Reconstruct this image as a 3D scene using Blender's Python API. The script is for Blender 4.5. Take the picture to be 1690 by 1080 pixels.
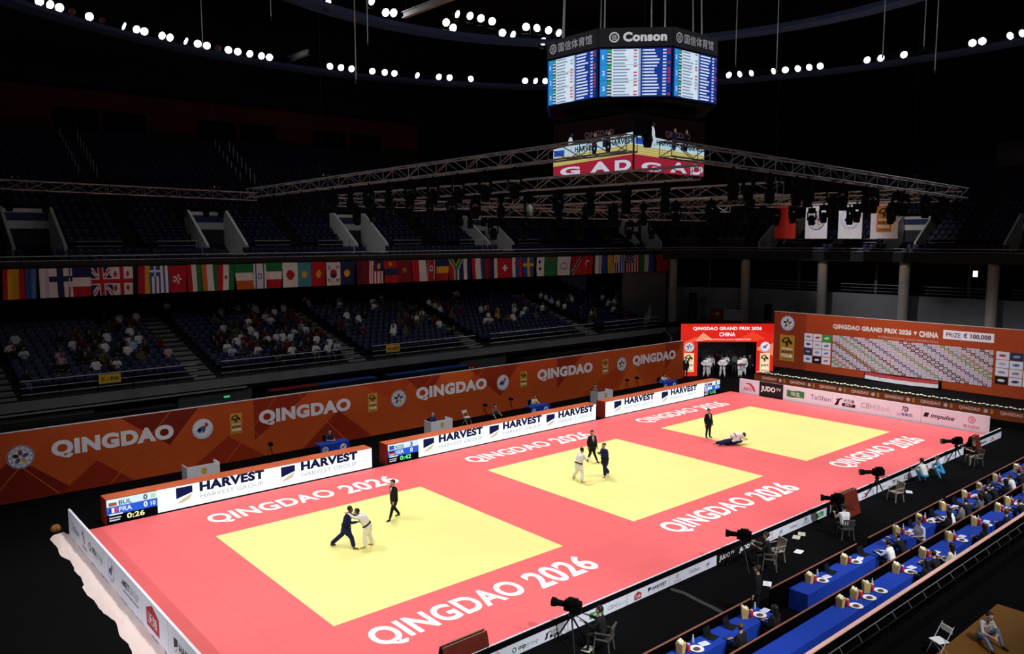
import bpy, bmesh, math, random
import numpy as np
from mathutils import Vector, Matrix

for _o in list(bpy.data.objects):
    bpy.data.objects.remove(_o)
SC = bpy.context.scene
COL = SC.collection
R = math.radians

# ------------------------------------------------------------------ camera
cam_d = bpy.data.cameras.new('camera')
cam_d.sensor_width = 36.0
cam_d.lens = 1316.6 / 1690 * 36
cam_d.clip_end = 400
cam = bpy.data.objects.new('camera', cam_d)
COL.objects.link(cam)
_yaw, _pit, _rol = R(49.4624), R(-6.4079), R(-0.0968)
_f = Vector((math.cos(_pit) * math.cos(_yaw), math.cos(_pit) * math.sin(_yaw), math.sin(_pit)))
_r = _f.cross(Vector((0, 0, 1))).normalized()
_u = _r.cross(_f)
_r2 = math.cos(_rol) * _r + math.sin(_rol) * _u
_u2 = -math.sin(_rol) * _r + math.cos(_rol) * _u
_m = Matrix((_r2, _u2, -_f)).transposed().to_4x4()
_m.translation = Vector((-11.2025, -21.7131, 12.0945))
cam.matrix_world = _m
SC.camera = cam

# ------------------------------------------------------------------ view, world, large lights
SC.view_settings.view_transform = 'Standard'
SC.view_settings.look = 'None'
SC.view_settings.gamma = 1.0
SC.view_settings.exposure = 0.0
SC.view_settings.use_curve_mapping = False
world = bpy.data.worlds.new('arena_air')
SC.world = world
world.use_nodes = True
world.node_tree.nodes['Background'].inputs[0].default_value = (0.55, 0.62, 0.8, 1)
world.node_tree.nodes['Background'].inputs[1].default_value = 0.004


def spot(name, loc, target, power, angle, blend=0.6, radius=0.35, color=(1, 0.97, 0.93)):
    d = bpy.data.lights.new(name, 'SPOT')
    d.energy = power
    d.spot_size = R(angle)
    d.spot_blend = blend
    d.shadow_soft_size = radius
    d.color = color
    o = bpy.data.objects.new(name, d)
    COL.objects.link(o)
    o.location = loc
    o.rotation_euler = (Vector(target) - Vector(loc)).to_track_quat('-Z', 'Y').to_euler()
    return o


# lamps of the rig above the mats
for lx, ly, pw in ((-0.5, 1, 2500), (-0.5, 12, 4050), (9.5, 1, 1650), (9.5, 12, 3450), (19.2, 1, 2500), (19.2, 12, 4350), (29, 1, 1200), (29, 12, 3000), (38.6, 1, 2900), (38.6, 12, 4300)):
    spot('competition_spotlight', (lx, ly, 13.4), (lx, ly * 0.8 + 1.0, 0), pw, 112, 0.9, 0.5)
# floodlights of the roof ring: wash over stands, walls and rig
for a, pw in ((105, 1000), (70, 1000), (35, 1000), (0, 1000), (140, 1000), (-35, 1800), (-70, 2000), (-105, 2000), (-140, 2000), (175, 2400), (205, 2400)):
    rx, ry = 19 + 35 * math.cos(R(a)), 5 + 35 * math.sin(R(a))
    opp = (19 + 6 * math.cos(R(a)), 5 + 6 * math.sin(R(a)), 0)
    spot('ring_floodlight_beam', (rx, ry, 26.9), opp, pw, 108 if pw > 1500 else 100, 0.9, 0.5, (0.93, 0.96, 1.0))
# near-side beams; then added, unseen spots brightening left boards, stage and arch
for x in (1, 10, 19, 28, 37):
    spot('near_side_beam', (x, -29, 26), (x + 1, -7.5, 0), 34000, 30, 1.0, 0.4, (0.95, 0.96, 1.0))
for y in (-1, 9):
    spot('added_left_board_spot', (-24, y, 20), (-5.6, y - 1, 0), 13500, 36, 1.0, 0.4, (0.95, 0.95, 1.0))
for x, y, tx, ty, pw, an in ((35, 1, 49, 0, 17000, 52), (35, 11, 49, 9, 17000, 52), (33, 8, 47, 18.4, 15000, 24)):
    spot('added_stage_spot', (x, y, 26), (tx, ty, 2.0), pw, an, 1.0, 0.4, (0.97, 0.96, 1.0))

spot('added_banner_spot', (32, 12.5, 22), (54, 12.5, 13.2), 9000, 26, 1.0, 0.3, (0.97, 0.97, 1.0))  # added unseen lamp, only there to brighten the far-end banners

# ------------------------------------------------------------------ materials (all procedural)
_MATS = {}


def srgb(h):
    h = h.lstrip('#')
    c = [int(h[i:i + 2], 16) / 255 for i in (0, 2, 4)]
    return tuple((x / 12.92 if x <= 0.04045 else ((x + 0.055) / 1.055) ** 2.4) for x in c)


def mat(name, col, rough=0.6, metal=0.0, emit=0.0, var=0.08, scale=3.0, bump=0.0, bscale=40.0, spec=0.3, rnd=0.0, coat=0.0):
    """Procedural Principled material: the base colour is varied by a noise and, with rnd, per object."""
    key = name
    if key in _MATS:
        return _MATS[key]
    if isinstance(col, str):
        col = srgb(col)
    m = bpy.data.materials.new(name)
    m.use_nodes = True
    nt = m.node_tree
    b = nt.nodes['Principled BSDF']
    b.inputs['Roughness'].default_value = rough
    b.inputs['Metallic'].default_value = metal
    b.inputs['Specular IOR Level'].default_value = spec
    tc = nt.nodes.new('ShaderNodeTexCoord')
    nz = nt.nodes.new('ShaderNodeTexNoise')
    nz.inputs['Scale'].default_value = scale
    nz.inputs['Detail'].default_value = 2
    nt.links.new(tc.outputs['Object'], nz.inputs['Vector'])
    mx = nt.nodes.new('ShaderNodeMix')
    mx.data_type = 'RGBA'
    mx.inputs[6].default_value = tuple(c * (1 - var) for c in col) + (1,)
    mx.inputs[7].default_value = tuple(min(1, c * (1 + var)) for c in col) + (1,)
    nt.links.new(nz.outputs['Fac'], mx.inputs[0])
    out = mx.outputs[2]
    if rnd:
        oi = nt.nodes.new('ShaderNodeObjectInfo')
        mr = nt.nodes.new('ShaderNodeMapRange')
        mr.inputs[3].default_value = 1 - rnd
        mr.inputs[4].default_value = 1 + rnd
        nt.links.new(oi.outputs['Random'], mr.inputs[0])
        hs = nt.nodes.new('ShaderNodeHueSaturation')
        nt.links.new(mr.outputs[0], hs.inputs['Value'])
        nt.links.new(out, hs.inputs['Color'])
        out = hs.outputs['Color']
    nt.links.new(out, b.inputs['Base Color'])
    if bump:
        n2 = nt.nodes.new('ShaderNodeTexNoise')
        n2.inputs['Scale'].default_value = bscale
        nt.links.new(tc.outputs['Object'], n2.inputs['Vector'])
        bp = nt.nodes.new('ShaderNodeBump')
        bp.inputs['Strength'].default_value = bump
        nt.links.new(n2.outputs['Fac'], bp.inputs['Height'])
        nt.links.new(bp.outputs['Normal'], b.inputs['Normal'])
    if emit:
        nt.links.new(out, b.inputs['Emission Color'])
        b.inputs['Emission Strength'].default_value = emit
    _MATS[key] = m
    return m


def ink(col):
    """printed colour"""
    return mat('print_' + col.lstrip('#'), col, rough=0.55, var=0.03)


def led(col, s=1.0):
    """pixel colour of a lit LED screen: emits, with a dark base"""
    key = 'led_%s_%g' % (col.lstrip('#'), s)
    if key in _MATS:
        return _MATS[key]
    m = bpy.data.materials.new(key)
    m.use_nodes = True
    nt = m.node_tree
    b = nt.nodes['Principled BSDF']
    b.inputs['Base Color'].default_value = (0.002, 0.002, 0.002, 1)
    b.inputs['Specular IOR Level'].default_value = 0.0
    b.inputs['Roughness'].default_value = 0.5
    tc = nt.nodes.new('ShaderNodeTexCoord')
    nz = nt.nodes.new('ShaderNodeTexNoise')
    nz.inputs['Scale'].default_value = 2.0
    nt.links.new(tc.outputs['Object'], nz.inputs['Vector'])
    mr = nt.nodes.new('ShaderNodeMapRange')
    mr.inputs[3].default_value = 0.95 * s
    mr.inputs[4].default_value = 1.05 * s
    nt.links.new(nz.outputs['Fac'], mr.inputs[0])
    nt.links.new(mr.outputs[0], b.inputs['Emission Strength'])
    b.inputs['Emission Color'].default_value = srgb(col) + (1,)
    _MATS[key] = m
    return m


# ------------------------------------------------------------------ mesh building
class MB:
    def __init__(self):
        self.v, self.f, self.m = [], [], []
        self.M = None

    def add(self, vs, fs, mi=0):
        o = len(self.v)
        if self.M is not None:
            vs = [tuple(self.M @ Vector(p)) for p in vs]
        self.v.extend([tuple(p) for p in vs])
        self.f.extend([tuple(o + i for i in f) for f in fs])
        self.m.extend([mi] * len(fs))
        return self

    def box(self, x0, x1, y0, y1, z0, z1, mi=0):
        vs = [(x0, y0, z0), (x1, y0, z0), (x1, y1, z0), (x0, y1, z0), (x0, y0, z1), (x1, y0, z1), (x1, y1, z1), (x0, y1, z1)]
        return self.add(vs, [(0, 3, 2, 1), (4, 5, 6, 7), (0, 1, 5, 4), (1, 2, 6, 5), (2, 3, 7, 6), (3, 0, 4, 7)], mi)

    def cbox(self, x0, x1, y0, y1, z0, z1, c, mi=0):
        """box with chamfered top edge and vertical corners"""
        vs, fs = [], []
        for z, k in ((z0, 0), (z1 - c, 0), (z1, c)):
            a, b, d, e = x0 + k, x1 - k, y0 + k, y1 - k
            vs += [(a + c, d, z), (b - c, d, z), (b, d + c, z), (b, e - c, z), (b - c, e, z), (a + c, e, z), (a, e - c, z), (a, d + c, z)]
        for r in (0, 8):
            for i in range(8):
                j = (i + 1) % 8
                fs.append((r + i, r + j, r + 8 + j, r + 8 + i))
        fs.append(tuple(range(16, 24)))
        fs.append(tuple(reversed(range(8))))
        return self.add(vs, fs, mi)

    def quad(self, pts, mi=0):
        return self.add(pts, [tuple(range(len(pts)))], mi)

    def tube(self, p0, p1, r0, r1=None, n=8, mi=0, cap=True):
        r1 = r0 if r1 is None else r1
        p0, p1 = Vector(p0), Vector(p1)
        d = (p1 - p0)
        if d.length < 1e-9:
            return self
        d.normalize()
        a = d.cross(Vector((0, 0, 1)))
        if a.length < 1e-4:
            a = Vector((1, 0, 0))
        a.normalize()
        b = d.cross(a)
        vs = []
        for p, r in ((p0, r0), (p1, r1)):
            for i in range(n):
                t = 2 * math.pi * i / n
                vs.append(p + a * (r * math.cos(t)) + b * (r * math.sin(t)))
        fs = [(i, (i + 1) % n, n + (i + 1) % n, n + i) for i in range(n)]
        if cap:
            fs.append(tuple(reversed(range(n))))
            fs.append(tuple(range(n, 2 * n)))
        return self.add(vs, fs, mi)

    def path(self, pts, r, n=6, mi=0):
        for a, b in zip(pts[:-1], pts[1:]):
            self.tube(a, b, r, n=n, mi=mi)
        return self

    def ball(self, c, rx, ry=None, rz=None, n=10, m=6, mi=0):
        ry = rx if ry is None else ry
        rz = rx if rz is None else rz
        c = Vector(c)
        vs = [(c.x, c.y, c.z - rz)]
        for j in range(1, m):
            t = math.pi * j / m - math.pi / 2
            for i in range(n):
                a = 2 * math.pi * i / n
                vs.append((c.x + rx * math.cos(t) * math.cos(a), c.y + ry * math.cos(t) * math.sin(a), c.z + rz * math.sin(t)))
        vs.append((c.x, c.y, c.z + rz))
        fs = [(0, 1 + (i + 1) % n, 1 + i) for i in range(n)]
        for j in range(m - 2):
            for i in range(n):
                a = 1 + j * n
                fs.append((a + i, a + (i + 1) % n, a + n + (i + 1) % n, a + n + i))
        a = 1 + (m - 2) * n
        e = len(vs) - 1
        fs += [(a + i, a + (i + 1) % n, e) for i in range(n)]
        return self.add(vs, fs, mi)

    def prism(self, pts, h0, h1, ax='z', mi=0):
        """extrude a 2D outline between h0 and h1 along an axis (x: pts are y,z; y: x,z; z: x,y)"""
        n = len(pts)
        mk = {'z': lambda p, h: (p[0], p[1], h), 'y': lambda p, h: (p[0], h, p[1]), 'x': lambda p, h: (h, p[0], p[1])}[ax]
        vs = [mk(p, h0) for p in pts] + [mk(p, h1) for p in pts]
        fs = [(i, (i + 1) % n, n + (i + 1) % n, n + i) for i in range(n)] + [tuple(reversed(range(n))), tuple(range(n, 2 * n))]
        return self.add(vs, fs, mi)

    def lathe(self, prof, n=12, c=(0, 0, 0), mi=0):
        vs, fs = [], []
        for r, z in prof:
            for i in range(n):
                a = 2 * math.pi * i / n
                vs.append((c[0] + r * math.cos(a), c[1] + r * math.sin(a), c[2] + z))
        for k in range(len(prof) - 1):
            for i in range(n):
                j = (i + 1) % n
                fs.append((k * n + i, k * n + j, (k + 1) * n + j, (k + 1) * n + i))
        fs.append(tuple(reversed(range(n))))
        fs.append(tuple(range((len(prof) - 1) * n, len(prof) * n)))
        return self.add(vs, fs, mi)

    def mesh(self, name, mats, smooth=False):
        me = bpy.data.meshes.new(name)
        me.from_pydata(self.v, [], self.f)
        for m in (mats if isinstance(mats, (list, tuple)) else [mats]):
            me.materials.append(m)
        me.polygons.foreach_set('material_index', self.m)
        if smooth:
            me.polygons.foreach_set('use_smooth', [True] * len(self.f))
        me.validate()
        me.update()
        return me

    def build(self, name, mats, parent=None, smooth=False):
        return obj(name, self.mesh(name, mats, smooth), parent)


def obj(name, me, parent=None, loc=None, rz=None):
    o = bpy.data.objects.new(name, me)
    COL.objects.link(o)
    if parent is not None:
        o.parent = parent
    if loc is not None:
        o.location = loc
    if rz is not None:
        o.rotation_euler = (0, 0, rz)
    return o


def tag(o, label=None, cat=None, group=None, kind=None):
    if label:
        o['label'] = label
    if cat:
        o['category'] = cat
    if group:
        o['group'] = group
    if kind:
        o['kind'] = kind
    return o


def thing(name, label, cat, loc=(0, 0, 0), rz=0.0, group=None):
    o = bpy.data.objects.new(name, None)
    o.empty_display_size = 0.1
    COL.objects.link(o)
    o.location = loc
    o.rotation_euler = (0, 0, rz)
    return tag(o, label, cat, group)


def dup(root, loc, rz=0.0, label=None, group=None):
    r = root.copy()
    COL.objects.link(r)
    r.location = loc
    r.rotation_euler = (0, 0, rz)
    if label:
        r['label'] = label
    if group:
        r['group'] = group
    for ch in KIDS.get(root.name, ()):
        c = ch.copy()
        COL.objects.link(c)
        c.parent = r
        for g in KIDS.get(ch.name, ()):
            d = g.copy()
            COL.objects.link(d)
            d.parent = c
    return r


KIDS = {}


def remember(root):
    KIDS[root.name] = list(root.children)
    for c in root.children:
        if c.children:
            KIDS[c.name] = list(c.children)
    return root


# ------------------------------------------------------------------ lettering and flat print
_TXT = {}


def glyphs(s, bold=0.0, shear=0.0):
    if any(ord(c) > 0x2e80 for c in s):
        bold = min(bold, 0.004)
    key = (s, bold, shear)
    if key not in _TXT:
        cu = bpy.data.curves.new('lettering', 'FONT')
        cu.body = s
        cu.resolution_u = 6 if len(s) < 9 else 3
        cu.offset = bold
        cu.shear = shear
        cu.space_character = 1.0 + max(0.0, bold) * 1.6
        o = bpy.data.objects.new('lettering', cu)
        COL.objects.link(o)
        dg = bpy.context.evaluated_depsgraph_get()
        me = bpy.data.meshes.new_from_object(o.evaluated_get(dg))
        vs = [(v.co.x, v.co.y) for v in me.vertices]
        fs = [tuple(p.vertices) for p in me.polygons]
        bpy.data.objects.remove(o)
        bpy.data.curves.remove(cu)
        bpy.data.meshes.remove(me)
        if not vs:
            vs, fs = [(0, 0), (1, 0), (1, 1)], [(0, 1, 2)]
        x0, x1 = min(v[0] for v in vs), max(v[0] for v in vs)
        y0, y1 = min(v[1] for v in vs), max(v[1] for v in vs)
        _TXT[key] = ([((x - x0) / (x1 - x0), (y - y0) / (y1 - y0)) for x, y in vs], fs, (x1 - x0) / (y1 - y0))
    return _TXT[key]


class Decal:
    """flat print on a surface: origin, u and v axes in metres, later shapes lie a little higher"""

    def __init__(self, o, u, v, lit=0.0, lift=0.004):
        self.o, self.u, self.v = Vector(o), Vector(u).normalized(), Vector(v).normalized()
        self.n = self.u.cross(self.v)
        self.lit, self.lift = lit, lift
        self.k = 1
        self.mats, self.idx = [], {}
        self.mb = MB()

    def mi(self, c):
        if c not in self.idx:
            self.idx[c] = len(self.mats)
            self.mats.append(led(c, self.lit) if self.lit else ink(c))
        return self.idx[c]

    def P(self, x, y):
        return self.o + self.u * x + self.v * y + self.n * (self.lift * self.k)

    def poly(self, pts, c, up=1):
        self.mb.add([self.P(*p) for p in pts], [tuple(range(len(pts)))], self.mi(c))
        return self

    def layer(self, d=1):
        self.k += d
        return self

    def rect(self, x0, x1, y0, y1, c):
        return self.poly([(x0, y0), (x1, y0), (x1, y1), (x0, y1)], c)

    def disc(self, x, y, r, c, n=24, ry=None):
        ry = r if ry is None else ry
        return self.poly([(x + r * math.cos(2 * math.pi * i / n), y + ry * math.sin(2 * math.pi * i / n)) for i in range(n)], c)

    def ell(self, x, y, a, b, ang, c, n=14):
        ca, sa = math.cos(ang), math.sin(ang)
        return self.poly([(x + a * math.cos(t) * ca - b * math.sin(t) * sa, y + a * math.cos(t) * sa + b * math.sin(t) * ca) for t in [2 * math.pi * i / n for i in range(n)]], c)

    def ring(self, x, y, r0, r1, c, n=28):
        for i in range(n):
            a, b = 2 * math.pi * i / n, 2 * math.pi * (i + 1) / n
            self.poly([(x + r0 * math.cos(a), y + r0 * math.sin(a)), (x + r1 * math.cos(a), y + r1 * math.sin(a)),
                       (x + r1 * math.cos(b), y + r1 * math.sin(b)), (x + r0 * math.cos(b), y + r0 * math.sin(b))], c)
        return self

    def text(self, s, x, y, w, h, c, bold=0.0, shear=0.0):
        """fit the words into the box x..x+w, y..y+h; w or h None keeps proportion"""
        vs, fs, asp = glyphs(s, bold, shear)
        if w is None:
            w = h * asp
        if h is None:
            h = w / asp
        self.mb.add([self.P(x + a * w, y + b * h) for a, b in vs], fs, self.mi(c))
        return self

    def build(self, name, parent=None):
        if not self.mb.f:
            return None
        return self.mb.build(name, self.mats, parent)


ORD = ['first', 'second', 'third', 'fourth', 'fifth', 'sixth', 'seventh', 'eighth', 'ninth', 'tenth', 'eleventh', 'twelfth', 'thirteenth',
       'fourteenth', 'fifteenth', 'sixteenth', 'seventeenth', 'eighteenth', 'nineteenth', 'twentieth', 'twenty-first', 'twenty-second',
       'twenty-third', 'twenty-fourth', 'twenty-fifth', 'twenty-sixth', 'twenty-seventh', 'twenty-eighth', 'twenty-ninth', 'thirtieth']
ORD += ['thirty-' + q for q in ORD[:9]] + ['fortieth'] + ['forty-' + q for q in ORD[:9]] + ['fiftieth']

# common materials
M_FLOOR = mat('black_arena_floor', (0.0018, 0.0018, 0.0022), 0.9, var=0.2, scale=0.6, spec=0.05)
M_BLACK = mat('matte_black', (0.0025, 0.0025, 0.003), 0.8, spec=0.06)
M_DARKMETAL = mat('black_metal', (0.008, 0.008, 0.009), 0.5, metal=0.2, spec=0.2)
M_ALU = mat('aluminium_tube', (0.16, 0.16, 0.17), 0.4, metal=0.2, spec=0.5, var=0.1)
M_STEEL = mat('brushed_steel_rail', (0.72, 0.73, 0.75), 0.35, metal=0.3, spec=0.6)
M_CONC = mat('grey_concrete', (0.16, 0.16, 0.17), 0.8, var=0.15, scale=1.5)
M_CONC_D = mat('dark_concrete', (0.045, 0.045, 0.05), 0.8, var=0.2, scale=1.2)
M_WHITEWALL = mat('white_painted_wall', (0.85, 0.85, 0.83), 0.7, var=0.05)
M_WHITE = mat('white_board', (0.80, 0.82, 0.90), 0.5, var=0.03)
M_SEAT = mat('dark_blue_seat_plastic', (0.007, 0.010, 0.06), 0.5, var=0.1, spec=0.35)
# ================================================================== floor and competition mat
fl = MB().box(-40, 75, -40, 60, -0.35, -0.05).build('floor', M_FLOOR)
tag(fl, kind='structure')

M_RED = mat('red_tatami', (0.90, 0.148, 0.158), 0.62, var=0.04, scale=0.5, rnd=0.022, spec=0.25, bump=0.02, bscale=300)
M_YEL = mat('yellow_tatami', (0.93, 0.86, 0.31), 0.62, var=0.03, scale=0.5, rnd=0.012, spec=0.25, bump=0.02, bscale=300)
XB = [-3.8, 0.0, 10.0, 14.2, 24.2, 28.4, 38.4, 42.2]
YB = [-4.2, 0.0, 10.0, 14.2]
_tiles = {}


def tile_mesh(w, d, m):
    key = (round(w, 4), round(d, 4), m.name)
    if key not in _tiles:
        g = 0.0014
        _tiles[key] = MB().cbox(-w / 2 + g, w / 2 - g, -d / 2 + g, d / 2 - g, -0.05, 0.0, 0.003).mesh('tile', m)
    return _tiles[key]


red_mat = thing('tatami_safety_area', 'red tatami safety area around the three yellow contest squares', 'judo mat')
names = ['nearest the pale fabric heap', 'in the middle of the hall', 'nearest the stage']
for i in range(7):
    for j in range(3):
        x0, x1, y0, y1 = XB[i], XB[i + 1], YB[j], YB[j + 1]
        yel = (j == 1 and i in (1, 3, 5))
        if yel:
            par = thing('tatami_contest_area', 'yellow square contest mat ' + names[i // 2], 'judo mat', group='yellow contest mats')
        else:
            par = red_mat
        nx = max(1, round((x1 - x0) / 2))
        ny = max(1, round((y1 - y0) / 1))
        w, d = (x1 - x0) / nx, (y1 - y0) / ny
        me = tile_mesh(w, d, M_YEL if yel else M_RED)
        for a in range(nx):
            for b in range(ny):
                obj('tile', me, par, (x0 + (a + 0.5) * w, y0 + (b + 0.5) * d, 0))
for x0 in (0.45, 14.5, 28.7):
    for y in (-2.35, 11.25):
        d = Decal((x0, y, 0), (1, 0, 0), (0, 1, 0), lift=0.003)
        d.text('QINGDAO', 0, 0, 5.9, 1.42, '#ffffff', 0.03)
        d.text('2026', 6.35, 0.0, 2.95, 1.42, '#ffffff', 0.03)
        o = d.build('lettering', red_mat)
        o['label'] = 'white QINGDAO 2026 lettering on the red mat'

# black edging strip of the mat
edge = MB()
for a, b, c, d in ((-3.86, 42.26, -4.26, -4.2), (-3.86, 42.26, 14.2, 14.26), (-3.86, -3.8, -4.2, 14.2), (42.2, 42.26, -4.2, 14.2)):
    edge.box(a, b, c, d, -0.05, -0.004)
edge.build('edge_strip', M_BLACK, red_mat)

# ================================================================== LED boards along the far side
M_ORANGE = mat('orange_board_cover', (0.62, 0.13, 0.05), 0.55, var=0.35, scale=0.5)
M_ORANGE_D = mat('deep_red_board_end', (0.30, 0.03, 0.015), 0.55, var=0.2, scale=0.7)


def harvest(d, x, w, scale=1.0, txt=True):
    """square logo + HARVEST + HARVEST GROUP, from x over width w (all metres), board height ~1"""
    s = 0.72
    y0 = 0.27
    d.poly([(x, y0 + 0.22), (x, y0 + s), (x + s, y0 + s), (x + s, y0 + 0.42)], '#181c4a')
    d.poly([(x, y0), (x + s * 0.45, y0 + 0.2), (x + s, y0 + 0.36), (x + s * 0.8, y0 + 0.12), (x + s * 0.4, y0 + 0.02)], '#dccba6')
    d.text('HARVEST', x + s + 0.32, y0 + 0.36, w - s - 0.32, 0.44, '#15193f', 0.055)
    d.text('HARVEST GROUP', x + s + 0.34, y0 + 0.04, w - s - 0.4, 0.2, '#b4b8c2', 0.0)


def scoreboard_panel(d, x0, x1, a, b, s1, s2, t, tc, fl1, fl2, pen=True, weight=True):
    W = x1 - x0
    d.rect(x0, x1, 0.74, 1.06, '#dff3fb')
    d.rect(x0, x0 + W, 0.38, 0.74, '#2f62d8')
    d.rect(x0, x0 + W * 0.45, 0.56, 0.74, '#7ea9ee')
    d.rect(x0, x1, 0.05, 0.38, '#05060c')
    d.layer()
    for (yy, f) in ((0.77, fl1), (0.46, fl2)):
        for k, c in enumerate(f[1:]):
            n = len(f) - 1
            if f[0] == 'h':
                d.rect(x0 + 0.08, x0 + 0.4, yy + 0.22 * (n - 1 - k) / n, yy + 0.22 * (n - k) / n, c)
            else:
                d.rect(x0 + 0.08 + 0.32 * k / n, x0 + 0.08 + 0.32 * (k + 1) / n, yy, yy + 0.22, c)
    d.text(a, x0 + 0.48, 0.77, 0.52, 0.19, '#2a3350', 0.02)
    d.text(b, x0 + 0.48, 0.47, 0.52, 0.2, '#f2f6ff', 0.02)
    d.text(s1, x0 + W * 0.72, 0.77, 0.16, 0.24, '#1c2546', 0.03)
    d.text(s2, x0 + W * 0.72, 0.45, 0.16, 0.24, '#ffffff', 0.03)
    if pen:
        d.rect(x0 + W * 0.87, x0 + W * 0.97, 0.79, 0.98, '#bfe6b8')
        d.text('10', x0 + W * 0.86, 0.46, 0.2, 0.2, '#ffffff', 0.03)
    d.text(t, x0 + W * 0.38, 0.1, 0.72, 0.24, tc, 0.03)
    d.rect(x0 + 0.08, x0 + 0.62, 0.36, 0.42, '#e8f0ff')
    d.rect(x0 + 0.08, x0 + 0.55, 0.22, 0.27, '#c8d0dc')
    d.rect(x0 + 0.08, x0 + 0.5, 0.11, 0.17, '#c8d0dc')


def led_board(x0, x1, y, label, items, score, score_at):
    t = thing('led_advertising_board', label, 'advertising board', ((x0 + x1) / 2, y, -0.05), group='LED boards beside the mat')
    h, w = 1.14, x1 - x0
    lx = -w / 2
    b = MB()
    b.box(lx, lx + w, 0.02, 0.78, 0.02, h - 0.03)
    b.build('cabinet', M_BLACK, t)
    # cover of orange panels on top
    n = max(3, round(w / 3.2))
    for k in range(n):
        MB().box(lx + w * k / n + 0.003, lx + w * (k + 1) / n - 0.003, 0.0, 0.8, h - 0.03, h).build('cover_panel', M_ORANGE, t)
    MB().box(lx - 0.015, lx, 0.0, 0.8, 0.0, h).build('end_panel', M_ORANGE_D, t)
    MB().box(lx + w, lx + w + 0.015, 0.0, 0.8, 0.0, h).build('end_panel', M_ORANGE_D, t)
    MB().box(lx, lx + w, -0.01, 0.02, 0.0, 0.09).build('plinth', M_BLACK, t)
    s0, s1 = score_at
    sc = MB()
    a0, a1 = (s1, x1) if s0 <= x0 + 0.05 else (x0, s0)
    sc.box(a0 - (x0 + x1) / 2, a1 - (x0 + x1) / 2, -0.02, 0.02, 0.09, h - 0.03)
    scr = sc.build('screen', led('#f6fbfc', 1.12), t)
    d = Decal((-(x0 + x1) / 2, -0.02, 0.05), (1, 0, 0), (0, 0, 1), lit=1.0)
    for (hx, hw) in items:
        harvest(d, hx, hw)
    d.build('screen_picture', scr)
    ss = MB().box(s0 - (x0 + x1) / 2, s1 - (x0 + x1) / 2, -0.02, 0.02, 0.09, h - 0.03).build('score_screen', led('#05060c', 1.0), t)
    d = Decal((-(x0 + x1) / 2, -0.02, 0.05), (1, 0, 0), (0, 0, 1), lit=1.0)
    scoreboard_panel(d, s0, s1, *score)
    d.build('score_picture', ss)
    return t


led_board(-3.02, 9.85, 14.32, 'white LED board reading HARVEST twice with the BUL and FRA score', [(-0.15, 4.1), (4.8, 4.2)],
          ('BUL', 'FRA', '0', '0', '0:26', '#fff3b8', ('h', '#f2f2f2', '#3a8f5b', '#c43a3a'), ('v', '#2a3f9e', '#f4f4f4', '#d23b55')), (-3.0, -0.95))
led_board(10.8, 26.9, 14.29, 'long white LED board reading HARVEST three times with the KOS and GER score', [(13.1, 4.2), (17.8, 4.2), (22.4, 4.25)],
          ('KOS', 'GER', '3', '0', '0:42', '#7dfba0', ('h', '#2f49a6', '#4f66b8', '#2f49a6'), ('h', '#1b1b1b', '#cf3333', '#e7c24a'), False), (10.82, 12.78))
led_board(27.85, 40.85, 14.29, 'white LED board at the stage end reading HARVEST with the one-fifteen clock', [(28.7, 4.2), (33.75, 4.15)],
          ('--', '--', '-', '1', '1:15', '#7dfba0', ('h', '#4f9bd8', '#d24a55', '#5aa56a'), ('v', '#f4f4f4', '#d23b55', '#f4f4f4')), (38.8, 40.83))
# ================================================================== printed logos shared by many boards
def keep_layer(fn):
    def g(d, *a, **k):
        k0 = d.k
        fn(d, *a, **k)
        d.k = k0
    return g


@keep_layer
def logo_federation(d, x, y, r):
    d.disc(x, y, r, '#dfe3ec')
    d.layer()
    d.ring(x, y, r * 0.9, r * 0.97, '#27406e')
    d.ring(x, y, r * 0.62, r * 0.67, '#5a6f96')
    for k in range(12):
        a = 2 * math.pi * k / 12
        d.ell(x + 0.79 * r * math.cos(a), y + 0.79 * r * math.sin(a), r * 0.05, r * 0.1, a, '#6f7f9f', 8)
    cols = ['#8d2b2b', '#2a55b0', '#d8a92c', '#4d5a66', '#1d2736']
    for k, c in enumerate(cols):
        a = math.pi / 2 - 2 * math.pi * k / 5
        d.ell(x + 0.36 * r * math.cos(a), y + 0.36 * r * math.sin(a), r * 0.24, r * 0.17, a, c)
    d.layer()
    d.disc(x, y, r * 0.14, '#cfd6e4', 12)


@keep_layer
def logo_host(d, x, y, r):
    d.disc(x, y, r, '#e3e6f2')
    d.layer()
    d.ring(x, y, r * 0.93, r * 0.98, '#a8b2d6')
    for k in range(16):
        a = math.pi + math.pi * (k + 0.5) / 16
        d.ell(x + 0.82 * r * math.cos(a), y + 0.82 * r * math.sin(a), r * 0.05, r * 0.05, a, '#7d86b0', 6)
    d.ell(x - 0.18 * r, y + 0.02 * r, r * 0.42, r * 0.2, 0.5, '#4a5fa8')
    d.ell(x - 0.3 * r, y - 0.16 * r, r * 0.16, r * 0.26, 0.2, '#3d8fb5')
    d.ell(x + 0.1 * r, y - 0.12 * r, r * 0.14, r * 0.3, -0.4, '#5a4f92')
    d.layer()
    d.ell(x + 0.36 * r, y + 0.38 * r, r * 0.16, r * 0.22, 0.5, '#c2343c')
    d.ell(x + 0.22 * r, y + 0.2 * r, r * 0.1, r * 0.1, 0.5, '#b34d6a')


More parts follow.
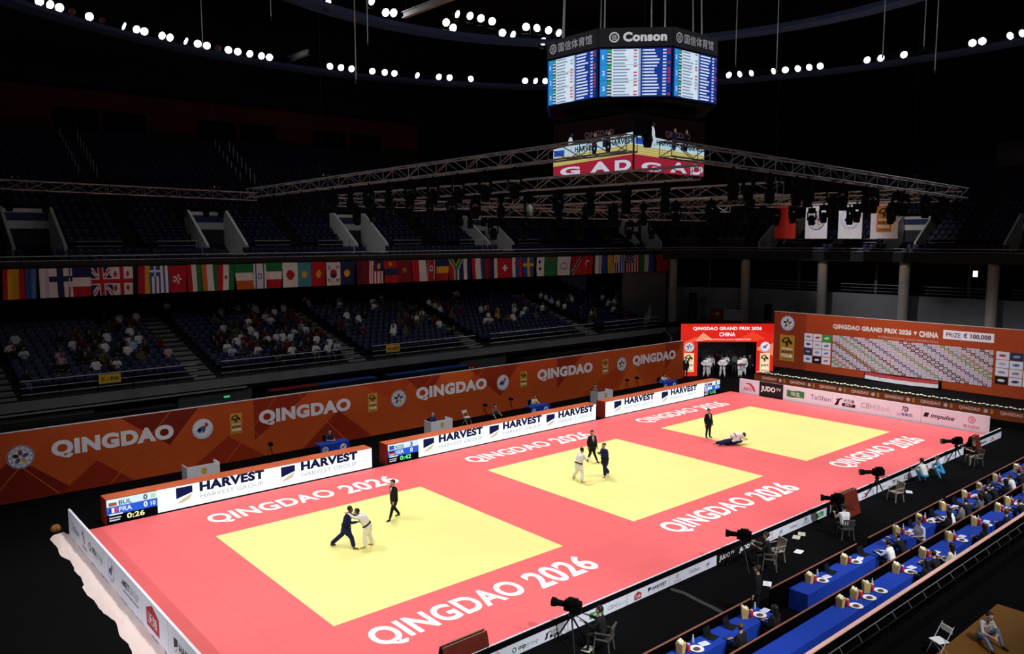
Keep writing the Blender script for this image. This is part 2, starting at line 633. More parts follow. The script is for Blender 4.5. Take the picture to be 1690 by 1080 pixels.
@keep_layer
def logo_tour(d, x, y, w, h, gold='#c9973e', city=True):
    """gold tag: x,y is the centre"""
    x0, y0 = x - w / 2, y - h / 2
    d.rect(x0, x0 + w, y0, y0 + h, gold)
    d.layer()
    d.ell(x - 0.12 * w, y0 + 0.8 * h, w * 0.3, h * 0.1, 0.4, '#2b2412')
    d.ell(x + 0.2 * w, y0 + 0.74 * h, w * 0.2, h * 0.06, -0.7, '#2b2412')
    d.ell(x - 0.02 * w, y0 + 0.66 * h, w * 0.1, h * 0.08, 0.2, '#2b2412')
    d.layer()
    d.ell(x - 0.1 * w, y0 + 0.8 * h, w * 0.16, h * 0.05, 0.4, gold)
    d.text('IJF', x - 0.12 * w, y0 + 0.53 * h, 0.24 * w, 0.06 * h, '#3a2f18', 0.02)
    d.text('WORLD', x - 0.38 * w, y0 + 0.42 * h, 0.76 * w, 0.09 * h, '#f4eee0', 0.03)
    d.text('JUDO', x - 0.4 * w, y0 + 0.28 * h, 0.8 * w, 0.12 * h, '#15110a', 0.05)
    d.text('TOUR', x - 0.42 * w, y0 + 0.14 * h, 0.84 * w, 0.12 * h, '#f8f4ea', 0.05)
    if city:
        d.text('QINGDAO', x - 0.36 * w, y0 + 0.04 * h, 0.72 * w, 0.06 * h, '#6b4a1c', 0.02)


def sp_taishan(d, x, y, w, h):
    d.text('TaiShan', x, y + 0.2 * h, w, 0.6 * h, '#5b4f8c', 0.0)


def sp_anta(d, x, y, w, h):
    d.poly([(x + 0.12 * w, y + 0.86 * h), (x + 0.55 * w, y + 0.95 * h), (x + 0.85 * w, y + 0.6 * h), (x + w, y + 0.05 * h),
            (x + 0.8 * w, y + 0.1 * h), (x + 0.66 * w, y + 0.5 * h), (x + 0.45 * w, y + 0.76 * h)], '#c9404c')
    d.text('ANTA', x, y + 0.02 * h, 0.66 * w, 0.42 * h, '#c9404c', 0.03, 0.2)


def sp_judotv(d, x, y, w, h):
    d.text('JUDO', x, y, 0.72 * w, h, '#f4f4f6', 0.05)
    d.text('TV', x + 0.76 * w, y + 0.5 * h, 0.24 * w, 0.42 * h, '#f4f4f6', 0.02)


@keep_layer
def sp_green(d, x, y, w, h):
    d.poly([(x, y + 0.08 * h), (x + 0.3 * w, y), (x + 0.7 * w, y + 0.12 * h), (x + w, y + 0.1 * h), (x + w, y + 0.92 * h),
            (x + 0.7 * w, y + h), (x + 0.3 * w, y + 0.86 * h), (x, y + 0.95 * h)], '#2c8a4b')
    d.layer()
    d.text('怡宝', x + 0.25 * w, y + 0.24 * h, 0.5 * w, 0.52 * h, '#eef6ee', 0.03)


@keep_layer
def sp_jbt(d, x, y, w, h):
    d.poly([(x + 0.02 * w, y + 0.7 * h), (x + 0.36 * w, y + 0.95 * h), (x + 0.38 * w, y + 0.84 * h), (x + 0.26 * w, y + 0.72 * h),
            (x + 0.18 * w, y + 0.1 * h), (x, y), (x + 0.14 * w, y + 0.66 * h)], '#17171c')
    d.text('木花春', x + 0.42 * w, y + 0.52 * h, 0.5 * w, 0.38 * h, '#22222a', 0.02)
    d.rect(x + 0.36 * w, x + 0.96 * w, y + 0.04 * h, y + 0.4 * h, '#17171c')
    d.layer()
    d.text('JBT', x + 0.48 * w, y + 0.11 * h, 0.36 * w, 0.22 * h, '#f0f0f4', 0.03)


def sp_cbh(d, x, y, w, h):
    d.text('CBH', x, y + 0.15 * h, 0.45 * w, 0.66 * h, '#6d6a80', -0.012)
    d.rect(x + 0.5 * w, x + 0.51 * w, y, y + h, '#8a86a0')
    d.text('Bank', x + 0.56 * w, y + 0.15 * h, 0.44 * w, 0.62 * h, '#a5a1ba', -0.018)


def sp_port(d, x, y, w, h):
    d.text('7D', x + 0.28 * w, y + 0.5 * h, 0.44 * w, 0.45 * h, '#3c4a9a', 0.03, 0.2)
    d.ell(x + 0.66 * w, y + 0.72 * h, 0.06 * w, 0.1 * h, 0, '#c23c55', 8)
    d.text('山港集团', x, y + 0.12 * h, w, 0.28 * h, '#3c4a9a', 0.01)


def sp_impulse(d, x, y, w, h):
    d.poly([(x, y + 0.2 * h), (x + 0.05 * w, y + 0.9 * h), (x + 0.2 * w, y + 0.9 * h), (x + 0.15 * w, y + 0.2 * h)], '#1b1b20')
    d.text('impulse', x + 0.24 * w, y, 0.76 * w, 0.9 * h, '#1b1b20', 0.02, 0.25)


def sp_pink(d, x, y, w, h):
    d.ring(x + w / 2, y + 0.7 * h, 0.2 * h, 0.26 * h, '#d06a78', 18)
    d.text('信', x + w / 2 - 0.14 * h, y + 0.57 * h, 0.28 * h, 0.26 * h, '#d06a78', 0.02)
    d.text('青岛国信', x, y + 0.06 * h, w, 0.24 * h, '#c77a88', 0.0)


def sp_otp(d, x, y, w, h):
    d.ring(x + 0.1 * w, y + 0.5 * h, 0.26 * h, 0.42 * h, '#3d6b55', 14)
    d.text('otp', x + 0.25 * w, y + 0.02 * h, 0.28 * w, 0.85 * h, '#1f2b2a', 0.03)
    d.text('group', x + 0.55 * w, y + 0.02 * h, 0.45 * w, 0.7 * h, '#7c8f8e', -0.01)


def sp_met(d, x, y, w, h):
    d.poly([(x, y + 0.55 * h), (x + 0.1 * w, y + 0.75 * h), (x + 0.1 * w, y + 0.45 * h)], '#3c3c4c')
    d.text('MET', x + 0.12 * w, y + 0.42 * h, 0.36 * w, 0.5 * h, '#34344a', 0.03)
    d.text('GROUP', x + 0.5 * w, y + 0.42 * h, 0.5 * w, 0.5 * h, '#8a8aa2', -0.01)
    d.rect(x + 0.1 * w, x + w, y + 0.1 * h, y + 0.2 * h, '#6c6c84')


@keep_layer
def sp_wolong(d, x, y, w, h):
    d.poly([(x, y), (x + w, y), (x + w, y + 0.7 * h), (x + 0.5 * w, y + h), (x, y + 0.7 * h)], '#b02633')
    d.layer()
    d.text('沃隆', x + 0.12 * w, y + 0.16 * h, 0.76 * w, 0.46 * h, '#f6eaea', 0.02)


def sp_harvest(d, x, y, w, h):
    s = h * 0.9
    d.poly([(x, y + 0.28 * h), (x, y + 0.9 * h), (x + s * 0.75, y + 0.95 * h), (x + s * 0.75, y + 0.55 * h)], '#1c1d33')
    d.poly([(x, y), (x + 0.7 * s, y + 0.48 * h), (x + 0.4 * s, y + 0.1 * h)], '#cbb892')
    d.text('HARVEST', x + s, y + 0.3 * h, w - s, 0.55 * h, '#1c1d33', 0.04)
    d.rect(x + s, x + w, y + 0.06 * h, y + 0.14 * h, '#a9a9b8')


def sp_host(d, x, y, w, h):
    logo_host(d, x + w / 2, y + h / 2, min(w, h) / 2)


def free_board(label, a, b, thick, h, front_dir, items, body=M_WHITE, z0=-0.05, group=None, cap=0.0, caplit=True):
    """upright board from plan point a to b; print on the side of front_dir (+1: normal = u x z)"""
    a, b = Vector((a[0], a[1], 0)), Vector((b[0], b[1], 0))
    w = (b - a).length
    t = thing('sponsor_board', label, 'advertising board', (a.x, a.y, z0), math.atan2(b.y - a.y, b.x - a.x), group)
    MB().box(0, w, 0.0, thick, 0.0, h).build('panel', body, t)
    MB().box(0, w, thick, thick + 0.03, 0.0, h + 0.004).build('back_sheet', M_BLACK if cap else M_WHITE, t)
    for k in range(max(2, int(w / 1.6) + 1)):
        x = 0.15 + (w - 0.3) * k / max(1, int(w / 1.6))
        MB().prism([(thick + 0.03, 0.0), (thick + 0.34, 0.0), (thick + 0.03, h * 0.8)], x - 0.01, x + 0.01, 'x').build('prop', M_DARKMETAL, t)
    if cap:
        MB().box(0, w, -0.01, thick + 0.02, h, h + cap).build('cap_rail', M_BLACK, t)
        MB().box(0, w, thick - 0.02, thick + 0.03, h + cap, h + cap + 0.012).build('top_edge', M_WHITE, t)
    d = Decal((0, 0, 0), (1, 0, 0), (0, 0, 1))
    for fn, x, y, ww, hh in items:
        fn(d, x, y, ww, hh)
    d.build('logo_print', t)
    return t


# ---- row at the stage end (face looks back along the hall)
def endboard(y0, y1, label, items, body=M_WHITE):
    # printed side must face -x: board runs towards -y
    return free_board(label, (42.34, y0), (42.34, y1), 0.05, 1.16, 1, items, body, group='sponsor boards at the stage end')


endboard(13.5, 11.75, 'white board with a red swoosh logo beside the LED board gap', [(sp_anta, 0.35, 0.25, 1.1, 0.7)])
endboard(11.73, 9.75, 'black board reading JUDO TV', [(sp_judotv, 0.12, 0.36, 1.7, 0.5)], mat('black_board', (0.008, 0.008, 0.01), 0.5))
endboard(9.73, 5.9, 'white board with the green flag logo and TaiShan', [(sp_green, 0.3, 0.32, 1.4, 0.58), (sp_taishan, 2.2, 0.35, 1.55, 0.55)])
endboard(5.88, -0.2, 'white board reading CBH Bank beside a black figure logo', [(sp_jbt, 0.15, 0.28, 1.6, 0.62), (sp_cbh, 2.1, 0.34, 2.0, 0.55), (sp_port, 4.55, 0.22, 1.0, 0.78)])
endboard(-0.22, -4.25, 'white board reading impulse with a pink seal logo', [(sp_impulse, 0.12, 0.42, 1.9, 0.42), (sp_pink, 2.55, 0.18, 0.95, 0.85)])


# ---- row at the near end, seen from its outer side (faces -x)
def leftboard(y0, y1, label, items):
    return free_board(label, (-4.47, y0), (-4.47, y1), 0.05, 1.1, 1, items, M_WHITE, group='sponsor boards beside the pale fabric')


leftboard(14.2, 8.7, 'white board reading TaiShan and otp group beside the ball',
          [(sp_taishan, 0.55, 0.3, 1.25, 0.5), (sp_host, 2.2, 0.55, 0.5, 0.45), (sp_pink, 2.2, 0.12, 0.75, 0.6), (sp_otp, 3.3, 0.35, 2.0, 0.42)])
leftboard(8.68, 4.2, 'white board reading MET GROUP with a round pale emblem', [(sp_host, 0.5, 0.15, 0.85, 0.85), (sp_met, 2.2, 0.32, 2.0, 0.52)])
leftboard(4.18, 1.6, 'white board with a red house-shaped logo', [(sp_wolong, 0.5, 0.2, 1.25, 0.8)])
leftboard(1.58, -4.2, 'white board reading HARVEST at the frame edge', [(sp_harvest, 0.5, 0.35, 1.9, 0.5), (sp_taishan, 3.6, 0.3, 1.3, 0.5)])

# ---- low row along the near side (faces the officials' tables)
M_JTV = mat('black_board', (0.008, 0.008, 0.01), 0.5)
FR = [
    (1.4, 2.2, None), (2.22, 5.35, [(sp_pink, 0.15, 0.03, 0.3, 0.34), (sp_otp, 0.85, 0.08, 1.05, 0.2), (sp_jbt, 2.15, 0.06, 0.62, 0.26)]),
    (5.37, 8.1, [(sp_green, 0.95, 0.07, 0.65, 0.24), (sp_cbh, 1.8, 0.08, 0.9, 0.22)]),
    (8.12, 10.3, [(sp_wolong, 0.35, 0.05, 0.36, 0.27), (sp_harvest, 1.05, 0.08, 1.0, 0.22)]),
    (10.32, 13.1, [(sp_pink, 0.25, 0.04, 0.4, 0.32), (sp_taishan, 1.1, 0.1, 0.65, 0.2), (sp_host, 2.1, 0.07, 0.28, 0.26)]),
    (13.12, 16.4, 'tv'),
    (16.42, 21.2, [(sp_pink, 0.2, 0.04, 0.4, 0.32), (sp_host, 0.95, 0.06, 0.3, 0.28), (sp_taishan, 1.7, 0.1, 0.65, 0.2), (sp_port, 2.75, 0.05, 0.55, 0.3), (sp_green, 3.9, 0.07, 0.6, 0.24)]),
    (21.6, 25.6, [(sp_host, 0.7, 0.06, 0.28, 0.28), (sp_impulse, 1.3, 0.08, 0.9, 0.22), (sp_anta, 2.8, 0.05, 0.6, 0.26)]),
    (25.62, 29.9, [(sp_cbh, 0.5, 0.08, 0.9, 0.22), (sp_met, 1.9, 0.08, 0.9, 0.22), (sp_jbt, 3.2, 0.06, 0.62, 0.26)]),
    (29.92, 36.4, [(sp_wolong, 1.4, 0.05, 0.36, 0.27), (sp_harvest, 2.2, 0.08, 1.0, 0.22), (sp_pink, 3.7, 0.04, 0.4, 0.32), (sp_taishan, 4.8, 0.1, 0.65, 0.2)]),
    (36.9, 42.2, [(sp_jbt, 0.9, 0.06, 0.62, 0.26), (sp_impulse, 2.0, 0.08, 0.9, 0.22), (sp_anta, 3.5, 0.05, 0.6, 0.26)]),
]
FRN = ['short blank low board by the dark red folded panel', 'low white board reading otp group', 'low white board with green flag logo and CBH Bank', 'low white board with the red house logo and HARVEST',
       'low white board reading TaiShan before the black board', 'low black board reading JUDO TV', 'low white board reading TaiShan beside two cream papers',
       'low white board reading impulse beside the red tilted panel', 'low white board behind the beige plastic chair', 'low white board behind the crouching pair in bright blue', 'low white board at the far corner past the last camera']
for (x0, x1, it), nm in zip(FR, FRN):
    tv = it == 'tv'
    items = [(sp_judotv, 0.15, 0.07, 0.95, 0.24), (sp_judotv, 1.45, 0.07, 0.95, 0.24)] if tv else (it or [])
    free_board(nm, (x0, -4.98), (x1, -4.98), 0.06, 0.4, 1, items, M_JTV if tv else M_WHITE, group='low boards on the near side', cap=0.17)
# ================================================================== orange QINGDAO wall behind the LED boards
def orange_panel_mat(k):
    cols = [(0.50, 0.075, 0.013), (0.36, 0.055, 0.010), (0.47, 0.095, 0.014), (0.30, 0.035, 0.009)]
    return mat('orange_wall_print_%d' % k, cols[k % 4], 0.5, var=0.12, scale=0.35)


QW = thing('backdrop_wall', 'long orange QINGDAO backdrop wall behind the LED boards', 'backdrop', (0, 20.45, -0.05))
wy = 0.0
px = [-11.5 + 4.95 * k for k in range(12)]
px[-1] = 44.3
for k in range(len(px) - 1):
    MB().box(px[k] + 0.002, px[k + 1] - 0.002, wy, wy + 0.12, 0.0, 3.27).build('wall_panel', orange_panel_mat(0), QW)
MB().box(px[0], px[-1], wy - 0.012, wy + 0.13, 3.27, 3.3).build('top_trim', M_WHITE, QW)
MB().box(px[0], px[-1], wy + 0.13, wy + 0.9, 0.0, 0.25).build('foot_rail', M_BLACK, QW)
# printed facets and thin diagonal lines
d = Decal((0, wy, 0), (1, 0, 0), (0, 0, 1), lift=0.003)
rng = random.Random(5)
FC = ['#b23c14', '#8e260e', '#c44c18', '#761a0a', '#cf5a1e', '#9a2c10']
x = px[0]
while x < px[-1] - 2:
    w = rng.uniform(2.6, 5.2)
    e = min(x + w, px[-1])
    kind = rng.randrange(4)
    d.k = 3 - d.k
    c = rng.choice(FC)
    if kind == 0:
        d.poly([(x, 0.02), (e, 0.02), ((x + e) / 2, rng.uniform(1.2, 2.4))], c)
    elif kind == 1:
        d.poly([(x, 3.25), (e, 3.25), (x + (e - x) * 0.6, rng.uniform(0.9, 2.0))], c)
    elif kind == 2:
        d.poly([(x, 0.02), (e, 0.02), (e, 2.2)], c)
    else:
        d.poly([(x, 3.25), (x, 1.0), (e, 3.25)], c)
    x += w * 0.86
x = px[0]
while x < px[-1] - 3.4:
    for sg in (0, 1):
        d.k = 3 + sg
        a, b = (x, x + 3.0) if sg else (x + 3.0, x)
        q = 0.03
        d.poly([(a - q, 0.03), (a + q, 0.03), (b + q, 3.24), (b - q, 3.24)], '#c4602a')
    x += rng.uniform(4.2, 6.4)
d.build('facet_print', QW)
d = Decal((0, wy, 0), (1, 0, 0), (0, 0, 1), lift=0.003)
d.k = 6
for x0, x1 in ((-3.82, 1.77), (6.35, 12.06), (16.77, 22.55), (27.26, 33.0), (37.68, 43.2), (-14.5, -8.9)):
    if x0 > -12:
        d.text('QINGDAO', x0, 1.7, x1 - x0, 0.9, '#e8e6f2', 0.06)
for x in (-5.09, 15.45, 36.36):
    logo_federation(d, x, 2.08, 0.56)
for x in (3.26, 24.0):
    logo_host(d, x, 2.08, 0.55)
for x in (5.06, 13.58, 25.92, 34.45):
    logo_tour(d, x, 2.09, 0.66, 1.14)
d.build('lettering', QW)

# ================================================================== lit entrance arch in the corner
GA = Vector((45.02, 21.3, 0))
GU = Vector((0.76, -0.65, 0)).normalized()
GW = 8.15
gate = thing('entrance_arch', 'glowing red LED arch reading QINGDAO GRAND PRIX CHINA', 'entrance arch', (GA.x, GA.y, -0.05), math.atan2(GU.y, GU.x))
M_LEDRED = led('#e4281c', 0.95)
GH, OX0, OX1, OZ = 4.62, 1.5, 6.65, 3.02
for nm, a, b, z0, z1 in (('side_screen', 0.0, OX0, 0.0, OZ), ('side_screen', OX1, GW, 0.0, OZ), ('top_screen', 0.0, GW, OZ, GH)):
    MB().box(a, b, 0.0, 0.05, z0, z1).build(nm, M_LEDRED, gate)
fr = MB()
fr.box(0, OX0, 0.05, 0.6, 0, OZ).box(OX1, GW, 0.05, 0.6, 0, OZ).box(0, GW, 0.05, 0.6, OZ, GH)
fr.build('frame', M_BLACK, gate)
d = Decal((0, 0, 0), (1, 0, 0), (0, 0, 1), lit=1.0)
d.poly([(0, 2.9), (0, 1.2), (1.45, 3.5)], '#f25a3a')
d.poly([(1.2, 3.1), (1.95, 3.86), (2.7, 3.3), (1.7, 3.1)], '#f39a7a')
d.poly([(4.6, 3.1), (6.3, 3.95), (7.4, 3.3), (6.6, 3.1)], '#f0412c')
d.poly([(6.7, 2.55), (8.1, 2.9), (8.1, 1.8), (6.7, 2.3)], '#f08468')
d.poly([(5.2, 4.6), (8.1, 4.6), (8.1, 3.7)], '#d31d14')
d.layer()
d.text('QINGDAO GRAND PRIX 2026', 1.05, 4.02, 6.0, 0.34, '#ffffff', 0.03)
d.text('CHINA', 3.35, 3.52, 1.4, 0.34, '#ffffff', 0.03)
d.text('INTERNATIONAL JUDO FEDERATION', 2.1, 3.14, 4.0, 0.17, '#ffe4de', 0.02)
logo_federation(d, 0.76, 2.56, 0.43)
logo_host(d, 7.4, 2.6, 0.43)
logo_tour(d, 0.76, 1.2, 0.85, 1.65, '#f0d9a8')
logo_tour(d, 7.4, 1.2, 0.85, 1.65, '#f0d9a8')
d.build('screen_picture', gate)
# dark lobby behind the arch
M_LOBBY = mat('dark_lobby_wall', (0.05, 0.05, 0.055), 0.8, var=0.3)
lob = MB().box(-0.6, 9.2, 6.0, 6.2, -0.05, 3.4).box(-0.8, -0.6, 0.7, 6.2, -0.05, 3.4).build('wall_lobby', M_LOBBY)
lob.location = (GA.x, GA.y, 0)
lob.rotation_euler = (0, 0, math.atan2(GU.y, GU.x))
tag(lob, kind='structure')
d = Decal((0, 5.99, 0), (1, 0, 0), (0, 0, 1))
for a in range(9):
    for b in range(5):
        d.poly([(0.4 + a * 0.75, 0.7 + b * 0.42), (0.95 + a * 0.75, 0.9 + b * 0.42), (0.75 + a * 0.75, 1.0 + b * 0.42), (0.35 + a * 0.75, 0.82 + b * 0.42)], rng.choice(['#4a4f58', '#2f333c', '#5c626c']))
d.build('wall_pattern', lob)

# ================================================================== stage and its big backdrop
SX = 45.0
stage = thing('stage_platform', 'black stage platform edged with flowers and a QINGDAO strip', 'stage', (SX, 0, -0.05))
MB().box(0.02, 5.6, -14.0, 13.9, 0.0, 1.1).build('deck', M_BLACK, stage)
M_SKIRT = mat('dark_orange_skirt', (0.20, 0.035, 0.008), 0.6, var=0.3, scale=0.8)
for k in range(9):
    y1 = 13.9 - 3.1 * k
    MB().box(0.0, 0.02, y1 - 3.09, y1, 0.5, 1.16).build('skirt_panel', M_SKIRT, stage)
d = Decal((0, 0, 0), (0, -1, 0), (0, 0, 1))
for k in range(11):
    yy = -13.2 + k * 2.45
    d.text('QINGDAO', yy, 0.8, 1.3, 0.26, '#d8b0a4', 0.03)
    d.disc(yy + 1.62, 0.93, 0.13, '#c0aca8', 12)
    d.rect(yy + 1.9, yy + 2.06, 0.78, 1.08, '#b07a2c')
d.build('lettering', stage)

# flower arrangements along the stage front
M_LEAF = mat('dark_green_leaves', (0.02, 0.05, 0.015), 0.6)
M_PETAL = mat('cream_petals', (0.92, 0.88, 0.66), 0.6)
M_POT = mat('black_planter', (0.01, 0.01, 0.01), 0.6)


def flower_box():
    r2 = random.Random(11)
    t = thing('flower_trough', 'cream flowers in a dark trough on the stage front', 'flowers', group='flower troughs along the stage edge')
    MB().box(0, 0.22, -0.36, 0.36, 0, 0.1).build('trough', M_POT, t)
    lf = MB()
    for k in range(26):
        y, x = r2.uniform(-0.34, 0.34), r2.uniform(0.02, 0.2)
        h = r2.uniform(0.14, 0.24)
        dx, dy = r2.uniform(-0.07, 0.07), r2.uniform(-0.08, 0.08)
        lf.add([(x, y - 0.025, 0.09), (x, y + 0.025, 0.09), (x + dx, y + dy + 0.03, h * 0.8), (x + dx * 1.4, y + dy * 1.3, h), (x + dx, y + dy - 0.03, h * 0.8)], [(0, 1, 2, 3, 4)])
    lf.build('leaves', M_LEAF, t)
    for k in range(3):
        y = -0.22 + 0.22 * k + r2.uniform(-0.05, 0.05)
        MB().ball((0.1, y, 0.22 + 0.04 * (k % 2)), 0.075, 0.12, 0.045, 8, 5).build('blossom', M_PETAL, t)
    return remember(t)


f0 = flower_box()
for k in range(34):
    y = 13.5 - 0.78 * k
    f = f0 if k == 0 else dup(f0, (0, 0, 0))
    f.location = (SX + 0.12, y, 1.05)
    f['label'] = 'cream flower trough on the stage edge, %s from the red arch' % ORD[k]

SWX = 50.0
sw = thing('stage_backdrop', 'brown-orange stage backdrop reading PRIZE with sponsor grid', 'backdrop', (SWX, 0, 0.853))
M_SW = mat('rust_orange_backdrop', (0.40, 0.055, 0.012), 0.55, var=0.18, scale=0.3)
M_SW2 = mat('rust_red_backdrop', (0.27, 0.035, 0.010), 0.55, var=0.18, scale=0.3)
MB().box(0, 0.12, 12.35, 15.3, 0.2, 4.9).build('wall_panel', M_SW2, sw)
for k in range(8):
    MB().box(0, 0.12, 12.35 - 3.2 * (k + 1) + 0.002, 12.35 - 3.2 * k, 0.2, 4.92).build('wall_panel', M_SW, sw)
MB().box(-0.02, 0.14, -13.25, 15.3, 4.92, 4.95).build('top_trim', mat('pale_trim', (0.6, 0.52, 0.45), 0.5), sw)
d = Decal((0, 15.3, 0), (0, -1, 0), (0, 0, 1), lift=0.004)
# coordinates: x from the arch-side end of the wall
logo_federation(d, 1.25, 4.0, 0.64)
logo_tour(d, 1.28, 1.9, 1.34, 2.2, '#b8862f')
d.text('QINGDAO GRAND PRIX 2026', 5.27, 3.85, 6.15, 0.45, '#e9dad6', 0.055)
d.poly([(11.55, 4.22), (11.83, 4.22), (11.69, 3.92)], '#e9dad6')
d.text('CHINA', 11.97, 3.85, 1.37, 0.45, '#e9dad6', 0.055)
d.text('INTERNATIONAL JUDO FEDERATION', 8.97, 3.44, 4.37, 0.22, '#d8a898', 0.0)
d.rect(13.65, 17.0, 3.88, 4.52, '#f2ecf6')
d.layer()
d.text('PRIZE', 13.85, 4.04, 0.98, 0.32, '#3c1424', 0.01)
d.text('€ 100,000', 15.0, 4.0, 1.8, 0.4, '#4c1020', 0.035)
# left sponsor cells 3 x 4
CELL = ['#e6e0ec', '#e6e0ec', '#3c9a42', '#e6e0ec', '#e6e0ec', '#e6e0ec', '#2c3450', '#e6e0ec', '#e6e0ec', '#dfe4f2', '#15151a', '#e6e0ec']
MARK = ['#8a80a8', '#b04050', '#d8efd8', '#2a3350', '#b0a8bc', '#5f78a8', '#8fa0c8', '#8a90a8', '#8a80a8', '#4a5fa8', '#e8e8ee', '#b86a7a']
for k in range(12):
    cx, cy = 2.83 + 0.79 * (k % 3), 3.32 - 0.615 * (k // 3)
    d.rect(cx, cx + 0.74, cy - 0.57, cy, CELL[k])
for k in range(12):
    cx, cy = 17.2 + 0.86 * (k % 3), 3.34 - 0.58 * (k // 3)
    j = (k * 5 + 1) % 12
    d.rect(cx, cx + 0.81, cy - 0.54, cy, CELL[j])
d.layer()
for k in range(12):
    cx, cy = 2.83 + 0.79 * (k % 3), 3.32 - 0.615 * (k // 3)
    d.ell(cx + 0.37, cy - 0.28, 0.22, 0.09, 0.1 * (k % 3), MARK[k], 10)
    cx, cy = 17.2 + 0.86 * (k % 3), 3.34 - 0.58 * (k // 3)
    d.ell(cx + 0.4, cy - 0.27, 0.24, 0.09, 0.1 * (k % 3), MARK[(k * 5 + 1) % 12], 10)
# central grid of small cells in diagonal colour runs
NC, NR = 40, 15
gx0, gw, gy1, gh = 5.28, 11.75, 3.38, 2.6
cw, chh = gw / NC, gh / NR
for r_ in range(NR):
    for c_ in range(NC):
        q = (c_ - r_ * 1) % 40
        col = '#e0d8e6'
        if q in (2, 14, 28):
            col = '#4f9a4a'
        elif q in (5, 18, 20, 33, 37):
            col = '#26262e'
        elif q in (9, 24):
            col = '#3a4c80'
        elif q in (30, 38) and r_ > 2:
            col = '#c09a56'
        x_, y_ = gx0 + c_ * cw, gy1 - (r_ + 1) * chh
        d.rect(x_ + 0.015, x_ + cw - 0.015, y_ + 0.015, y_ + chh - 0.015, col)
d.layer()
for r_ in range(NR):
    for c_ in range(NC):
        q = (c_ - r_) % 40
        if q in (2, 14, 28, 5, 18, 20, 33, 37, 9, 24):
            c2 = '#dfe6e0'
        else:
            c2 = ['#8c86a8', '#a88a98', '#7f8cae', '#b98a90', '#8d8d9a'][(c_ * 3 + r_ * 7) % 5]
        x_, y_ = gx0 + (c_ + 0.5) * cw, gy1 - (r_ + 0.5) * chh
        d.rect(x_ - cw * 0.3, x_ + cw * 0.3, y_ - chh * 0.13, y_ + chh * 0.13, c2)
d.build('sponsor_print', sw)

# flag laid on a low step in front of the backdrop
fl_ = thing('laid_flag', 'red and white flag hung low at the foot of the stage backdrop', 'flag', (49.3, 4.4, 1.05))
d = Decal((0, 2.6, 0.0), (0, -1, 0), (0, 0, 1))
MB().box(0.0, 0.3, -3.0, 2.6, 0, 0.62).build('step', M_BLACK, fl_)
M_FR, M_FW = mat('red_flag_cloth', (0.55, 0.05, 0.06), 0.8), mat('white_flag_cloth', (0.75, 0.74, 0.78), 0.8)
cl = MB()
for k in range(20):
    ya, yb = 2.5 - 5.4 * k / 20, 2.5 - 5.4 * (k + 1) / 20
    dx = 0.03 * math.sin(k * 1.3)
    dx2 = 0.03 * math.sin((k + 1) * 1.3)
    sg = 0.16 * math.sin(math.pi * k / 20)
    sg2 = 0.16 * math.sin(math.pi * (k + 1) / 20)
    for z0, z1, mi in ((0.12, 0.4, 1), (0.4, 0.66, 0)):
        cl.add([(-0.06 + dx, ya, z0 - sg * 0.4), (-0.06 + dx2, yb, z0 - sg2 * 0.4), (-0.06 + dx2, yb, z1 - sg2 * 0.4), (-0.06 + dx, ya, z1 - sg * 0.4)], [(0, 3, 2, 1)], mi)
cl.build('cloth', [M_FR, M_FW], fl_)
d.k = 20
d.disc(1.25, 0.42, 0.12, '#6a6a80', 12)
d.build('emblem', fl_)

# pale fabric heap by the near-end boards
fab = MB()
NX, NY = 7, 70
r3 = random.Random(3)
pts = {}
for j in range(NY + 1):
    y = 14.3 - j * 0.26
    wob = 0.07 * math.sin(j * 0.3) + 0.05 * math.sin(j * 0.8 + 1)
    wid = 0.62 + wob + 0.1 * min(1, j / 25)
    for i in range(NX + 1):
        t = i / NX
        x = -4.48 - wid * t
        z = -0.045 + 0.11 * math.sin(math.pi * min(1, t * 1.1)) * (0.6 + 0.5 * r3.random()) + 0.03 * r3.random()
        if i == NX:
            z = -0.045
        pts[i, j] = (x + r3.uniform(-0.02, 0.02), y + r3.uniform(-0.05, 0.05), z + 0.05 * r3.random() * (0 < i < NX))
vs = [pts[i, j] for j in range(NY + 1) for i in range(NX + 1)]
fs = [(j * (NX + 1) + i, j * (NX + 1) + i + 1, (j + 1) * (NX + 1) + i + 1, (j + 1) * (NX + 1) + i) for j in range(NY) for i in range(NX)]
fab.add(vs, fs)
o = fab.build('fabric_heap', mat('pale_pink_fabric', (0.78, 0.62, 0.58), 0.85, var=0.06, bump=1.0, bscale=9), smooth=True)
tag(o, 'crumpled pale pink fabric lying along the near-end sponsor boards', 'fabric')
ball = MB().ball((0, 0, 0), 0.2, n=16, m=10)
bt = thing('ball', 'brown leather ball on the floor beside the board corner', 'ball', (-4.85, 14.75, 0.15))
ball.build('shell', mat('brown_leather', (0.30, 0.13, 0.03), 0.6), bt, True)
sm = MB()
for a in range(2):
    pr = [(0.203 * math.cos(t), 0.203 * math.sin(t)) for t in [2 * math.pi * i / 20 for i in range(21)]]
    p3 = [(x, 0, z) if a else (0, x, z) for x, z in pr]
    sm.path(p3, 0.006, 4)
sm.build('seam', M_BLACK, bt)
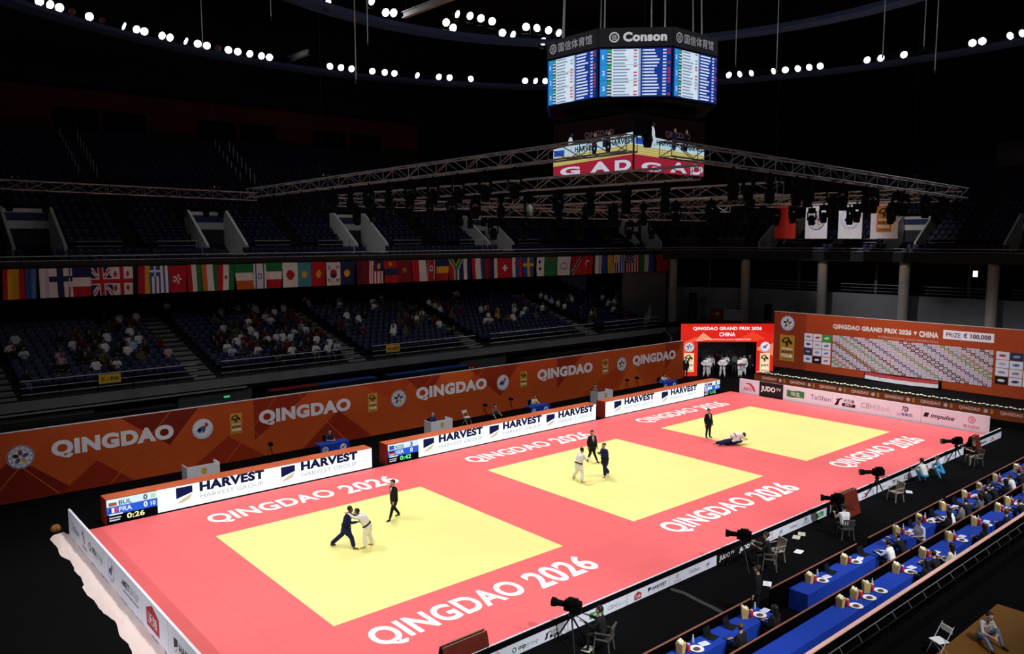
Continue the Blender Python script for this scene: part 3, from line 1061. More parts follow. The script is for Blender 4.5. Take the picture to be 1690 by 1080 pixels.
# ================================================================== lower tier (straight side)
LZ0, LRISE, LDEEP, LROWS = 3.75, 0.21, 0.8, 16
LX0, LX1 = -16.0, 47.5
AISLES = [-4.9, 5.4, 15.7, 25.9, 38.6]
AW = 1.25
sec = [(25.0, 3.3), (25.0, LZ0), (26.1, LZ0)]
for k in range(LROWS):
    y = 26.1 + LDEEP * k
    z = LZ0 + LRISE * (k + 1)
    sec += [(y, z), (y + LDEEP, z)]
yb = 26.1 + LDEEP * LROWS
sec += [(yb, 3.0), (25.2, 3.0)]
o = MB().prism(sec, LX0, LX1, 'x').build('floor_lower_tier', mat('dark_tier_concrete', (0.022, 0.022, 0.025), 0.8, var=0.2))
tag(o, kind='structure')
o = MB().box(LX0, LX1, 24.93, 25.02, 3.28, 3.78).build('trim_1', mat('grey_fascia', (0.26, 0.26, 0.27), 0.75, var=0.15, scale=0.9))
tag(o, kind='structure')
o = MB().box(LX0, 7.5, 24.80, 24.90, 3.12, 3.2).build('trim_2', mat('pale_pipe', (0.42, 0.41, 0.38), 0.5))
tag(o, kind='structure')
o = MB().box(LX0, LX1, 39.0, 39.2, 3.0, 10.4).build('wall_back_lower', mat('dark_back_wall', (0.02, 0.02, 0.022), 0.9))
tag(o, kind='structure')

# stairways with light nosings
M_STEP = mat('pale_stair_concrete', (0.30, 0.30, 0.29), 0.8, var=0.1)
AN = ['at the frame-edge', 'beside the first yellow notice', 'beside the second yellow notice', 'above the 5A sign', 'near the grey corner wall']
step_me = {}
for a, nm in zip(AISLES, AN):
    t = thing('stairway', 'pale concrete stairway in the lower tier ' + nm, 'stairs', (a, 26.1, LZ0), group='stairways of the lower tier')
    if 's' not in step_me:
        step_me['s'] = MB().box(-AW / 2, AW / 2, 0.0, 0.26, 0.0, 0.10).mesh('step', M_STEP)
    for k in range(LROWS):
        obj('step', step_me['s'], t, (0, LDEEP * k - 0.27, LRISE * k))
        obj('step', step_me['s'], t, (0, LDEEP * k + 0.02, LRISE * (k + 1) - 0.09))

# seats
seat_mb = MB()
seat_mb.cbox(-0.21, 0.21, 0.02, 0.42, 0.36, 0.43, 0.02)
seat_mb.add([(-0.21, 0.40, 0.42), (0.21, 0.40, 0.42), (0.21, 0.50, 0.80), (-0.21, 0.50, 0.80), (-0.21, 0.45, 0.42), (0.21, 0.45, 0.42), (0.21, 0.55, 0.80), (-0.21, 0.55, 0.80)],
            [(0, 1, 2, 3), (7, 6, 5, 4), (3, 2, 6, 7), (0, 3, 7, 4), (1, 5, 6, 2)])
seat_simple = seat_mb
M_SEATNO = mat('white_seat_badge', (0.3, 0.31, 0.36), 0.4)
seat_leg = MB().prism([(-0.18, 0.0), (-0.13, 0.0), (-0.13, 0.3), (0.13, 0.3), (0.13, 0.0), (0.18, 0.0), (0.18, 0.36), (-0.18, 0.36)], 0.2, 0.34, 'y')
seat_badge = MB().box(-0.045, 0.045, 0.468, 0.486, 0.70, 0.745)
seat_shell_me = seat_mb.mesh('seat_shell', M_SEAT)
seat_leg_me = seat_leg.mesh('bracket', M_DARKMETAL)
seat_badge_me = seat_badge.mesh('number_badge', M_SEATNO)

SEATS = []      # (row, x, y, z)
BLOCKS = []
ed = [LX0] + AISLES + [LX1]
for b in range(len(ed) - 1):
    x0 = ed[b] + (AW / 2 + 0.3 if b else 0.4)
    x1 = ed[b + 1] - (AW / 2 + 0.3 if b < len(ed) - 2 else 0.6)
    n = int((x1 - x0) / 0.52)
    BLOCKS.append((x0, n))
    for r_ in range(LROWS):
        for i in range(n):
            SEATS.append((r_, x0 + 0.52 * (i + 0.5), 26.1 + LDEEP * r_ + 0.22, LZ0 + LRISE * (r_ + 1), b, i))
BNAMES = ['the frame-edge block', 'the first notice block', 'the densest block', 'the second notice block', 'the emptiest block', 'the corner block']
near = [s for s in SEATS if s[0] <= 2 and -5 < s[1] < 47]
IND = set()
for s in sorted(near, key=lambda s: (s[0], s[1])):
    if len(IND) >= 296:
        break
    IND.add((s[0], s[4], s[5]))
mass = MB()
seat_root = None


def in_view_x(x, y):
    # leave out what lies far outside the picture on the near side
    return x > -0.2 * (y - 25) * -1 - 9


for (r_, x, y, z, b, i) in SEATS:
    if (r_, b, i) in IND:
        if seat_root is None:
            seat_root = thing('stadium_seat', 'dark blue plastic seat, %s row, %s seat of %s' % (ORD[r_], ORD[i], BNAMES[b]), 'seat', (x, y, z), group='seats in the front rows of the lower tier')
            obj('seat_shell', seat_shell_me, seat_root)
            obj('bracket', seat_leg_me, seat_root)
            obj('number_badge', seat_badge_me, seat_root)
            remember(seat_root)
        else:
            q = dup(seat_root, (x, y, z))
            q['label'] = 'dark blue plastic seat, %s row, %s seat of %s' % (ORD[r_], ORD[i], BNAMES[b])
    elif x > -9:
        mass.M = Matrix.Translation((x, y, z))
        mass.add(seat_mb.v, seat_mb.f, 0)
        mass.add(seat_badge.v, seat_badge.f, 1)
mass.M = None


# guard rail of the lower tier: one run for each seat block
def railing(name, label, pts, z, h, group, rails=(1.0, 0.66, 0.33), step=1.8, mid=M_DARKMETAL, r=0.03):
    t = thing(name, label, 'railing', (0, 0, 0), group=group)
    for k, fr_ in enumerate(rails):
        mb = MB()
        for a, b in zip(pts[:-1], pts[1:]):
            mb.tube((a[0], a[1], z + h * fr_), (b[0], b[1], z + h * fr_), r if k == 0 else r * 0.7, n=6)
        mb.build('top_rail' if k == 0 else 'rail', M_STEEL, t)
    dist = 0.0
    nxt = 0.0
    for a, b in zip(pts[:-1], pts[1:]):
        L = math.hypot(b[0] - a[0], b[1] - a[1])
        while nxt <= dist + L + 1e-6:
            u = (nxt - dist) / L
            x, y = a[0] + (b[0] - a[0]) * u, a[1] + (b[1] - a[1]) * u
            MB().tube((x, y, z), (x, y, z + h), 0.028, n=6).build('post', mid, t)
            nxt += step
        dist += L
    return t


bn = ['at the frame edge', 'under the first yellow notice', 'in front of the densest crowd', 'under the second yellow notice', 'in front of the mostly empty block', 'at the corner end']
for b in range(len(ed) - 1):
    x0, x1 = ed[b] + (0.7 if b else 0), ed[b + 1] - 0.7
    if x1 < -9:
        continue
    x0 = max(x0, -9.5)
    railing('guard_railing', 'steel guard railing of the lower tier ' + bn[b], [(x0, 25.12), (x1, 25.12)], LZ0, 1.05, 'guard railings of the lower tier')
# sloping handrail bars at the corner end of the tier
hr = thing('stair_handrail', 'bright sloping handrails at the corner end of the lower tier', 'railing', (44.6, 25.2, 3.4))
for k in range(4):
    MB().tube((0, 0, 0.25 + 0.3 * k), (3.0, 1.6, 1.45 + 0.3 * k), 0.03, n=6).build('rail', M_STEEL, hr)
for u in (0, 0.5, 1):
    MB().tube((3 * u, 1.6 * u, 0), (3 * u, 1.6 * u, 1.2 + 1.2 * u), 0.03, n=6).build('post', M_DARKMETAL, hr)

# yellow notices on the rail
for x, nm in ((0.0, 'first'), (18.0, 'second')):
    t = thing('notice_sign', 'yellow notice board with dark characters on the %s railing' % ('lower-tier' if nm == 'first' else 'mid-hall'), 'sign', (x, 25.05, 4.25), group='yellow notices')
    MB().box(-0.55, 0.55, 0, 0.03, 0, 0.5).build('plate', mat('yellow_sign', (0.75, 0.55, 0.05), 0.5), t)
    d = Decal((-0.45, 0, 0.14), (1, 0, 0), (0, 0, 1))
    d.text('禁止翻越', 0, 0, 0.9, 0.22, '#2a2208', 0.03)
    d.build('lettering', t)

# retracted bleachers under the tier
M_BLEA = mat('dark_bleacher_front', (0.012, 0.012, 0.016), 0.6, var=0.3)
M_BBLUE = mat('blue_bench_top', (0.02, 0.07, 0.30), 0.5, var=0.15)
M_BRED = mat('red_bench_top', (0.28, 0.02, 0.02), 0.5)
for x0, x1, nm, red in ((-9, 3.0, 'behind the first QINGDAO word', 0), (8.6, 16.0, 'with red and blue seat tops', 3.0), (16.9, 23.6, 'with blue seat tops', 0), (29, 38, 'behind the fourth QINGDAO word', 0)):
    t = thing('retracted_bleacher', 'folded dark bleacher ' + nm, 'bleacher', ((x0 + x1) / 2, 23.6, -0.05), group='retracted bleachers below the tier')
    w = (x1 - x0) / 2
    for k in range(9):
        MB().box(-w, w, 0.03 * k, 1.1, 0.32 * k + 0.02, 0.32 * k + 0.29).build('bench_front', M_BLEA, t)
    n = max(1, int(2 * w / 1.05))
    if nm.endswith('tops'):
        for k in range(n):
            xa = -w + 2 * w * k / n
            MB().cbox(xa + 0.03, xa + 2 * w / n - 0.03, 0.25, 0.95, 2.87, 2.95, 0.02).build('seat_top', M_BRED if k * 1.05 < red else M_BBLUE, t)
# piers and doors between the bleachers
for x, nm in ((5.8, 2), (26.2, 3), (-3.0, 4)):
    o = MB().box(x - 2.2, x + 2.2, 25.3, 25.6, -0.05, 3.0).build('wall_under_tier', mat('pier_grey', (0.10, 0.10, 0.105), 0.8))
    tag(o, kind='structure')
    dd = thing('door_%d' % nm, None, None, (x + 0.2, 25.28, -0.05))
    tag(dd, kind='structure')
    MB().box(-0.6, 0.6, -0.03, 0.05, 0, 2.15).build('door_leaf', mat('grey_door', (0.14, 0.14, 0.15), 0.6), dd)
    MB().box(0.42, 0.5, -0.08, -0.03, 1.0, 1.05).build('handle', M_STEEL, dd)
t = thing('sector_sign', 'red sector sign reading 5A on the grey pier', 'sign', (25.0, 25.255, 1.9))
MB().box(-0.42, 0.42, 0, 0.04, 0, 0.75).build('plate', mat('dark_red_sign', (0.3, 0.02, 0.03), 0.5), t)
Decal((-0.27, 0, 0.2), (1, 0, 0), (0, 0, 1)).text('5A', 0, 0, 0.54, 0.36, '#e8d8d8', 0.04).build('lettering', t)
t = thing('exit_sign', 'small green lit exit sign over the door under the tier', 'sign', (6.4, 25.2, 2.55))
MB().box(-0.2, 0.2, 0, 0.06, 0, 0.16).build('housing', M_DARKMETAL, t)
MB().box(-0.18, 0.18, -0.01, 0, 0.02, 0.14).build('lamp', led('#2fd08a', 0.8), t)

# ================================================================== upper tier: plan path with a rounded corner
PATH = []
for k in range(0, 96):
    PATH.append((-36 + k * (86 / 95.0), 30.0, 0.0, 1.0))
for k in range(1, 25):
    a = R(90 - 90 * k / 24)
    PATH.append((50 + 8 * math.cos(a), 22 + 8 * math.sin(a), math.cos(a), math.sin(a)))
for k in range(1, 40):
    q = k / 39
    PATH.append((58 + 2.2 * math.sin(q * math.pi / 2), 22 - 52 * q, 1.0, 0.02))
ARC = [0.0]
for a, b in zip(PATH[:-1], PATH[1:]):
    ARC.append(ARC[-1] + math.hypot(b[0] - a[0], b[1] - a[1]))


def at(s, off=0.0):
    s = max(0, min(ARC[-1] - 1e-6, s))
    import bisect
    i = max(0, bisect.bisect_right(ARC, s) - 1)
    i = min(i, len(PATH) - 2)
    u = (s - ARC[i]) / (ARC[i + 1] - ARC[i])
    p = [PATH[i][k] * (1 - u) + PATH[i + 1][k] * u for k in range(4)]
    L = math.hypot(p[2], p[3])
    return (p[0] + off * p[2] / L, p[1] + off * p[3] / L, p[2] / L, p[3] / L)


def loft(section, s0, s1, step=1.0):
    """sweep a closed (offset, z) outline along the path between arc lengths"""
    n = max(1, int((s1 - s0) / step))
    mb = MB()
    m = len(section)
    vs, fs = [], []
    for k in range(n + 1):
        s = s0 + (s1 - s0) * k / n
        x, y, nx, ny = at(s)
        for d_, z in section:
            vs.append((x + nx * d_, y + ny * d_, z))
    for k in range(n):
        for i in range(m):
            j = (i + 1) % m
            fs.append((k * m + i, k * m + j, (k + 1) * m + j, (k + 1) * m + i))
    fs.append(tuple(range(m)))
    fs.append(tuple(reversed(range(n * m, (n + 1) * m))))
    return mb.add(vs, fs)


def urow(k):
    """(offset, z) of the tread of row k"""
    if k < 2:
        return 0.55 + 0.85 * k, 10.3 + 0.35 * k
    return 3.6 + 0.85 * (k - 2), 11.4 + 0.5 * (k - 2)


UROWS = 20
S_OF_X = lambda x: x + 36.0
VOMS = [34.4, 45.6, 56.9, 69.9, 88.6, 98.4, 110.6, 120.2]
VW = 2.7


def usection(full=True, vom=False):
    s = [(-0.1, 9.9), (-0.1, 10.75), (0.15, 10.75), (0.15, 10.3)]
    for k in range(2):
        d_, z = urow(k)
        s += [(d_, z), (d_ + 0.85, z)]
    s += [(2.3, 10.9)]
    k0 = 2
    if vom:
        s += [(6.4, 10.9)]
        k0 = 6
    else:
        s += [(3.6, 10.9)]
    for k in range(k0, UROWS):
        d_, z = urow(k)
        if k == k0 and vom:
            s += [(6.4, z + 0.6), (6.65, z + 0.6), (6.65, z), (d_ + 0.85, z)]
        else:
            s += [(d_, z), (d_ + 0.85, z)]
    s += [(s[-1][0], s[-1][1] - 0.6), (4.0, 10.2), (0.4, 9.9)]
    return s


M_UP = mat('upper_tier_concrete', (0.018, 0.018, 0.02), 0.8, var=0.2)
cuts = []
for v in VOMS:
    cuts += [v - VW / 2, v + VW / 2]
prev = 20.0
tier = MB()
for k, v in enumerate(VOMS):
    m1 = loft(usection(), prev, v - VW / 2)
    m2 = loft(usection(vom=True), v - VW / 2, v + VW / 2)
    tier.add(m1.v, m1.f).add(m2.v, m2.f)
    prev = v + VW / 2
m1 = loft(usection(), prev, 136)
tier.add(m1.v, m1.f)
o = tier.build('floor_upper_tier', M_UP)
tag(o, kind='structure')

# entrance walls of the upper tier (white side walls with a sloping top, blue striped back)
M_BSTRIPE = mat('blue_portal_band', (0.03, 0.05, 0.16), 0.6)
for k, v in enumerate(VOMS):
    x, y, nx, ny = at(v)
    rz = math.atan2(ny, nx) - math.pi / 2
    o = bpy.data.objects.new('wall_portal', None)
    COL.objects.link(o)
    o.location = (x, y, 0)
    o.rotation_euler = (0, 0, rz)
    tag(o, kind='structure')
    for sx in (-1, 1):
        MB().prism([(2.35, 10.9), (6.5, 10.9), (6.5, 14.05), (5.9, 14.05), (2.9, 12.0), (2.35, 11.6)], sx * VW / 2 - 0.09, sx * VW / 2 + 0.09, 'x').build('side_wall', M_WHITEWALL, o)
    MB().box(-VW / 2, VW / 2, 6.32, 6.4, 12.7, 13.95).build('back_wall', M_WHITEWALL, o)
    MB().box(-VW / 2, VW / 2, 6.28, 6.32, 13.2, 13.7).build('blue_band', M_BSTRIPE, o)
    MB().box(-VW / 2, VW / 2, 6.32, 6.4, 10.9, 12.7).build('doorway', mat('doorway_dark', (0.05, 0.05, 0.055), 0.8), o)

# upper seats: all in the one mass
aisle_u = []
for a, b in zip(VOMS[:-1], VOMS[1:]):
    aisle_u.append((a + b) / 2)
for k in range(UROWS - 1):
    d_, z = urow(k)
    s = 30.0
    while s < 130:
        s += 0.54
        if k >= 2 and k < 7 and any(abs(s - v) < VW / 2 + 0.45 for v in VOMS):
            continue
        if any(abs(s - v) < VW / 2 + 0.4 for v in VOMS) and k < 2 and int(s * 10) % 2 == 9:
            continue
        if k >= 2 and any(abs(s - v) < 0.65 for v in aisle_u):
            continue
        if k < 2 and any(abs(s - v) < 0.9 for v in VOMS):
            continue
        x, y, nx, ny = at(s, d_ + 0.2)
        mass.M = Matrix.Translation((x, y, z)) @ Matrix.Rotation(math.atan2(ny, nx) - math.pi / 2, 4, 'Z')
        mass.add(seat_mb.v, seat_mb.f, 0)
        if k < 9:
            mass.add(seat_badge.v, seat_badge.f, 1)
mass.M = None
o = mass.build('stadium_seating', [M_SEAT, M_SEATNO])
tag(o, 'rows of dark blue seats filling the two tiers', 'seating', kind='stuff')

# upper guard rails
UB = [22.0] + VOMS + [134.0]
un = ['at the frame edge', 'above the Finnish flag', 'above the Japanese flag', 'above the Korean flag', 'above the Swiss flag', 'around the corner', 'behind the red banner', 'behind the judo tour banner', 'at the far frame edge']
for k, (a, b) in enumerate(zip(UB[:-1], UB[1:])):
    n = max(2, int((b - a) / 1.5))
    pts = [at(a + (b - a) * i / n, 0.02)[:2] for i in range(n + 1)]
    railing('balcony_railing', 'long steel balcony railing of the upper tier ' + un[k], pts, 10.75, 0.32, 'railings of the upper tier', rails=(1.0, 0.2), step=2.2)
# short crush barriers beside the portals
for k, v in enumerate(VOMS[:7]):
    for sg in (-1, 1):
        s = v + sg * (VW / 2 + 1.9)
        x, y, nx, ny = at(s, 2.45)
        t = thing('crush_barrier', 'short bright crush barrier at the portal ' + ['at the frame edge', 'behind the Hong Kong flag', 'behind the Mongolian flag', 'behind the Swedish flag', 'behind the American flag', 'behind the red banner', 'beside the judo tour banner'][k] + (' on its far side' if sg > 0 else ' on its near side'), 'railing', (x, y, 10.9), math.atan2(ny, nx) - math.pi / 2, group='crush barriers of the upper tier')
        for z in (1.0, 0.7, 0.4):
            MB().tube((-1.3, 0, z), (1.3, 0, z), 0.022, n=6).build('rail', M_STEEL, t)
        for xx in (-1.3, 0, 1.3):
            MB().tube((xx, 0, 0), (xx, 0, 1.0), 0.022, n=6).build('post', M_DARKMETAL, t)
# aisle handrail posts in the high dark rows
for s, nm in ((S_OF_X(15.3), 'above the Korean flag'), (S_OF_X(3.5), 'above the British flag')):
    t = thing('aisle_handrail', 'row of pale posts climbing the dark upper rows ' + nm, 'railing', (0, 0, 0))
    for k in range(12, 19):
        for ds in (-0.6, 0.6):
            d_, z = urow(k)
            x, y, _, _ = at(s + ds, d_ + 0.3)
            MB().tube((x, y, z), (x, y, z + 0.95), 0.025, n=5).build('post', M_STEEL, t)

# orange booth wall high behind the upper rows, with dark windows
o = thing('wall_booths', None, None, (0, 46.6 + 3.2, 19.8))
tag(o, kind='structure')
MB().box(-12, 37, 0, 0.3, 0, 4.0).build('wall_face', mat('dark_orange_booth_wall', (0.05, 0.012, 0.005), 0.8), o)
for x0, x1 in ((-9, -6.2), (-5.4, -2.6), (3, 6.2), (6.6, 9.8), (14, 17.4), (17.8, 21.2), (25, 28.4), (29, 32.4)):
    w = MB().box(x0, x1, -0.05, 0.0, 0.9, 2.5).build('window', mat('dark_glass', (0.003, 0.003, 0.004), 0.8, spec=0.0), o)
    MB().box((x0 + x1) / 2 - 0.04, (x0 + x1) / 2 + 0.04, -0.09, -0.05, 0.9, 2.5).build('mullion', M_DARKMETAL, w)
for s0, s1, nm in ((74, 136, 'end'), (20, 74, 'side')):
    o = loft([(21, 9.5), (21, 34), (21.5, 34), (21.5, 9.5)], s0, s1, 3.0).build('wall_' + nm, mat('black_hall_wall', (0.006, 0.006, 0.008), 0.9))
    tag(o, kind='structure')
o = MB().box(-45, 85, -45, 55, 34, 34.3).build('ceiling', mat('black_roof', (0.006, 0.006, 0.008), 0.9))
tag(o, kind='structure')

# ================================================================== far end below the upper tier: columns, parapets, recess
M_COLUMN = mat('beige_concrete_column', (0.42, 0.37, 0.32), 0.8, var=0.1, scale=2)
col_s = [90.2, 96.8, 104.5, 111.8, 118.65, 125.5]
for k, s in enumerate(col_s):
    x, y, nx, ny = at(s, 0.9)
    t = thing('concrete_column', 'beige concrete column ' + ['behind the last red flag', 'behind the red arch', 'above the federation emblem', 'above the word CHINA', 'above the prize panel', 'past the prize panel'][k], 'column', (x, y, -0.05), math.atan2(ny, nx), group='columns under the upper tier')
    for j in range(10):
        MB().lathe([(0.44, 0.0), (0.44, 0.98), (0.43, 1.0)], 14, (0, 0, j * 1.0)).build('drum', M_COLUMN, t)
o = loft([(2.4, 3.4), (2.4, 6.9), (2.65, 6.9), (2.65, 3.4)], 85, 134, 1.2).build('wall_end_parapet', mat('grey_parapet_panel', (0.22, 0.22, 0.23), 0.75, var=0.15, scale=0.6))
tag(o, kind='structure')
o = loft([(-3.5, 3.0), (-3.5, 3.5), (2.5, 3.5), (2.5, 3.0)], 84, 134, 1.2).build('floor_end_terrace', M_CONC_D)
tag(o, kind='structure')
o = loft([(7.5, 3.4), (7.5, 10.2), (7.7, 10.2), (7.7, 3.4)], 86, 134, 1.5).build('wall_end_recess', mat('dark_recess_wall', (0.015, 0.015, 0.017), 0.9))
tag(o, kind='structure')
o = loft([(-3.45, -0.05), (-3.45, 3.0), (-3.2, 3.0), (-3.2, -0.05)], 84, 134, 1.5).build('wall_end_base', mat('terrace_face', (0.02, 0.02, 0.022), 0.85))
tag(o, kind='structure')
# thin mullions and railing lines in the recess
for k, s in enumerate((93.6, 100.6, 108.1, 115.9, 122.2)):
    x, y, nx, ny = at(s, 4.0)
    t = thing('recess_mullion', 'thin dark post in the recess ' + ['beside the speaker stack', 'behind the red banner', 'under the emblem banner', 'under the judo tour banner', 'beyond the prize panel'][k], 'post', (x, y, 3.5), math.atan2(ny, nx))
    MB().box(-0.12, 0.12, -0.12, 0.12, 0, 6.4).build('shaft', mat('dull_post', (0.09, 0.09, 0.09), 0.8), t)
    MB().box(-0.2, 0.2, -0.2, 0.2, 0, 0.15).build('shoe', M_DARKMETAL, t)
for k, (a, b) in enumerate(zip(col_s[1:-1], col_s[2:])):
    pts = [at(a + 0.6 + (b - a - 1.2) * i / 5, 3.4)[:2] for i in range(6)]
    railing('recess_railing', 'dim railing above the grey parapet ' + ['behind the red arch', 'under the emblem banner', 'under the judo tour banner', 'above the prize panel'][k], pts, 6.5, 1.2, 'railings of the far recess', rails=(1.0, 0.75, 0.5), step=3.5, r=0.02)
t = thing('wall_lamp', 'small white lit lamp box in the dark far recess', 'lamp', (*at(115.25, 7.3)[:2], 8.5), math.atan2(at(115.25)[3], at(115.25)[2]))
MB().box(0, 0.15, -0.22, 0.22, 0, 0.6).build('housing', M_DARKMETAL, t)
MB().box(-0.03, 0, -0.18, 0.18, 0.04, 0.56).build('diffuser', led('#ffffff', 3.0), t)
# speaker stack, red trolley board, framed doors on the terrace
x, y, nx, ny = at(92.05, 0.4)
t = thing('loudspeaker_stack', 'tall black loudspeaker stack on the terrace behind the arch', 'loudspeaker', (x, y, 3.5), math.atan2(ny, nx))
for k, (w, h) in enumerate(((0.9, 1.3), (0.7, 1.6))):
    z = 0 if k == 0 else 1.3
    c = MB().box(-0.35, 0.35, -w / 2, w / 2, z, z + h).build('cabinet', M_BLACK, t)
    MB().box(-0.37, -0.35, -w / 2 + 0.05, w / 2 - 0.05, z + 0.05, z + h - 0.05).build('grille', M_DARKMETAL, c)
x, y, nx, ny = at(95.3, -1.0)
t = thing('notice_trolley', 'red sign beside a white gridded sheet on the terrace rail', 'sign', (x, y, 3.5), math.atan2(ny, nx))
MB().box(-0.03, 0.03, 0.1, 1.4, 0.4, 1.5).build('red_plate', mat('dim_red_sign', (0.22, 0.02, 0.02), 0.6), t)
MB().box(-0.03, 0.03, -1.9, 0.0, 0.35, 1.4).build('sheet', mat('dim_white_sheet', (0.4, 0.4, 0.42), 0.6), t)
d = Decal((-0.03, 1.3, 0.7), (0, -1, 0), (0, 0, 1))
d.text('41', 0.4, 0.1, 0.4, 0.35, '#e8e0e0', 0.02)
for a in range(4):
    for b in range(6):
        d.rect(1.42 + b * 0.29, 1.64 + b * 0.29, -0.26 + a * 0.24, -0.12 + a * 0.24, '#70707a')
d.build('print', t)
for u in (-1.8, -0.9, 0.0, 1.2):
    MB().tube((0, u, 0), (0, u, 0.4), 0.025, n=6).build('post', M_DARKMETAL, t)
for k, (s, off, zz) in enumerate(((89.0, 2.0, 4.6), (98.35, 2.36, 3.6))):
    x, y, nx, ny = at(s, off)
    t = thing('framed_poster', ['pale framed dark poster on the grey corner wall', 'small framed dark panel above the arch corner'][k], 'poster', (x, y, zz), math.atan2(ny, nx))
    MB().box(-0.04, 0.0, -0.55, 0.55, 0, 1.9).build('frame', mat('pale_frame', (0.3, 0.3, 0.3), 0.6), t)
    MB().box(-0.05, -0.04, -0.45, 0.45, 0.1, 1.8).build('picture', mat('dark_poster', (0.015, 0.015, 0.02), 0.5), t)
o = MB().box(47.6, 54.0, 30.2, 30.5, 3.0, 9.9).build('wall_corner', mat('grey_corner_wall', (0.14, 0.135, 0.14), 0.8, var=0.15))
tag(o, kind='structure')
o = MB().box(47.6, 52.0, 25.3, 30.2, 3.0, 3.5).build('floor_corner_terrace', M_CONC)
tag(o, kind='structure')
# ================================================================== flags under the upper tier
def fv(*c):      # vertical bands
    return lambda u, v: c[min(len(c) - 1, int(u * len(c)))]


def fh(*c):      # horizontal bands, first on top
    return lambda u, v: c[min(len(c) - 1, int((1 - v) * len(c)))]


def disc(base, x, y, r, c):
    return lambda u, v: c if (u - x) ** 2 + ((v - y) * 1.35) ** 2 < r * r else (base(u, v) if callable(base) else base)


W_, R_, B_, G_, Y_, K_, N_ = '#e4e4ea', '#b3202c', '#2a4fa0', '#1f7a44', '#d9b02a', '#16161a', '#1f2a5c'


def f_union(u, v):
    du, dv = u - 0.5, v - 0.5
    if abs(du) < 0.07 or abs(dv) < 0.06:
        return R_
    if abs(du) < 0.13 or abs(dv) < 0.1:
        return W_
    if abs(abs(du) - abs(dv)) < 0.035:
        return R_
    if abs(abs(du) - abs(dv)) < 0.11:
        return W_
    return N_


def f_georgia(u, v):
    if abs(u - 0.5) < 0.09 or abs(v - 0.5) < 0.07:
        return R_
    for cu in (0.24, 0.76):
        for cv in (0.25, 0.75):
            a, b = abs(u - cu), abs(v - cv)
            if (a < 0.1 and b < 0.035) or (a < 0.04 and b < 0.08):
                return R_
    return W_


def f_greece(u, v):
    if v > 0.62 and u < 0.55:
        return W_ if abs(u - 0.27) < 0.06 or abs(v - 0.81) < 0.04 else B_
    return B_ if int(u * 9) % 2 == 0 else W_


def f_usa(u, v):
    if v > 0.52 and u < 0.6:
        return W_ if (int(u * 18) + int(v * 22)) % 4 == 0 else N_
    return R_ if int(u * 11) % 2 == 0 else W_


def f_malay(u, v):
    if v > 0.52 and u > 0.42:
        return Y_ if (u - 0.7) ** 2 + (v - 0.76) ** 2 < 0.018 else N_
    return R_ if int(u * 12) % 2 == 0 else W_


def f_korea(u, v):
    q = (u - 0.5) ** 2 + ((v - 0.5) * 1.3) ** 2
    if q < 0.06:
        return R_ if v > 0.5 else N_
    for cu in (0.2, 0.8):
        for cv in (0.22, 0.78):
            if abs(u - cu) < 0.1 and abs(v - cv) < 0.07 and int((u + v) * 30) % 2 == 0:
                return K_
    return W_


def f_safrica(u, v):
    a = abs(u - 0.5)
    if v < 0.5:
        return '#1f7a44' if a < 0.1 else (W_ if a < 0.18 else (R_ if u < 0.5 else N_))
    k = (v - 0.5) * 0.8
    if abs(a - k) < 0.1:
        return '#1f7a44'
    if abs(a - k) < 0.17:
        return W_ if a > k else Y_
    return K_ if a < k else (R_ if u < 0.5 else N_)


def f_swiss(u, v):
    return W_ if (abs(u - 0.5) < 0.07 and abs(v - 0.5) < 0.16) or (abs(v - 0.5) < 0.055 and abs(u - 0.5) < 0.22) else R_


def f_sweden(u, v):
    return Y_ if abs(u - 0.5) < 0.09 or abs(v - 0.62) < 0.07 else B_


def f_finland(u, v):
    return N_ if abs(u - 0.5) < 0.14 or abs(v - 0.62) < 0.1 else W_


def f_israel(u, v):
    if 0.12 < u < 0.24 or 0.76 < u < 0.88:
        return B_
    q = (u - 0.5) ** 2 + ((v - 0.5) * 1.35) ** 2
    return B_ if 0.014 < q < 0.032 else W_


def f_hk(u, v):
    a, b = u - 0.5, (v - 0.5) * 1.35
    q = math.hypot(a, b)
    return W_ if q < 0.24 and q > 0.03 and math.cos(5 * math.atan2(b, a)) > -0.1 else R_


def f_nk(u, v):
    if u < 0.14 or u > 0.86:
        return N_
    if u < 0.2 or u > 0.8:
        return W_
    return disc(R_, 0.5, 0.6, 0.2, W_)(u, v) if (u - 0.5) ** 2 + ((v - 0.6) * 1.35) ** 2 > 0.014 else R_


def f_uruguay(u, v):
    if v > 0.62 and u < 0.5:
        return Y_ if (u - 0.25) ** 2 + (v - 0.81) ** 2 < 0.02 else W_
    return B_ if int(u * 9) % 2 else W_


def f_turkey(u, v):
    q = (u - 0.5) ** 2 + ((v - 0.6) * 1.35) ** 2
    q2 = (u - 0.54) ** 2 + ((v - 0.56) * 1.35) ** 2
    return W_ if (q < 0.06 and q2 > 0.04) else R_


def f_trinidad(u, v):
    q = abs(u - v)
    return K_ if q < 0.09 else (W_ if q < 0.14 else R_)


def f_china(u, v):
    for a, b, r in ((0.75, 0.85, 0.09), (0.55, 0.93, 0.035), (0.5, 0.86, 0.035), (0.5, 0.78, 0.035), (0.56, 0.7, 0.035)):
        if (u - a) ** 2 + ((v - b) * 1.3) ** 2 < r * r:
            return Y_
    return R_


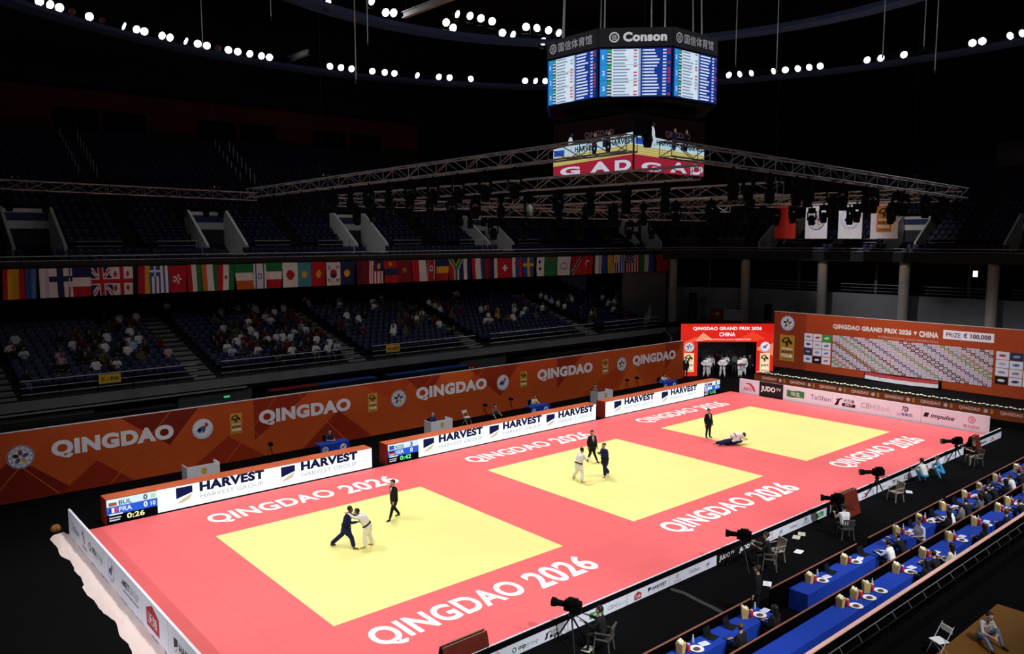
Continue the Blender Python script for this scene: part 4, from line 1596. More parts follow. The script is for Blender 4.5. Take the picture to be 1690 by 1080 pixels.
FLAGS = [
    (-3.96, -2.9, fv(R_, Y_, Y_, R_), 'red and yellow Spanish'), (-2.9, -2.35, fv(B_, '#4a7ab8'), 'plain blue folded'), (-2.22, -1.75, fv(W_, '#c8cce0'), 'plain white folded'),
    (-1.8, -0.56, f_finland, 'white Finnish with dark blue cross'), (-0.7, 0.47, fh(N_, W_, R_), 'navy white and red French'), (0.38, 1.51, f_union, 'British union'),
    (1.45, 2.72, f_georgia, 'white Georgian with red crosses'), (2.75, 3.75, fv(K_, R_, Y_), 'black red and gold German'), (3.68, 4.85, f_greece, 'blue and white striped Greek'),
    (4.78, 5.9, f_hk, 'red Hong Kong with white blossom'), (5.9, 6.75, fv(R_, W_, G_), 'red white and green Hungarian'), (6.8, 7.85, fv('#c8762a', W_, G_), 'orange white and green Indian'),
    (7.88, 8.95, disc(fv(R_, W_, G_), 0.5, 0.5, 0.1, R_), 'red white and green Iranian'), (8.95, 10.15, fh(G_, W_, '#c8642a'), 'green white and orange Irish'), (10.22, 11.08, f_israel, 'white Israeli with blue stripes'),
    (11.13, 12.25, fh(G_, W_, R_), 'green white and red Italian'), (12.26, 13.36, disc(W_, 0.5, 0.5, 0.27, R_), 'white Japanese with red disc'), (13.38, 14.4, disc('#3f8fa8', 0.5, 0.5, 0.2, Y_), 'light blue Kazakh with gold sun'),
    (14.43, 15.5, disc(R_, 0.5, 0.5, 0.2, Y_), 'red Kyrgyz with gold sun'), (15.55, 16.65, f_korea, 'white South Korean'), (16.7, 17.85, disc(N_, 0.45, 0.5, 0.2, Y_), 'dark blue Kosovan with gold shape'),
    (17.92, 18.88, fv('#5a1a22', '#6a2028'), 'dark maroon'), (18.92, 20.2, f_malay, 'striped Malaysian'), (20.22, 21.38, disc(fh(R_, N_, R_), 0.5, 0.85, 0.12, Y_), 'red and blue Mongolian'),
    (21.42, 22.62, disc('#7a1f2a', 0.5, 0.55, 0.16, '#a8762a'), 'dark red Montenegrin'), (22.72, 24.02, fv(R_, W_), 'red and white Polish'), (24.06, 25.0, f_nk, 'red North Korean with star disc'),
    (25.02, 26.2, fh(N_, Y_, R_), 'navy yellow and red Romanian'), (26.22, 27.6, f_safrica, 'green and gold South African'), (27.65, 28.4, fv(W_, N_), 'white and navy folded'),
    (28.45, 29.8, fv(R_, W_, B_), 'red white and blue Serbian'), (29.85, 31.2, fv('#8c1f28', '#6a1a24', N_, W_), 'dark red and white folded'), (31.27, 32.74, f_swiss, 'red Swiss with white cross'),
    (32.8, 33.97, disc(fv(W_, B_, R_), 0.4, 0.7, 0.16, R_), 'white blue and red Slovak'), (34.02, 35.3, f_sweden, 'blue Swedish with gold cross'),
    (35.62, 36.55, disc(disc(W_, 0.4, 0.75, 0.12, K_), 0.45, 0.4, 0.12, K_), 'white Syrian with dark stars'), (36.6, 38.05, disc('#1f7a44', 0.6, 0.9, 0.16, R_), 'green Turkmen with red band'),
    (38.12, 39.8, disc(disc(W_, 0.5, 0.5, 0.26, '#8f90c0'), 0.5, 0.5, 0.18, W_), 'white with lilac plum emblem'), (39.85, 41.2, f_trinidad, 'red with black diagonal'), (41.3, 42.65, f_turkey, 'red Turkish with crescent'),
    (42.93, 43.85, fv(W_, '#c8ccd8'), 'narrow white hanging'), (43.9, 45.45, fv(B_, Y_), 'blue and yellow Ukrainian'), (45.55, 47.1, f_uruguay, 'blue and white Uruguayan'),
    (47.15, 49.25, f_usa, 'striped American'), (49.3, 51.3, fv(G_, W_, B_), 'green white and blue Uzbek'), (51.5, 53.4, f_china, 'plain red Chinese'),
]
M_POLE = M_STEEL


def cloth_mat(c):
    return mat('flag_cloth_' + c.lstrip('#'), c, 0.85, var=0.06)


rngf = random.Random(21)
for x0, x1, fn, nm in FLAGS:
    yb_ = 29.72
    if x1 > 50:
        yb_ = 29.72 - 0.045 * (max(0, (x0 + x1) / 2 - 50)) ** 2
    t = thing('national_flag', nm + ' flag hanging under the upper tier', 'flag', ((x0 + x1) / 2, yb_, 8.72), group='national flags under the upper tier')
    w = (x1 - x0)
    nu, nv = (22, 26) if fn not in () else (8, 10)
    mb = MB()
    mats, idx = [], {}
    sk = rngf.uniform(-0.12, 0.12)
    ph, am = rngf.uniform(0, 6), rngf.uniform(0.025, 0.06)
    h = 1.68 + rngf.uniform(-0.03, 0.03)

    def pt(i, j):
        u, v = i / nu, j / nv
        return (-w / 2 + u * w + sk * (1 - v), am * math.sin(ph + u * 9) * (1 - 0.6 * v) + 0.02 * math.sin(v * 5 + ph), v * h)
    vs = [pt(i, j) for j in range(nv + 1) for i in range(nu + 1)]
    o_ = 0
    mb.v = vs
    for j in range(nv):
        for i in range(nu):
            c = fn((i + 0.5) / nu, (j + 0.5) / nv)
            if c not in idx:
                idx[c] = len(mats)
                mats.append(cloth_mat(c))
            a = j * (nu + 1) + i
            mb.f.append((a, a + 1, a + nu + 2, a + nu + 1))
            mb.m.append(idx[c])
    mb.build('cloth', mats, t, True)
    MB().tube((-w / 2 - 0.03, 0, h + 0.02), (w / 2 + 0.03, 0, h + 0.02), 0.02, n=6).build('hanging_rod', M_DARKMETAL, t)

# ================================================================== four large banners at the far end
BAN = [(17.99, 15.95, 'plain red banner with gold stars hanging at the far end'), (15.05, 13.0, 'white banner with a round federation emblem'), (12.05, 9.98, 'white banner with the host city emblem'), (9.28, 7.05, 'white banner with a gold judo tour tag')]
for k, (ya, yb2, lb) in enumerate(BAN):
    t = thing('hanging_banner', lb, 'banner', (54.0, (ya + yb2) / 2, 11.95), group='large banners at the far end')
    w, h = ya - yb2, 2.95
    mb = MB()
    n = 12
    for i in range(n):
        ya_, yb_ = w / 2 - w * i / n, w / 2 - w * (i + 1) / n
        xa, xb = 0.03 * math.sin(i * 0.9 + k), 0.03 * math.sin((i + 1) * 0.9 + k)
        mb.add([(xa, ya_, 0), (xb, yb_, 0), (xb, yb_, h), (xa, ya_, h)], [(0, 1, 2, 3)])
    mb.build('cloth', mat('banner_red', (0.62, 0.03, 0.02), 0.8) if k == 0 else mat('banner_white', (0.8, 0.79, 0.84), 0.8), t)
    MB().tube((0, -w / 2 - 0.05, h + 0.03), (0, w / 2 + 0.05, h + 0.03), 0.03, n=6).build('hanging_rod', M_STEEL, t)
    for sg in (-1, 1):
        MB().tube((0, sg * w * 0.45, h + 0.03), (0, sg * w * 0.45, 14.6), 0.01, n=4).build('cable', M_DARKMETAL, t)
    d = Decal((-0.05, w / 2, 0), (0, -1, 0), (0, 0, 1))
    if k == 0:
        for a, b, r_ in ((1.45, 2.45, 0.2), (1.75, 2.1, 0.08), (1.82, 2.4, 0.08), (1.72, 2.7, 0.08), (1.3, 2.0, 0.08)):
            d.disc(a, b, r_, '#e0b030', 8)
    elif k == 1:
        logo_federation(d, w / 2, 1.55, 0.82)
    elif k == 2:
        logo_host(d, w / 2, 1.65, 0.85)
    else:
        logo_tour(d, w / 2, 1.6, 1.2, 2.1, '#d0822c')
    d.build('emblem_print', t)

# ================================================================== circular catwalks with floodlights
CX, CY = 19.0, 5.0
M_CAT = mat('catwalk_steel_blue_lamplight', (0.05, 0.11, 0.30), 0.5, metal=0.0, var=0.2)  # blue lamplight on the catwalk edges is put into this colour
M_LENS = led('#ffffff', 14.0)
M_LENS2 = led('#ffffff', 9.0)


def ring_piece(name, label, r0, r1, z0, z1, a0, a1):
    t = thing(name, label, 'catwalk', (CX, CY, 0), group='roof catwalk rings')
    n = int((a1 - a0) / 4)

    def arc(ra, rb, za, zb, nm, m):
        mb = MB()
        vs, fs = [], []
        for k in range(n + 1):
            a = R(a0 + (a1 - a0) * k / n)
            for rr, zz in ((ra, za), (rb, za), (rb, zb), (ra, zb)):
                vs.append((rr * math.cos(a), rr * math.sin(a), zz))
        for k in range(n):
            for i in range(4):
                j = (i + 1) % 4
                fs.append((k * 4 + i, k * 4 + j, k * 4 + 4 + j, k * 4 + 4 + i))
        fs += [(0, 1, 2, 3), tuple(4 * n + i for i in (3, 2, 1, 0))]
        mb.add(vs, fs)
        mb.build(nm, m, t)
    arc(r0, r1, z0, z0 + 0.12, 'walkway', M_CAT)
    arc(r0 - 0.04, r0, z0, z1, 'toe_board', M_CAT)
    arc(r1, r1 + 0.04, z0, z1 + 1.0, 'outer_rail_panel', M_DARKMETAL)
    return t


ring_piece('roof_catwalk', 'wide outer roof catwalk ring carrying floodlights', 35.7, 37.0, 25.85, 26.12, -30, 140)
ring_piece('roof_catwalk', 'inner roof catwalk ring above the video cube', 19.7, 21.0, 26.0, 26.3, -40, 200)


def floodlight():
    t = thing('floodlight', 'round white floodlight burning on the roof catwalk', 'floodlight', group='floodlights on the roof catwalks')
    # aims along local -y, tilted down
    b = MB()
    b.M = Matrix.Rotation(R(25), 4, 'X') @ Matrix.Rotation(R(90), 4, 'X')
    b.lathe([(0.10, -0.32), (0.16, -0.28), (0.24, 0.0), (0.27, 0.06)], 16)
    b.build('reflector_housing', M_DARKMETAL, t, True)
    l_ = MB()
    l_.M = Matrix.Rotation(R(25), 4, 'X') @ Matrix.Rotation(R(90), 4, 'X')
    l_.lathe([(0.26, 0.061), (0.24, 0.085), (0.14, 0.1)], 16)
    l_.build('lens', M_LENS, t)
    y = MB()
    y.tube((-0.29, 0.05, 0), (-0.29, 0.05, -0.5), 0.025, n=5).tube((0.29, 0.05, 0), (0.29, 0.05, -0.5), 0.025, n=5).tube((-0.29, 0.05, -0.5), (0.29, 0.05, -0.5), 0.025, n=5)
    y.build('yoke', M_DARKMETAL, t)
    return remember(t)


R1A = [122.3, 121.1, 120.0, 116.5, 112.4, 110.8, 109.8, 107.6, 106.6, 104.6, 103.0, 101.8, 98.9, 97.7, 96.1, 94.5, 93.4, 84.9, 83.4, 81.9, 78.9, 77.1, 75.7, 72.4, 69.2, 67.6, 64.4, 56.4, 54.9, 53.4,
       27.0, 25.4, 23.8, 20.8, 19.3, 17.6, 16.1, 14.7, 8.8, 7.1, 4.3, -3.7, -4.8, -7.9, -9.2]
R2A = [(106.9, 26.4), (96.6, 27.3), (93.4, 26.8), (91.6, 26.9), (79.9, 26.9), (78.4, 26.6), (77.5, 27.57), (74.7, 27.56), (72.3, 27.48), (69.9, 27.36), (67.7, 26.63), (65.5, 26.56), (62.6, 27.16), (60.2, 27.12), (57.9, 27.0), (55.8, 26.84), (59.0, 26.2)]
fl0 = None
flc = {}
for a, z, rr in [(a, 26.48, 36.0) for a in R1A] + [(a, z, 20.0) for a, z in R2A]:
    if fl0 is None:
        fl0 = floodlight()
        q = fl0
    else:
        q = dup(fl0, (0, 0, 0))
    q.location = (CX + rr * math.cos(R(a)), CY + rr * math.sin(R(a)), z)
    fn_ = flc[rr] = flc.get(rr, -1) + 1
    q['label'] = 'lit white floodlight on the %s roof catwalk, %s from the frame edge' % ('outer' if rr > 30 else 'inner', ORD[fn_])
    q.rotation_euler = (0, 0, R(a) - math.pi / 2 + rngf.choice((0, 0, 0, 0.25, -0.3, 0.7, -0.75)))
# two floodlights with dull warm lenses that are off
M_OFFLENS = mat('unlit_red_brown_lens', (0.16, 0.05, 0.035), 0.3)
for a, nm in ((118.6, 'at the frame edge'), (115.0, 'between lit lamps'), (100.4, 'beside a hanging cable')):
    q = dup(fl0, (CX + 36 * math.cos(R(a)), CY + 36 * math.sin(R(a)), 26.45), R(a) - math.pi / 2, 'dark unlit floodlight on the outer catwalk ' + nm, 'unlit floodlights')
    for c in q.children:
        if c.name.startswith('lens'):
            c.data = c.data.copy()
            c.data.materials[0] = M_OFFLENS
# only the lit stretches of one radial beam, built as short pale pieces
M_BEAM = mat('roof_beam_lit_tone', (0.35, 0.35, 0.36), 0.6)
for r0, r1, nm in ((33.4, 38.4, 'beside the outer ring'), (13.8, 19.6, 'inside the inner ring')):
    t = thing('roof_beam', 'lamplit stretch of a roof beam ' + nm, 'beam', (CX, CY, 0), R(90), group='radial roof beams')
    MB().box(r0, r1, -0.14, 0.14, 26.9, 26.96).box(r0, r1, -0.02, 0.02, 26.6, 26.9).box(r0, r1, -0.14, 0.14, 26.54, 26.6).build('i_section', M_BEAM, t)
    for rr in (r0 + 0.3, r1 - 0.3):
        MB().tube((rr, 0, 26.9), (rr, 0, 34), 0.03, n=6).build('hanger', M_DARKMETAL, t)

# ================================================================== trusses
def truss(label, a, b, s=0.42, group='lighting trusses over the mat', panel=0.85):
    a, b = Vector(a), Vector(b)
    L = (b - a).length
    t = thing('lighting_truss', label, 'truss', a, 0, group)
    rot = (b - a).to_track_quat('X', 'Z').to_matrix().to_4x4()
    t.rotation_euler = rot.to_euler()
    h = s / 2
    C4 = [(-h, -s), (h, -s), (h, 0), (-h, 0)]
    for y, z in C4:
        MB().tube((0, y, z), (L, y, z), 0.026, n=6).build('chord', M_ALU, t)
    lac = MB()
    n = max(2, int(L / panel))
    for k in range(n):
        x0, x1 = L * k / n, L * (k + 1) / n
        for i in range(4):
            p, q = C4[i], C4[(i + 1) % 4]
            if k % 2:
                p, q = q, p
            lac.tube((x0, p[0], p[1]), (x1, q[0], q[1]), 0.014, n=4, cap=False)
            if k % 2 == 0:
                lac.tube((x0, p[0], p[1]), (x0, q[0], q[1]), 0.014, n=4, cap=False)
    lac = lac.build('lacing', M_ALU, t)
    lac['kind'] = 'stuff'
    return t


ZT = 14.75
truss('long aluminium truss running from the video cube over the flags', (5.0, -7.6, ZT), (5.0, 17.2, ZT - 0.25))
truss('aluminium truss at the near edge sloping towards the banners', (6.4, -7.6, 14.7), (27.0, -7.6, 14.2))
truss('second cross truss beside the video cube', (9.4, -6.4, 14.3), (9.4, 16.5, 14.3))
truss('third cross truss under the video cube', (14.2, -6.4, 14.0), (14.2, 16.5, 14.0))
truss('fourth cross truss beyond the video cube', (25.6, -6.4, 14.2), (25.6, 16.5, 14.2))
truss('far cross truss in front of the upper seats', (31.0, 2.0, 14.4), (31.0, 19.5, 14.5))
truss('truss over the far side of the mats', (9.7, 16.9, 14.2), (30.7, 16.9, 14.2))
truss('truss above the orange wall carrying black lamps', (-9.0, 22.0, 14.85), (7.4, 22.0, 14.6))
truss('short end truss beside the banners', (27.2, -7.4, 14.1), (27.2, 3.0, 14.1))
truss('middle truss along the hall under the cube', (9.6, 5.0, 13.4), (25.4, 5.0, 13.4))
truss('slim far truss near the corner seats', (38.0, 12.0, 14.3), (38.0, 22.0, 14.3))


# moving-head lamps hanging from the trusses
def moving_head():
    t = thing('moving_head_lamp', 'black moving-head lamp hanging from the trusses', 'stage lamp', group='moving-head lamps on the rig')
    MB().cbox(-0.17, 0.17, -0.13, 0.13, -0.22, 0.0, 0.02).tube((0, 0, 0), (0, 0, 0.12), 0.04, n=6).build('base', M_BLACK, t)
    y = MB()
    y.box(-0.22, -0.17, -0.06, 0.06, -0.62, -0.2).box(0.17, 0.22, -0.06, 0.06, -0.62, -0.2).box(-0.22, 0.22, -0.06, 0.06, -0.27, -0.22)
    y.build('yoke', M_BLACK, t)
    h = MB()
    h.lathe([(0.11, -0.88), (0.15, -0.84), (0.165, -0.55), (0.12, -0.40), (0.06, -0.36)], 12)
    h.build('head', M_BLACK, t, True)
    return remember(t)


mh = moving_head()
spots_ = []
for x in (9.6, 10.4, 11.6, 13.2, 13.9, 15.6, 16.3, 18.0, 18.6, 20.6, 21.2, 23.2, 25.0, 26.4):
    spots_.append((x, -7.6, 14.7 - 0.5 * (x - 6.4) / 20.6 - 0.56, 'near-edge truss'))
for k in range(2, 16):
    spots_.append((5.0, -5.8 + 1.45 * k, ZT - 0.6 - 0.01 * k, 'long first truss'))
for x, z, nm in ((9.4, 14.3, 'second cross truss'), (14.2, 14.0, 'third cross truss'), (25.6, 14.2, 'fourth cross truss')):
    for k in range(13):
        spots_.append((x, -5.2 + 1.65 * k, z - 0.56, nm))
for k in range(10):
    spots_.append((31.0, 2.8 + 1.75 * k, 13.86, 'far cross truss'))
for k in range(12):
    spots_.append((10.8 + 1.75 * k, 16.9, 13.64, 'far-side truss'))
for x in (-7.6, -6.2, -4.6, -3.1, -1.4, 0.6, 2.6, 3.3, 4.5, 5.3, 6.6):
    spots_.append((x, 22.0, 14.85 - 0.25 * (x + 9) / 16.4 - 0.56, 'truss above the orange wall'))
for k in range(9):
    spots_.append((10.6 + 1.75 * k, 5.0, 12.86, 'middle truss'))
for k in range(5):
    spots_.append((27.2, -6.4 + 2.0 * k, 13.56, 'end truss beside the banners'))
mhc = {}
for i, (x, y, z, nm) in enumerate(spots_):
    q = mh if i == 0 else dup(mh, (x, y, z), rngf.uniform(0, 3.1))
    q.location = (x, y, z)
    mhc[nm] = mhc.get(nm, -1) + 1
    q['label'] = 'black moving-head lamp under the %s, %s from its near end' % (nm, ORD[mhc[nm]])

# bright lamp clusters sitting on the trusses (hoists)
for k, (x, y, z, nm) in enumerate(((5.0, 22.0, 14.9, 'over the orange wall'), (-4.4, 22.0, 15.0, 'at the frame edge'), (5.0, 9.5, 14.8, 'on the long truss'), (5.25, -7.75, 14.75, 'at the near truss corner'), (14.2, -6.2, 14.2, 'under the cube'), (25.6, -6.0, 14.4, 'near the banners'))):
    t = thing('chain_hoist', 'black chain hoist with hanging chain ' + nm, 'hoist', (x, y, z), group='chain hoists of the rig')
    MB().cbox(-0.22, 0.22, -0.16, 0.16, 0.0, 0.42, 0.04).build('motor', M_BLACK, t)
    MB().tube((0, 0, -0.1), (0, 0, 0.02), 0.03, n=6).build('hook', M_STEEL, t)
    MB().lathe([(0.1, -0.3), (0.14, -0.1), (0.13, 0.0)], 10, (0.2, 0, 0)).build('chain_bag', M_DARKMETAL, t)
    MB().tube((0, 0, 0.4), (0, 0, 33.9 - z), 0.005, n=5).build('chain', M_DARKMETAL, t)

# steel cables dropping from the roof
for k, (x, y, zb) in enumerate(((3.89, 19.74, 21.5), (6.6, 17.65, 23.05), (9.6, 14.6, 19.9), (10.2, 14.4, 21.7), (24.1, 2.3, 20.6), (25.65, 0.95, 20.35), (29.75, -2.45, 21.1), (31.35, -3.75, 21.5), (31.7, -4.2, 20.3))):
    t = thing('roof_cable', 'thin steel cable hanging from the dark roof, %s along the hall' % ORD[k], 'cable', (x, y, zb), group='cables from the roof')
    MB().tube((0, 0, 0), (0, 0, 33.9 - zb), 0.022, n=5).build('wire', mat('bright_cable', (0.75, 0.75, 0.75), 0.5), t)
    MB().lathe([(0.02, -0.12), (0.05, -0.08), (0.05, 0.04), (0.02, 0.08)], 8).build('end_fitting', M_DARKMETAL, t)

# ================================================================== hanging video scoreboard
QX, QY = 19.98, 5.68
cube = thing('video_scoreboard', 'octagonal hanging scoreboard with lit ranking tables and a lower video cube', 'scoreboard', (QX, QY, 0))
A8 = 3.36
RA = A8 * 1.2071
M_HDR = mat('dark_grey_header', (0.05, 0.05, 0.06), 0.6)


def octo(r, z0, z1, nm, m, cap=True):
    c = r / math.cos(math.pi / 8)
    mb = MB()
    mb.prism([(c * math.cos(R(22.5 + 45 * k)), c * math.sin(R(22.5 + 45 * k))) for k in range(8)], z0, z1, 'z')
    return mb.build(nm, m, cube)


octo(RA - 0.08, 18.3, 21.4, 'core', M_BLACK)
octo(RA - 0.9, 17.85, 18.3, 'neck', M_BLACK)
LISTN = random.Random(8)
for k, ang in enumerate((225, 180, 270)):
    n = Vector((math.cos(R(ang)), math.sin(R(ang)), 0))
    u = Vector((-n.y, n.x, 0)) * 1.0
    c0 = n * RA
    o = c0 - u * (A8 / 2)
    # header
    rz = math.atan2(u.y, u.x)
    hb = MB()
    hb.box(0.02, A8 - 0.02, -0.0, 0.1, 20.62, 21.45)
    hd = hb.build('header_panel', M_HDR, cube)
    hd.location = o
    hd.rotation_euler = (0, 0, rz)
    d = Decal((0, 0, 20.62), (1, 0, 0), (0, 0, 1), lit=0.55)
    if k == 0:
        d.ring(0.72, 0.42, 0.17, 0.23, '#e2e2ea', 20)
        d.text('信', 0.6, 0.3, 0.24, 0.24, '#e2e2ea', 0.02)
        d.text('Conson', 1.12, 0.22, 1.95, 0.42, '#ececf4', 0.05)
    else:
        d.ring(0.42, 0.42, 0.17, 0.23, '#b4b4be', 20)
        d.text('信', 0.3, 0.3, 0.24, 0.24, '#b4b4be', 0.02)
        d.text('国信体育馆', 0.78, 0.22, 2.2, 0.42, '#b4b4be', 0.01)
    d.build('lettering', hd)
    sb = MB()
    sb.box(0.06, A8 - 0.06, 0.0, 0.1, 18.42, 20.56)
    sn = sb.build('ranking_screen', led('#0b1c4c', 1.0), cube)
    sn.location = o
    sn.rotation_euler = (0, 0, rz)
    d = Decal((0.1, 0, 18.45), (1, 0, 0), (0, 0, 1), lit=0.9)
    Wd, Hd = A8 - 0.2, 2.08
    d.rect(0, 0.3, 0, Hd, '#2a8fe0')
    d.rect(0.3, 0.52, 0, Hd, '#1a3a3c')
    d.rect(0.52, 1.72, 0, Hd, '#d8e8f8')
    d.rect(1.72, 1.82, 0, Hd, '#9ab0c8')
    d.rect(1.82, Wd, 0, Hd, '#183a98')
    d.layer()
    rows = 15
    for r_ in range(rows):
        yy = Hd * (rows - 1 - r_) / rows
        if r_ % 5 == 0:
            d.rect(0.3, 0.52, yy, yy + 0.11, '#2fae5a')
            d.rect(0.0, Wd, yy + Hd / rows - 0.012, yy + Hd / rows, '#2a3a5a')
        else:
            d.rect(0.32, 0.5, yy + 0.03, yy + 0.1, '#c8d4dc')
        d.rect(0.58, 0.58 + LISTN.uniform(0.5, 0.85), yy + 0.035, yy + 0.095, '#7f93ac')
        d.rect(1.5, 1.66, yy + 0.03, yy + 0.1, LISTN.choice(['#d05a6a', '#8aa0b8', '#d8e8f8', '#c84a5a']))
        d.rect(1.9, 1.9 + LISTN.uniform(0.5, 0.8), yy + 0.035, yy + 0.1, '#dfe8fa')
        d.rect(Wd - 0.36, Wd - 0.2, yy + 0.03, yy + 0.1, '#c8d4ee')
        d.rect(Wd - 0.14, Wd - 0.02, yy + 0.02, yy + 0.11, LISTN.choice(['#c23040', '#20305c', '#a82a4a']))
    for q, s in enumerate('123'):
        d.text(s, 0.1, Hd * (0.78 - q / 3), 0.05 if s == '1' else 0.11, 0.2, '#e8f4ff', 0.01)
    d.build('screen_picture', sn)
for ang in (0, 45, 90, 135, 315):
    n = Vector((math.cos(R(ang)), math.sin(R(ang)), 0))
    u = Vector((-n.y, n.x, 0))
    o = n * RA - u * (A8 / 2)
    for nm, z0, z1, m in (('header_panel', 20.62, 21.45, M_HDR), ('ranking_screen', 18.42, 20.56, led('#0b1c4c', 1.0))):
        q = MB().box(0.04, A8 - 0.04, 0.0, 0.1, z0, z1).build(nm, m, cube)
        q.location = o
        q.rotation_euler = (0, 0, math.atan2(u.y, u.x))
# lower video cube
FS = 5.4
MB().box(-FS / 2 + 0.05, FS / 2 - 0.05, -FS / 2 + 0.05, FS / 2 - 0.05, 15.05, 17.85).build('video_core', M_BLACK, cube)


def video_face(o, u, seed):
    rz = math.atan2(u[1], u[0])
    s = MB().box(0.06, FS - 0.06, 0.0, 0.06, 15.12, 17.75).build('video_screen', led('#090506', 1.0), cube)
    s.location = o
    s.rotation_euler = (0, 0, rz)
    d = Decal((0.06, 0, 15.12), (1, 0, 0), (0, 0, 1), lit=0.75)
    W = FS - 0.12
    k = 1 if seed == 0 else -1
    z = lambda a, b, x: a + (b - a) * x / W
    t0, t1 = (0.55, 0.78) if seed == 0 else (0.78, 0.62)
    b0, b1 = (0.98, 1.25) if seed == 0 else (1.2, 1.02)
    c0, c1 = (1.42, 1.78) if seed == 0 else (1.72, 1.4)
    d.poly([(0, 0), (W, 0), (W, t1), (0, t0)], '#a8243a')
    d.poly([(0, t0), (W, t1), (W, b1), (0, b0)], '#d9cc7c')
    d.poly([(0, b0), (W, b1), (W, c1), (0, c0)], '#bfe0f0')
    d.poly([(0, c0), (W, c1), (W, 2.5), (0, 2.5)], '#0d0405')
    d.layer()
    for q in range(4):
        e0, e1 = t0 + (b0 - t0) * (q + 0.3) / 4, t1 + (b1 - t1) * (q + 0.3) / 4
        d.poly([(0, e0), (W, e1), (W, e1 + 0.045), (0, e0 + 0.045)], '#b9a860')
    for hx in (1.1, 3.4):
        zz = b0 + (b1 - b0) * hx / W
        d.rect(hx, hx + 0.34, zz + 0.08, zz + 0.4, '#16243c')
        d.text('HARVEST', hx + 0.45, zz + 0.12, 1.5, 0.26, '#16202c', 0.04)
    d.rect(0.05, 0.8, b0 + 0.05, b0 + 0.35, '#2a4fb8')
    d.text('QINGDAO', 2.2, (c0 + c1) / 2 + 0.12, 1.9, 0.32, '#4a3a44', 0.02)
    d.text('A', 2.6, 0.08, 1.3, 0.5, '#d8d4ea', 0.05)
    d.text('D', 4.2, 0.06, 1.0, 0.5, '#d8d4ea', 0.05)
    d.text('G', 0.5, 0.05, 1.4, 0.42, '#d8d4ea', 0.05)
    d.layer()
    for fx, hh, c in ((1.25, 1.15, '#cfd8e4'), (2.85, 1.0, '#12142a'), (3.75, 1.0, '#0c0c12')):
        fb = t0 + (b0 - t0) * 0.6 + 0.1
        d.ell(fx, fb + hh * 0.62, 0.17, hh * 0.26, 0.1, c)
        d.ell(fx - 0.07, fb + hh * 0.25, 0.08, hh * 0.28, 0.15, c)
        d.ell(fx + 0.1, fb + hh * 0.25, 0.08, hh * 0.28, -0.2, c)
        d.disc(fx + 0.08, fb + hh * 0.95, 0.1, '#7a5a4a' if c != '#cfd8e4' else '#2a2420', 10)
    d.build('screen_picture', s)


video_face((-FS / 2, FS / 2, 0), (0, -1, 0), 0)      # faces -x
video_face((-FS / 2, -FS / 2, 0), (1, 0, 0), 1)      # faces -y
for o_, rz in (((FS / 2, -FS / 2, 0), R(90)), ((FS / 2, FS / 2, 0), R(180))):
    q = MB().box(0.06, FS - 0.06, 0.0, 0.06, 15.12, 17.75).build('video_screen', led('#2a1014', 0.8), cube)
    q.location = o_
    q.rotation_euler = (0, 0, rz)
for k in range(8):
    a = R(22.5 + 45 * k)
    MB().tube((3.6 * math.cos(a), 3.6 * math.sin(a), 21.4), (3.2 * math.cos(a), 3.2 * math.sin(a), 34), 0.035, n=5).build('hanger', M_STEEL, cube)

# dim sponsor sign high on the far wall
t = thing('wall_sign', 'dim unlit sign with large Chinese characters high at the far end', 'sign', (66.5, -1.2, 18.3), R(0))
MB().box(-0.1, 0.0, -5.0, 5.6, -0.2, 1.9).build('plate', mat('dark_navy_plate', (0.008, 0.008, 0.016), 0.7), t)
d = Decal((-0.1, 5.2, 0), (0, -1, 0), (0, 0, 1))
d.text('崂山', 2.6, 0.2, 3.0, 1.2, '#4a4450', 0.03)
d.rect(0.2, 1.6, 0.1, 1.3, '#14142c')
d.build('lettering', t)
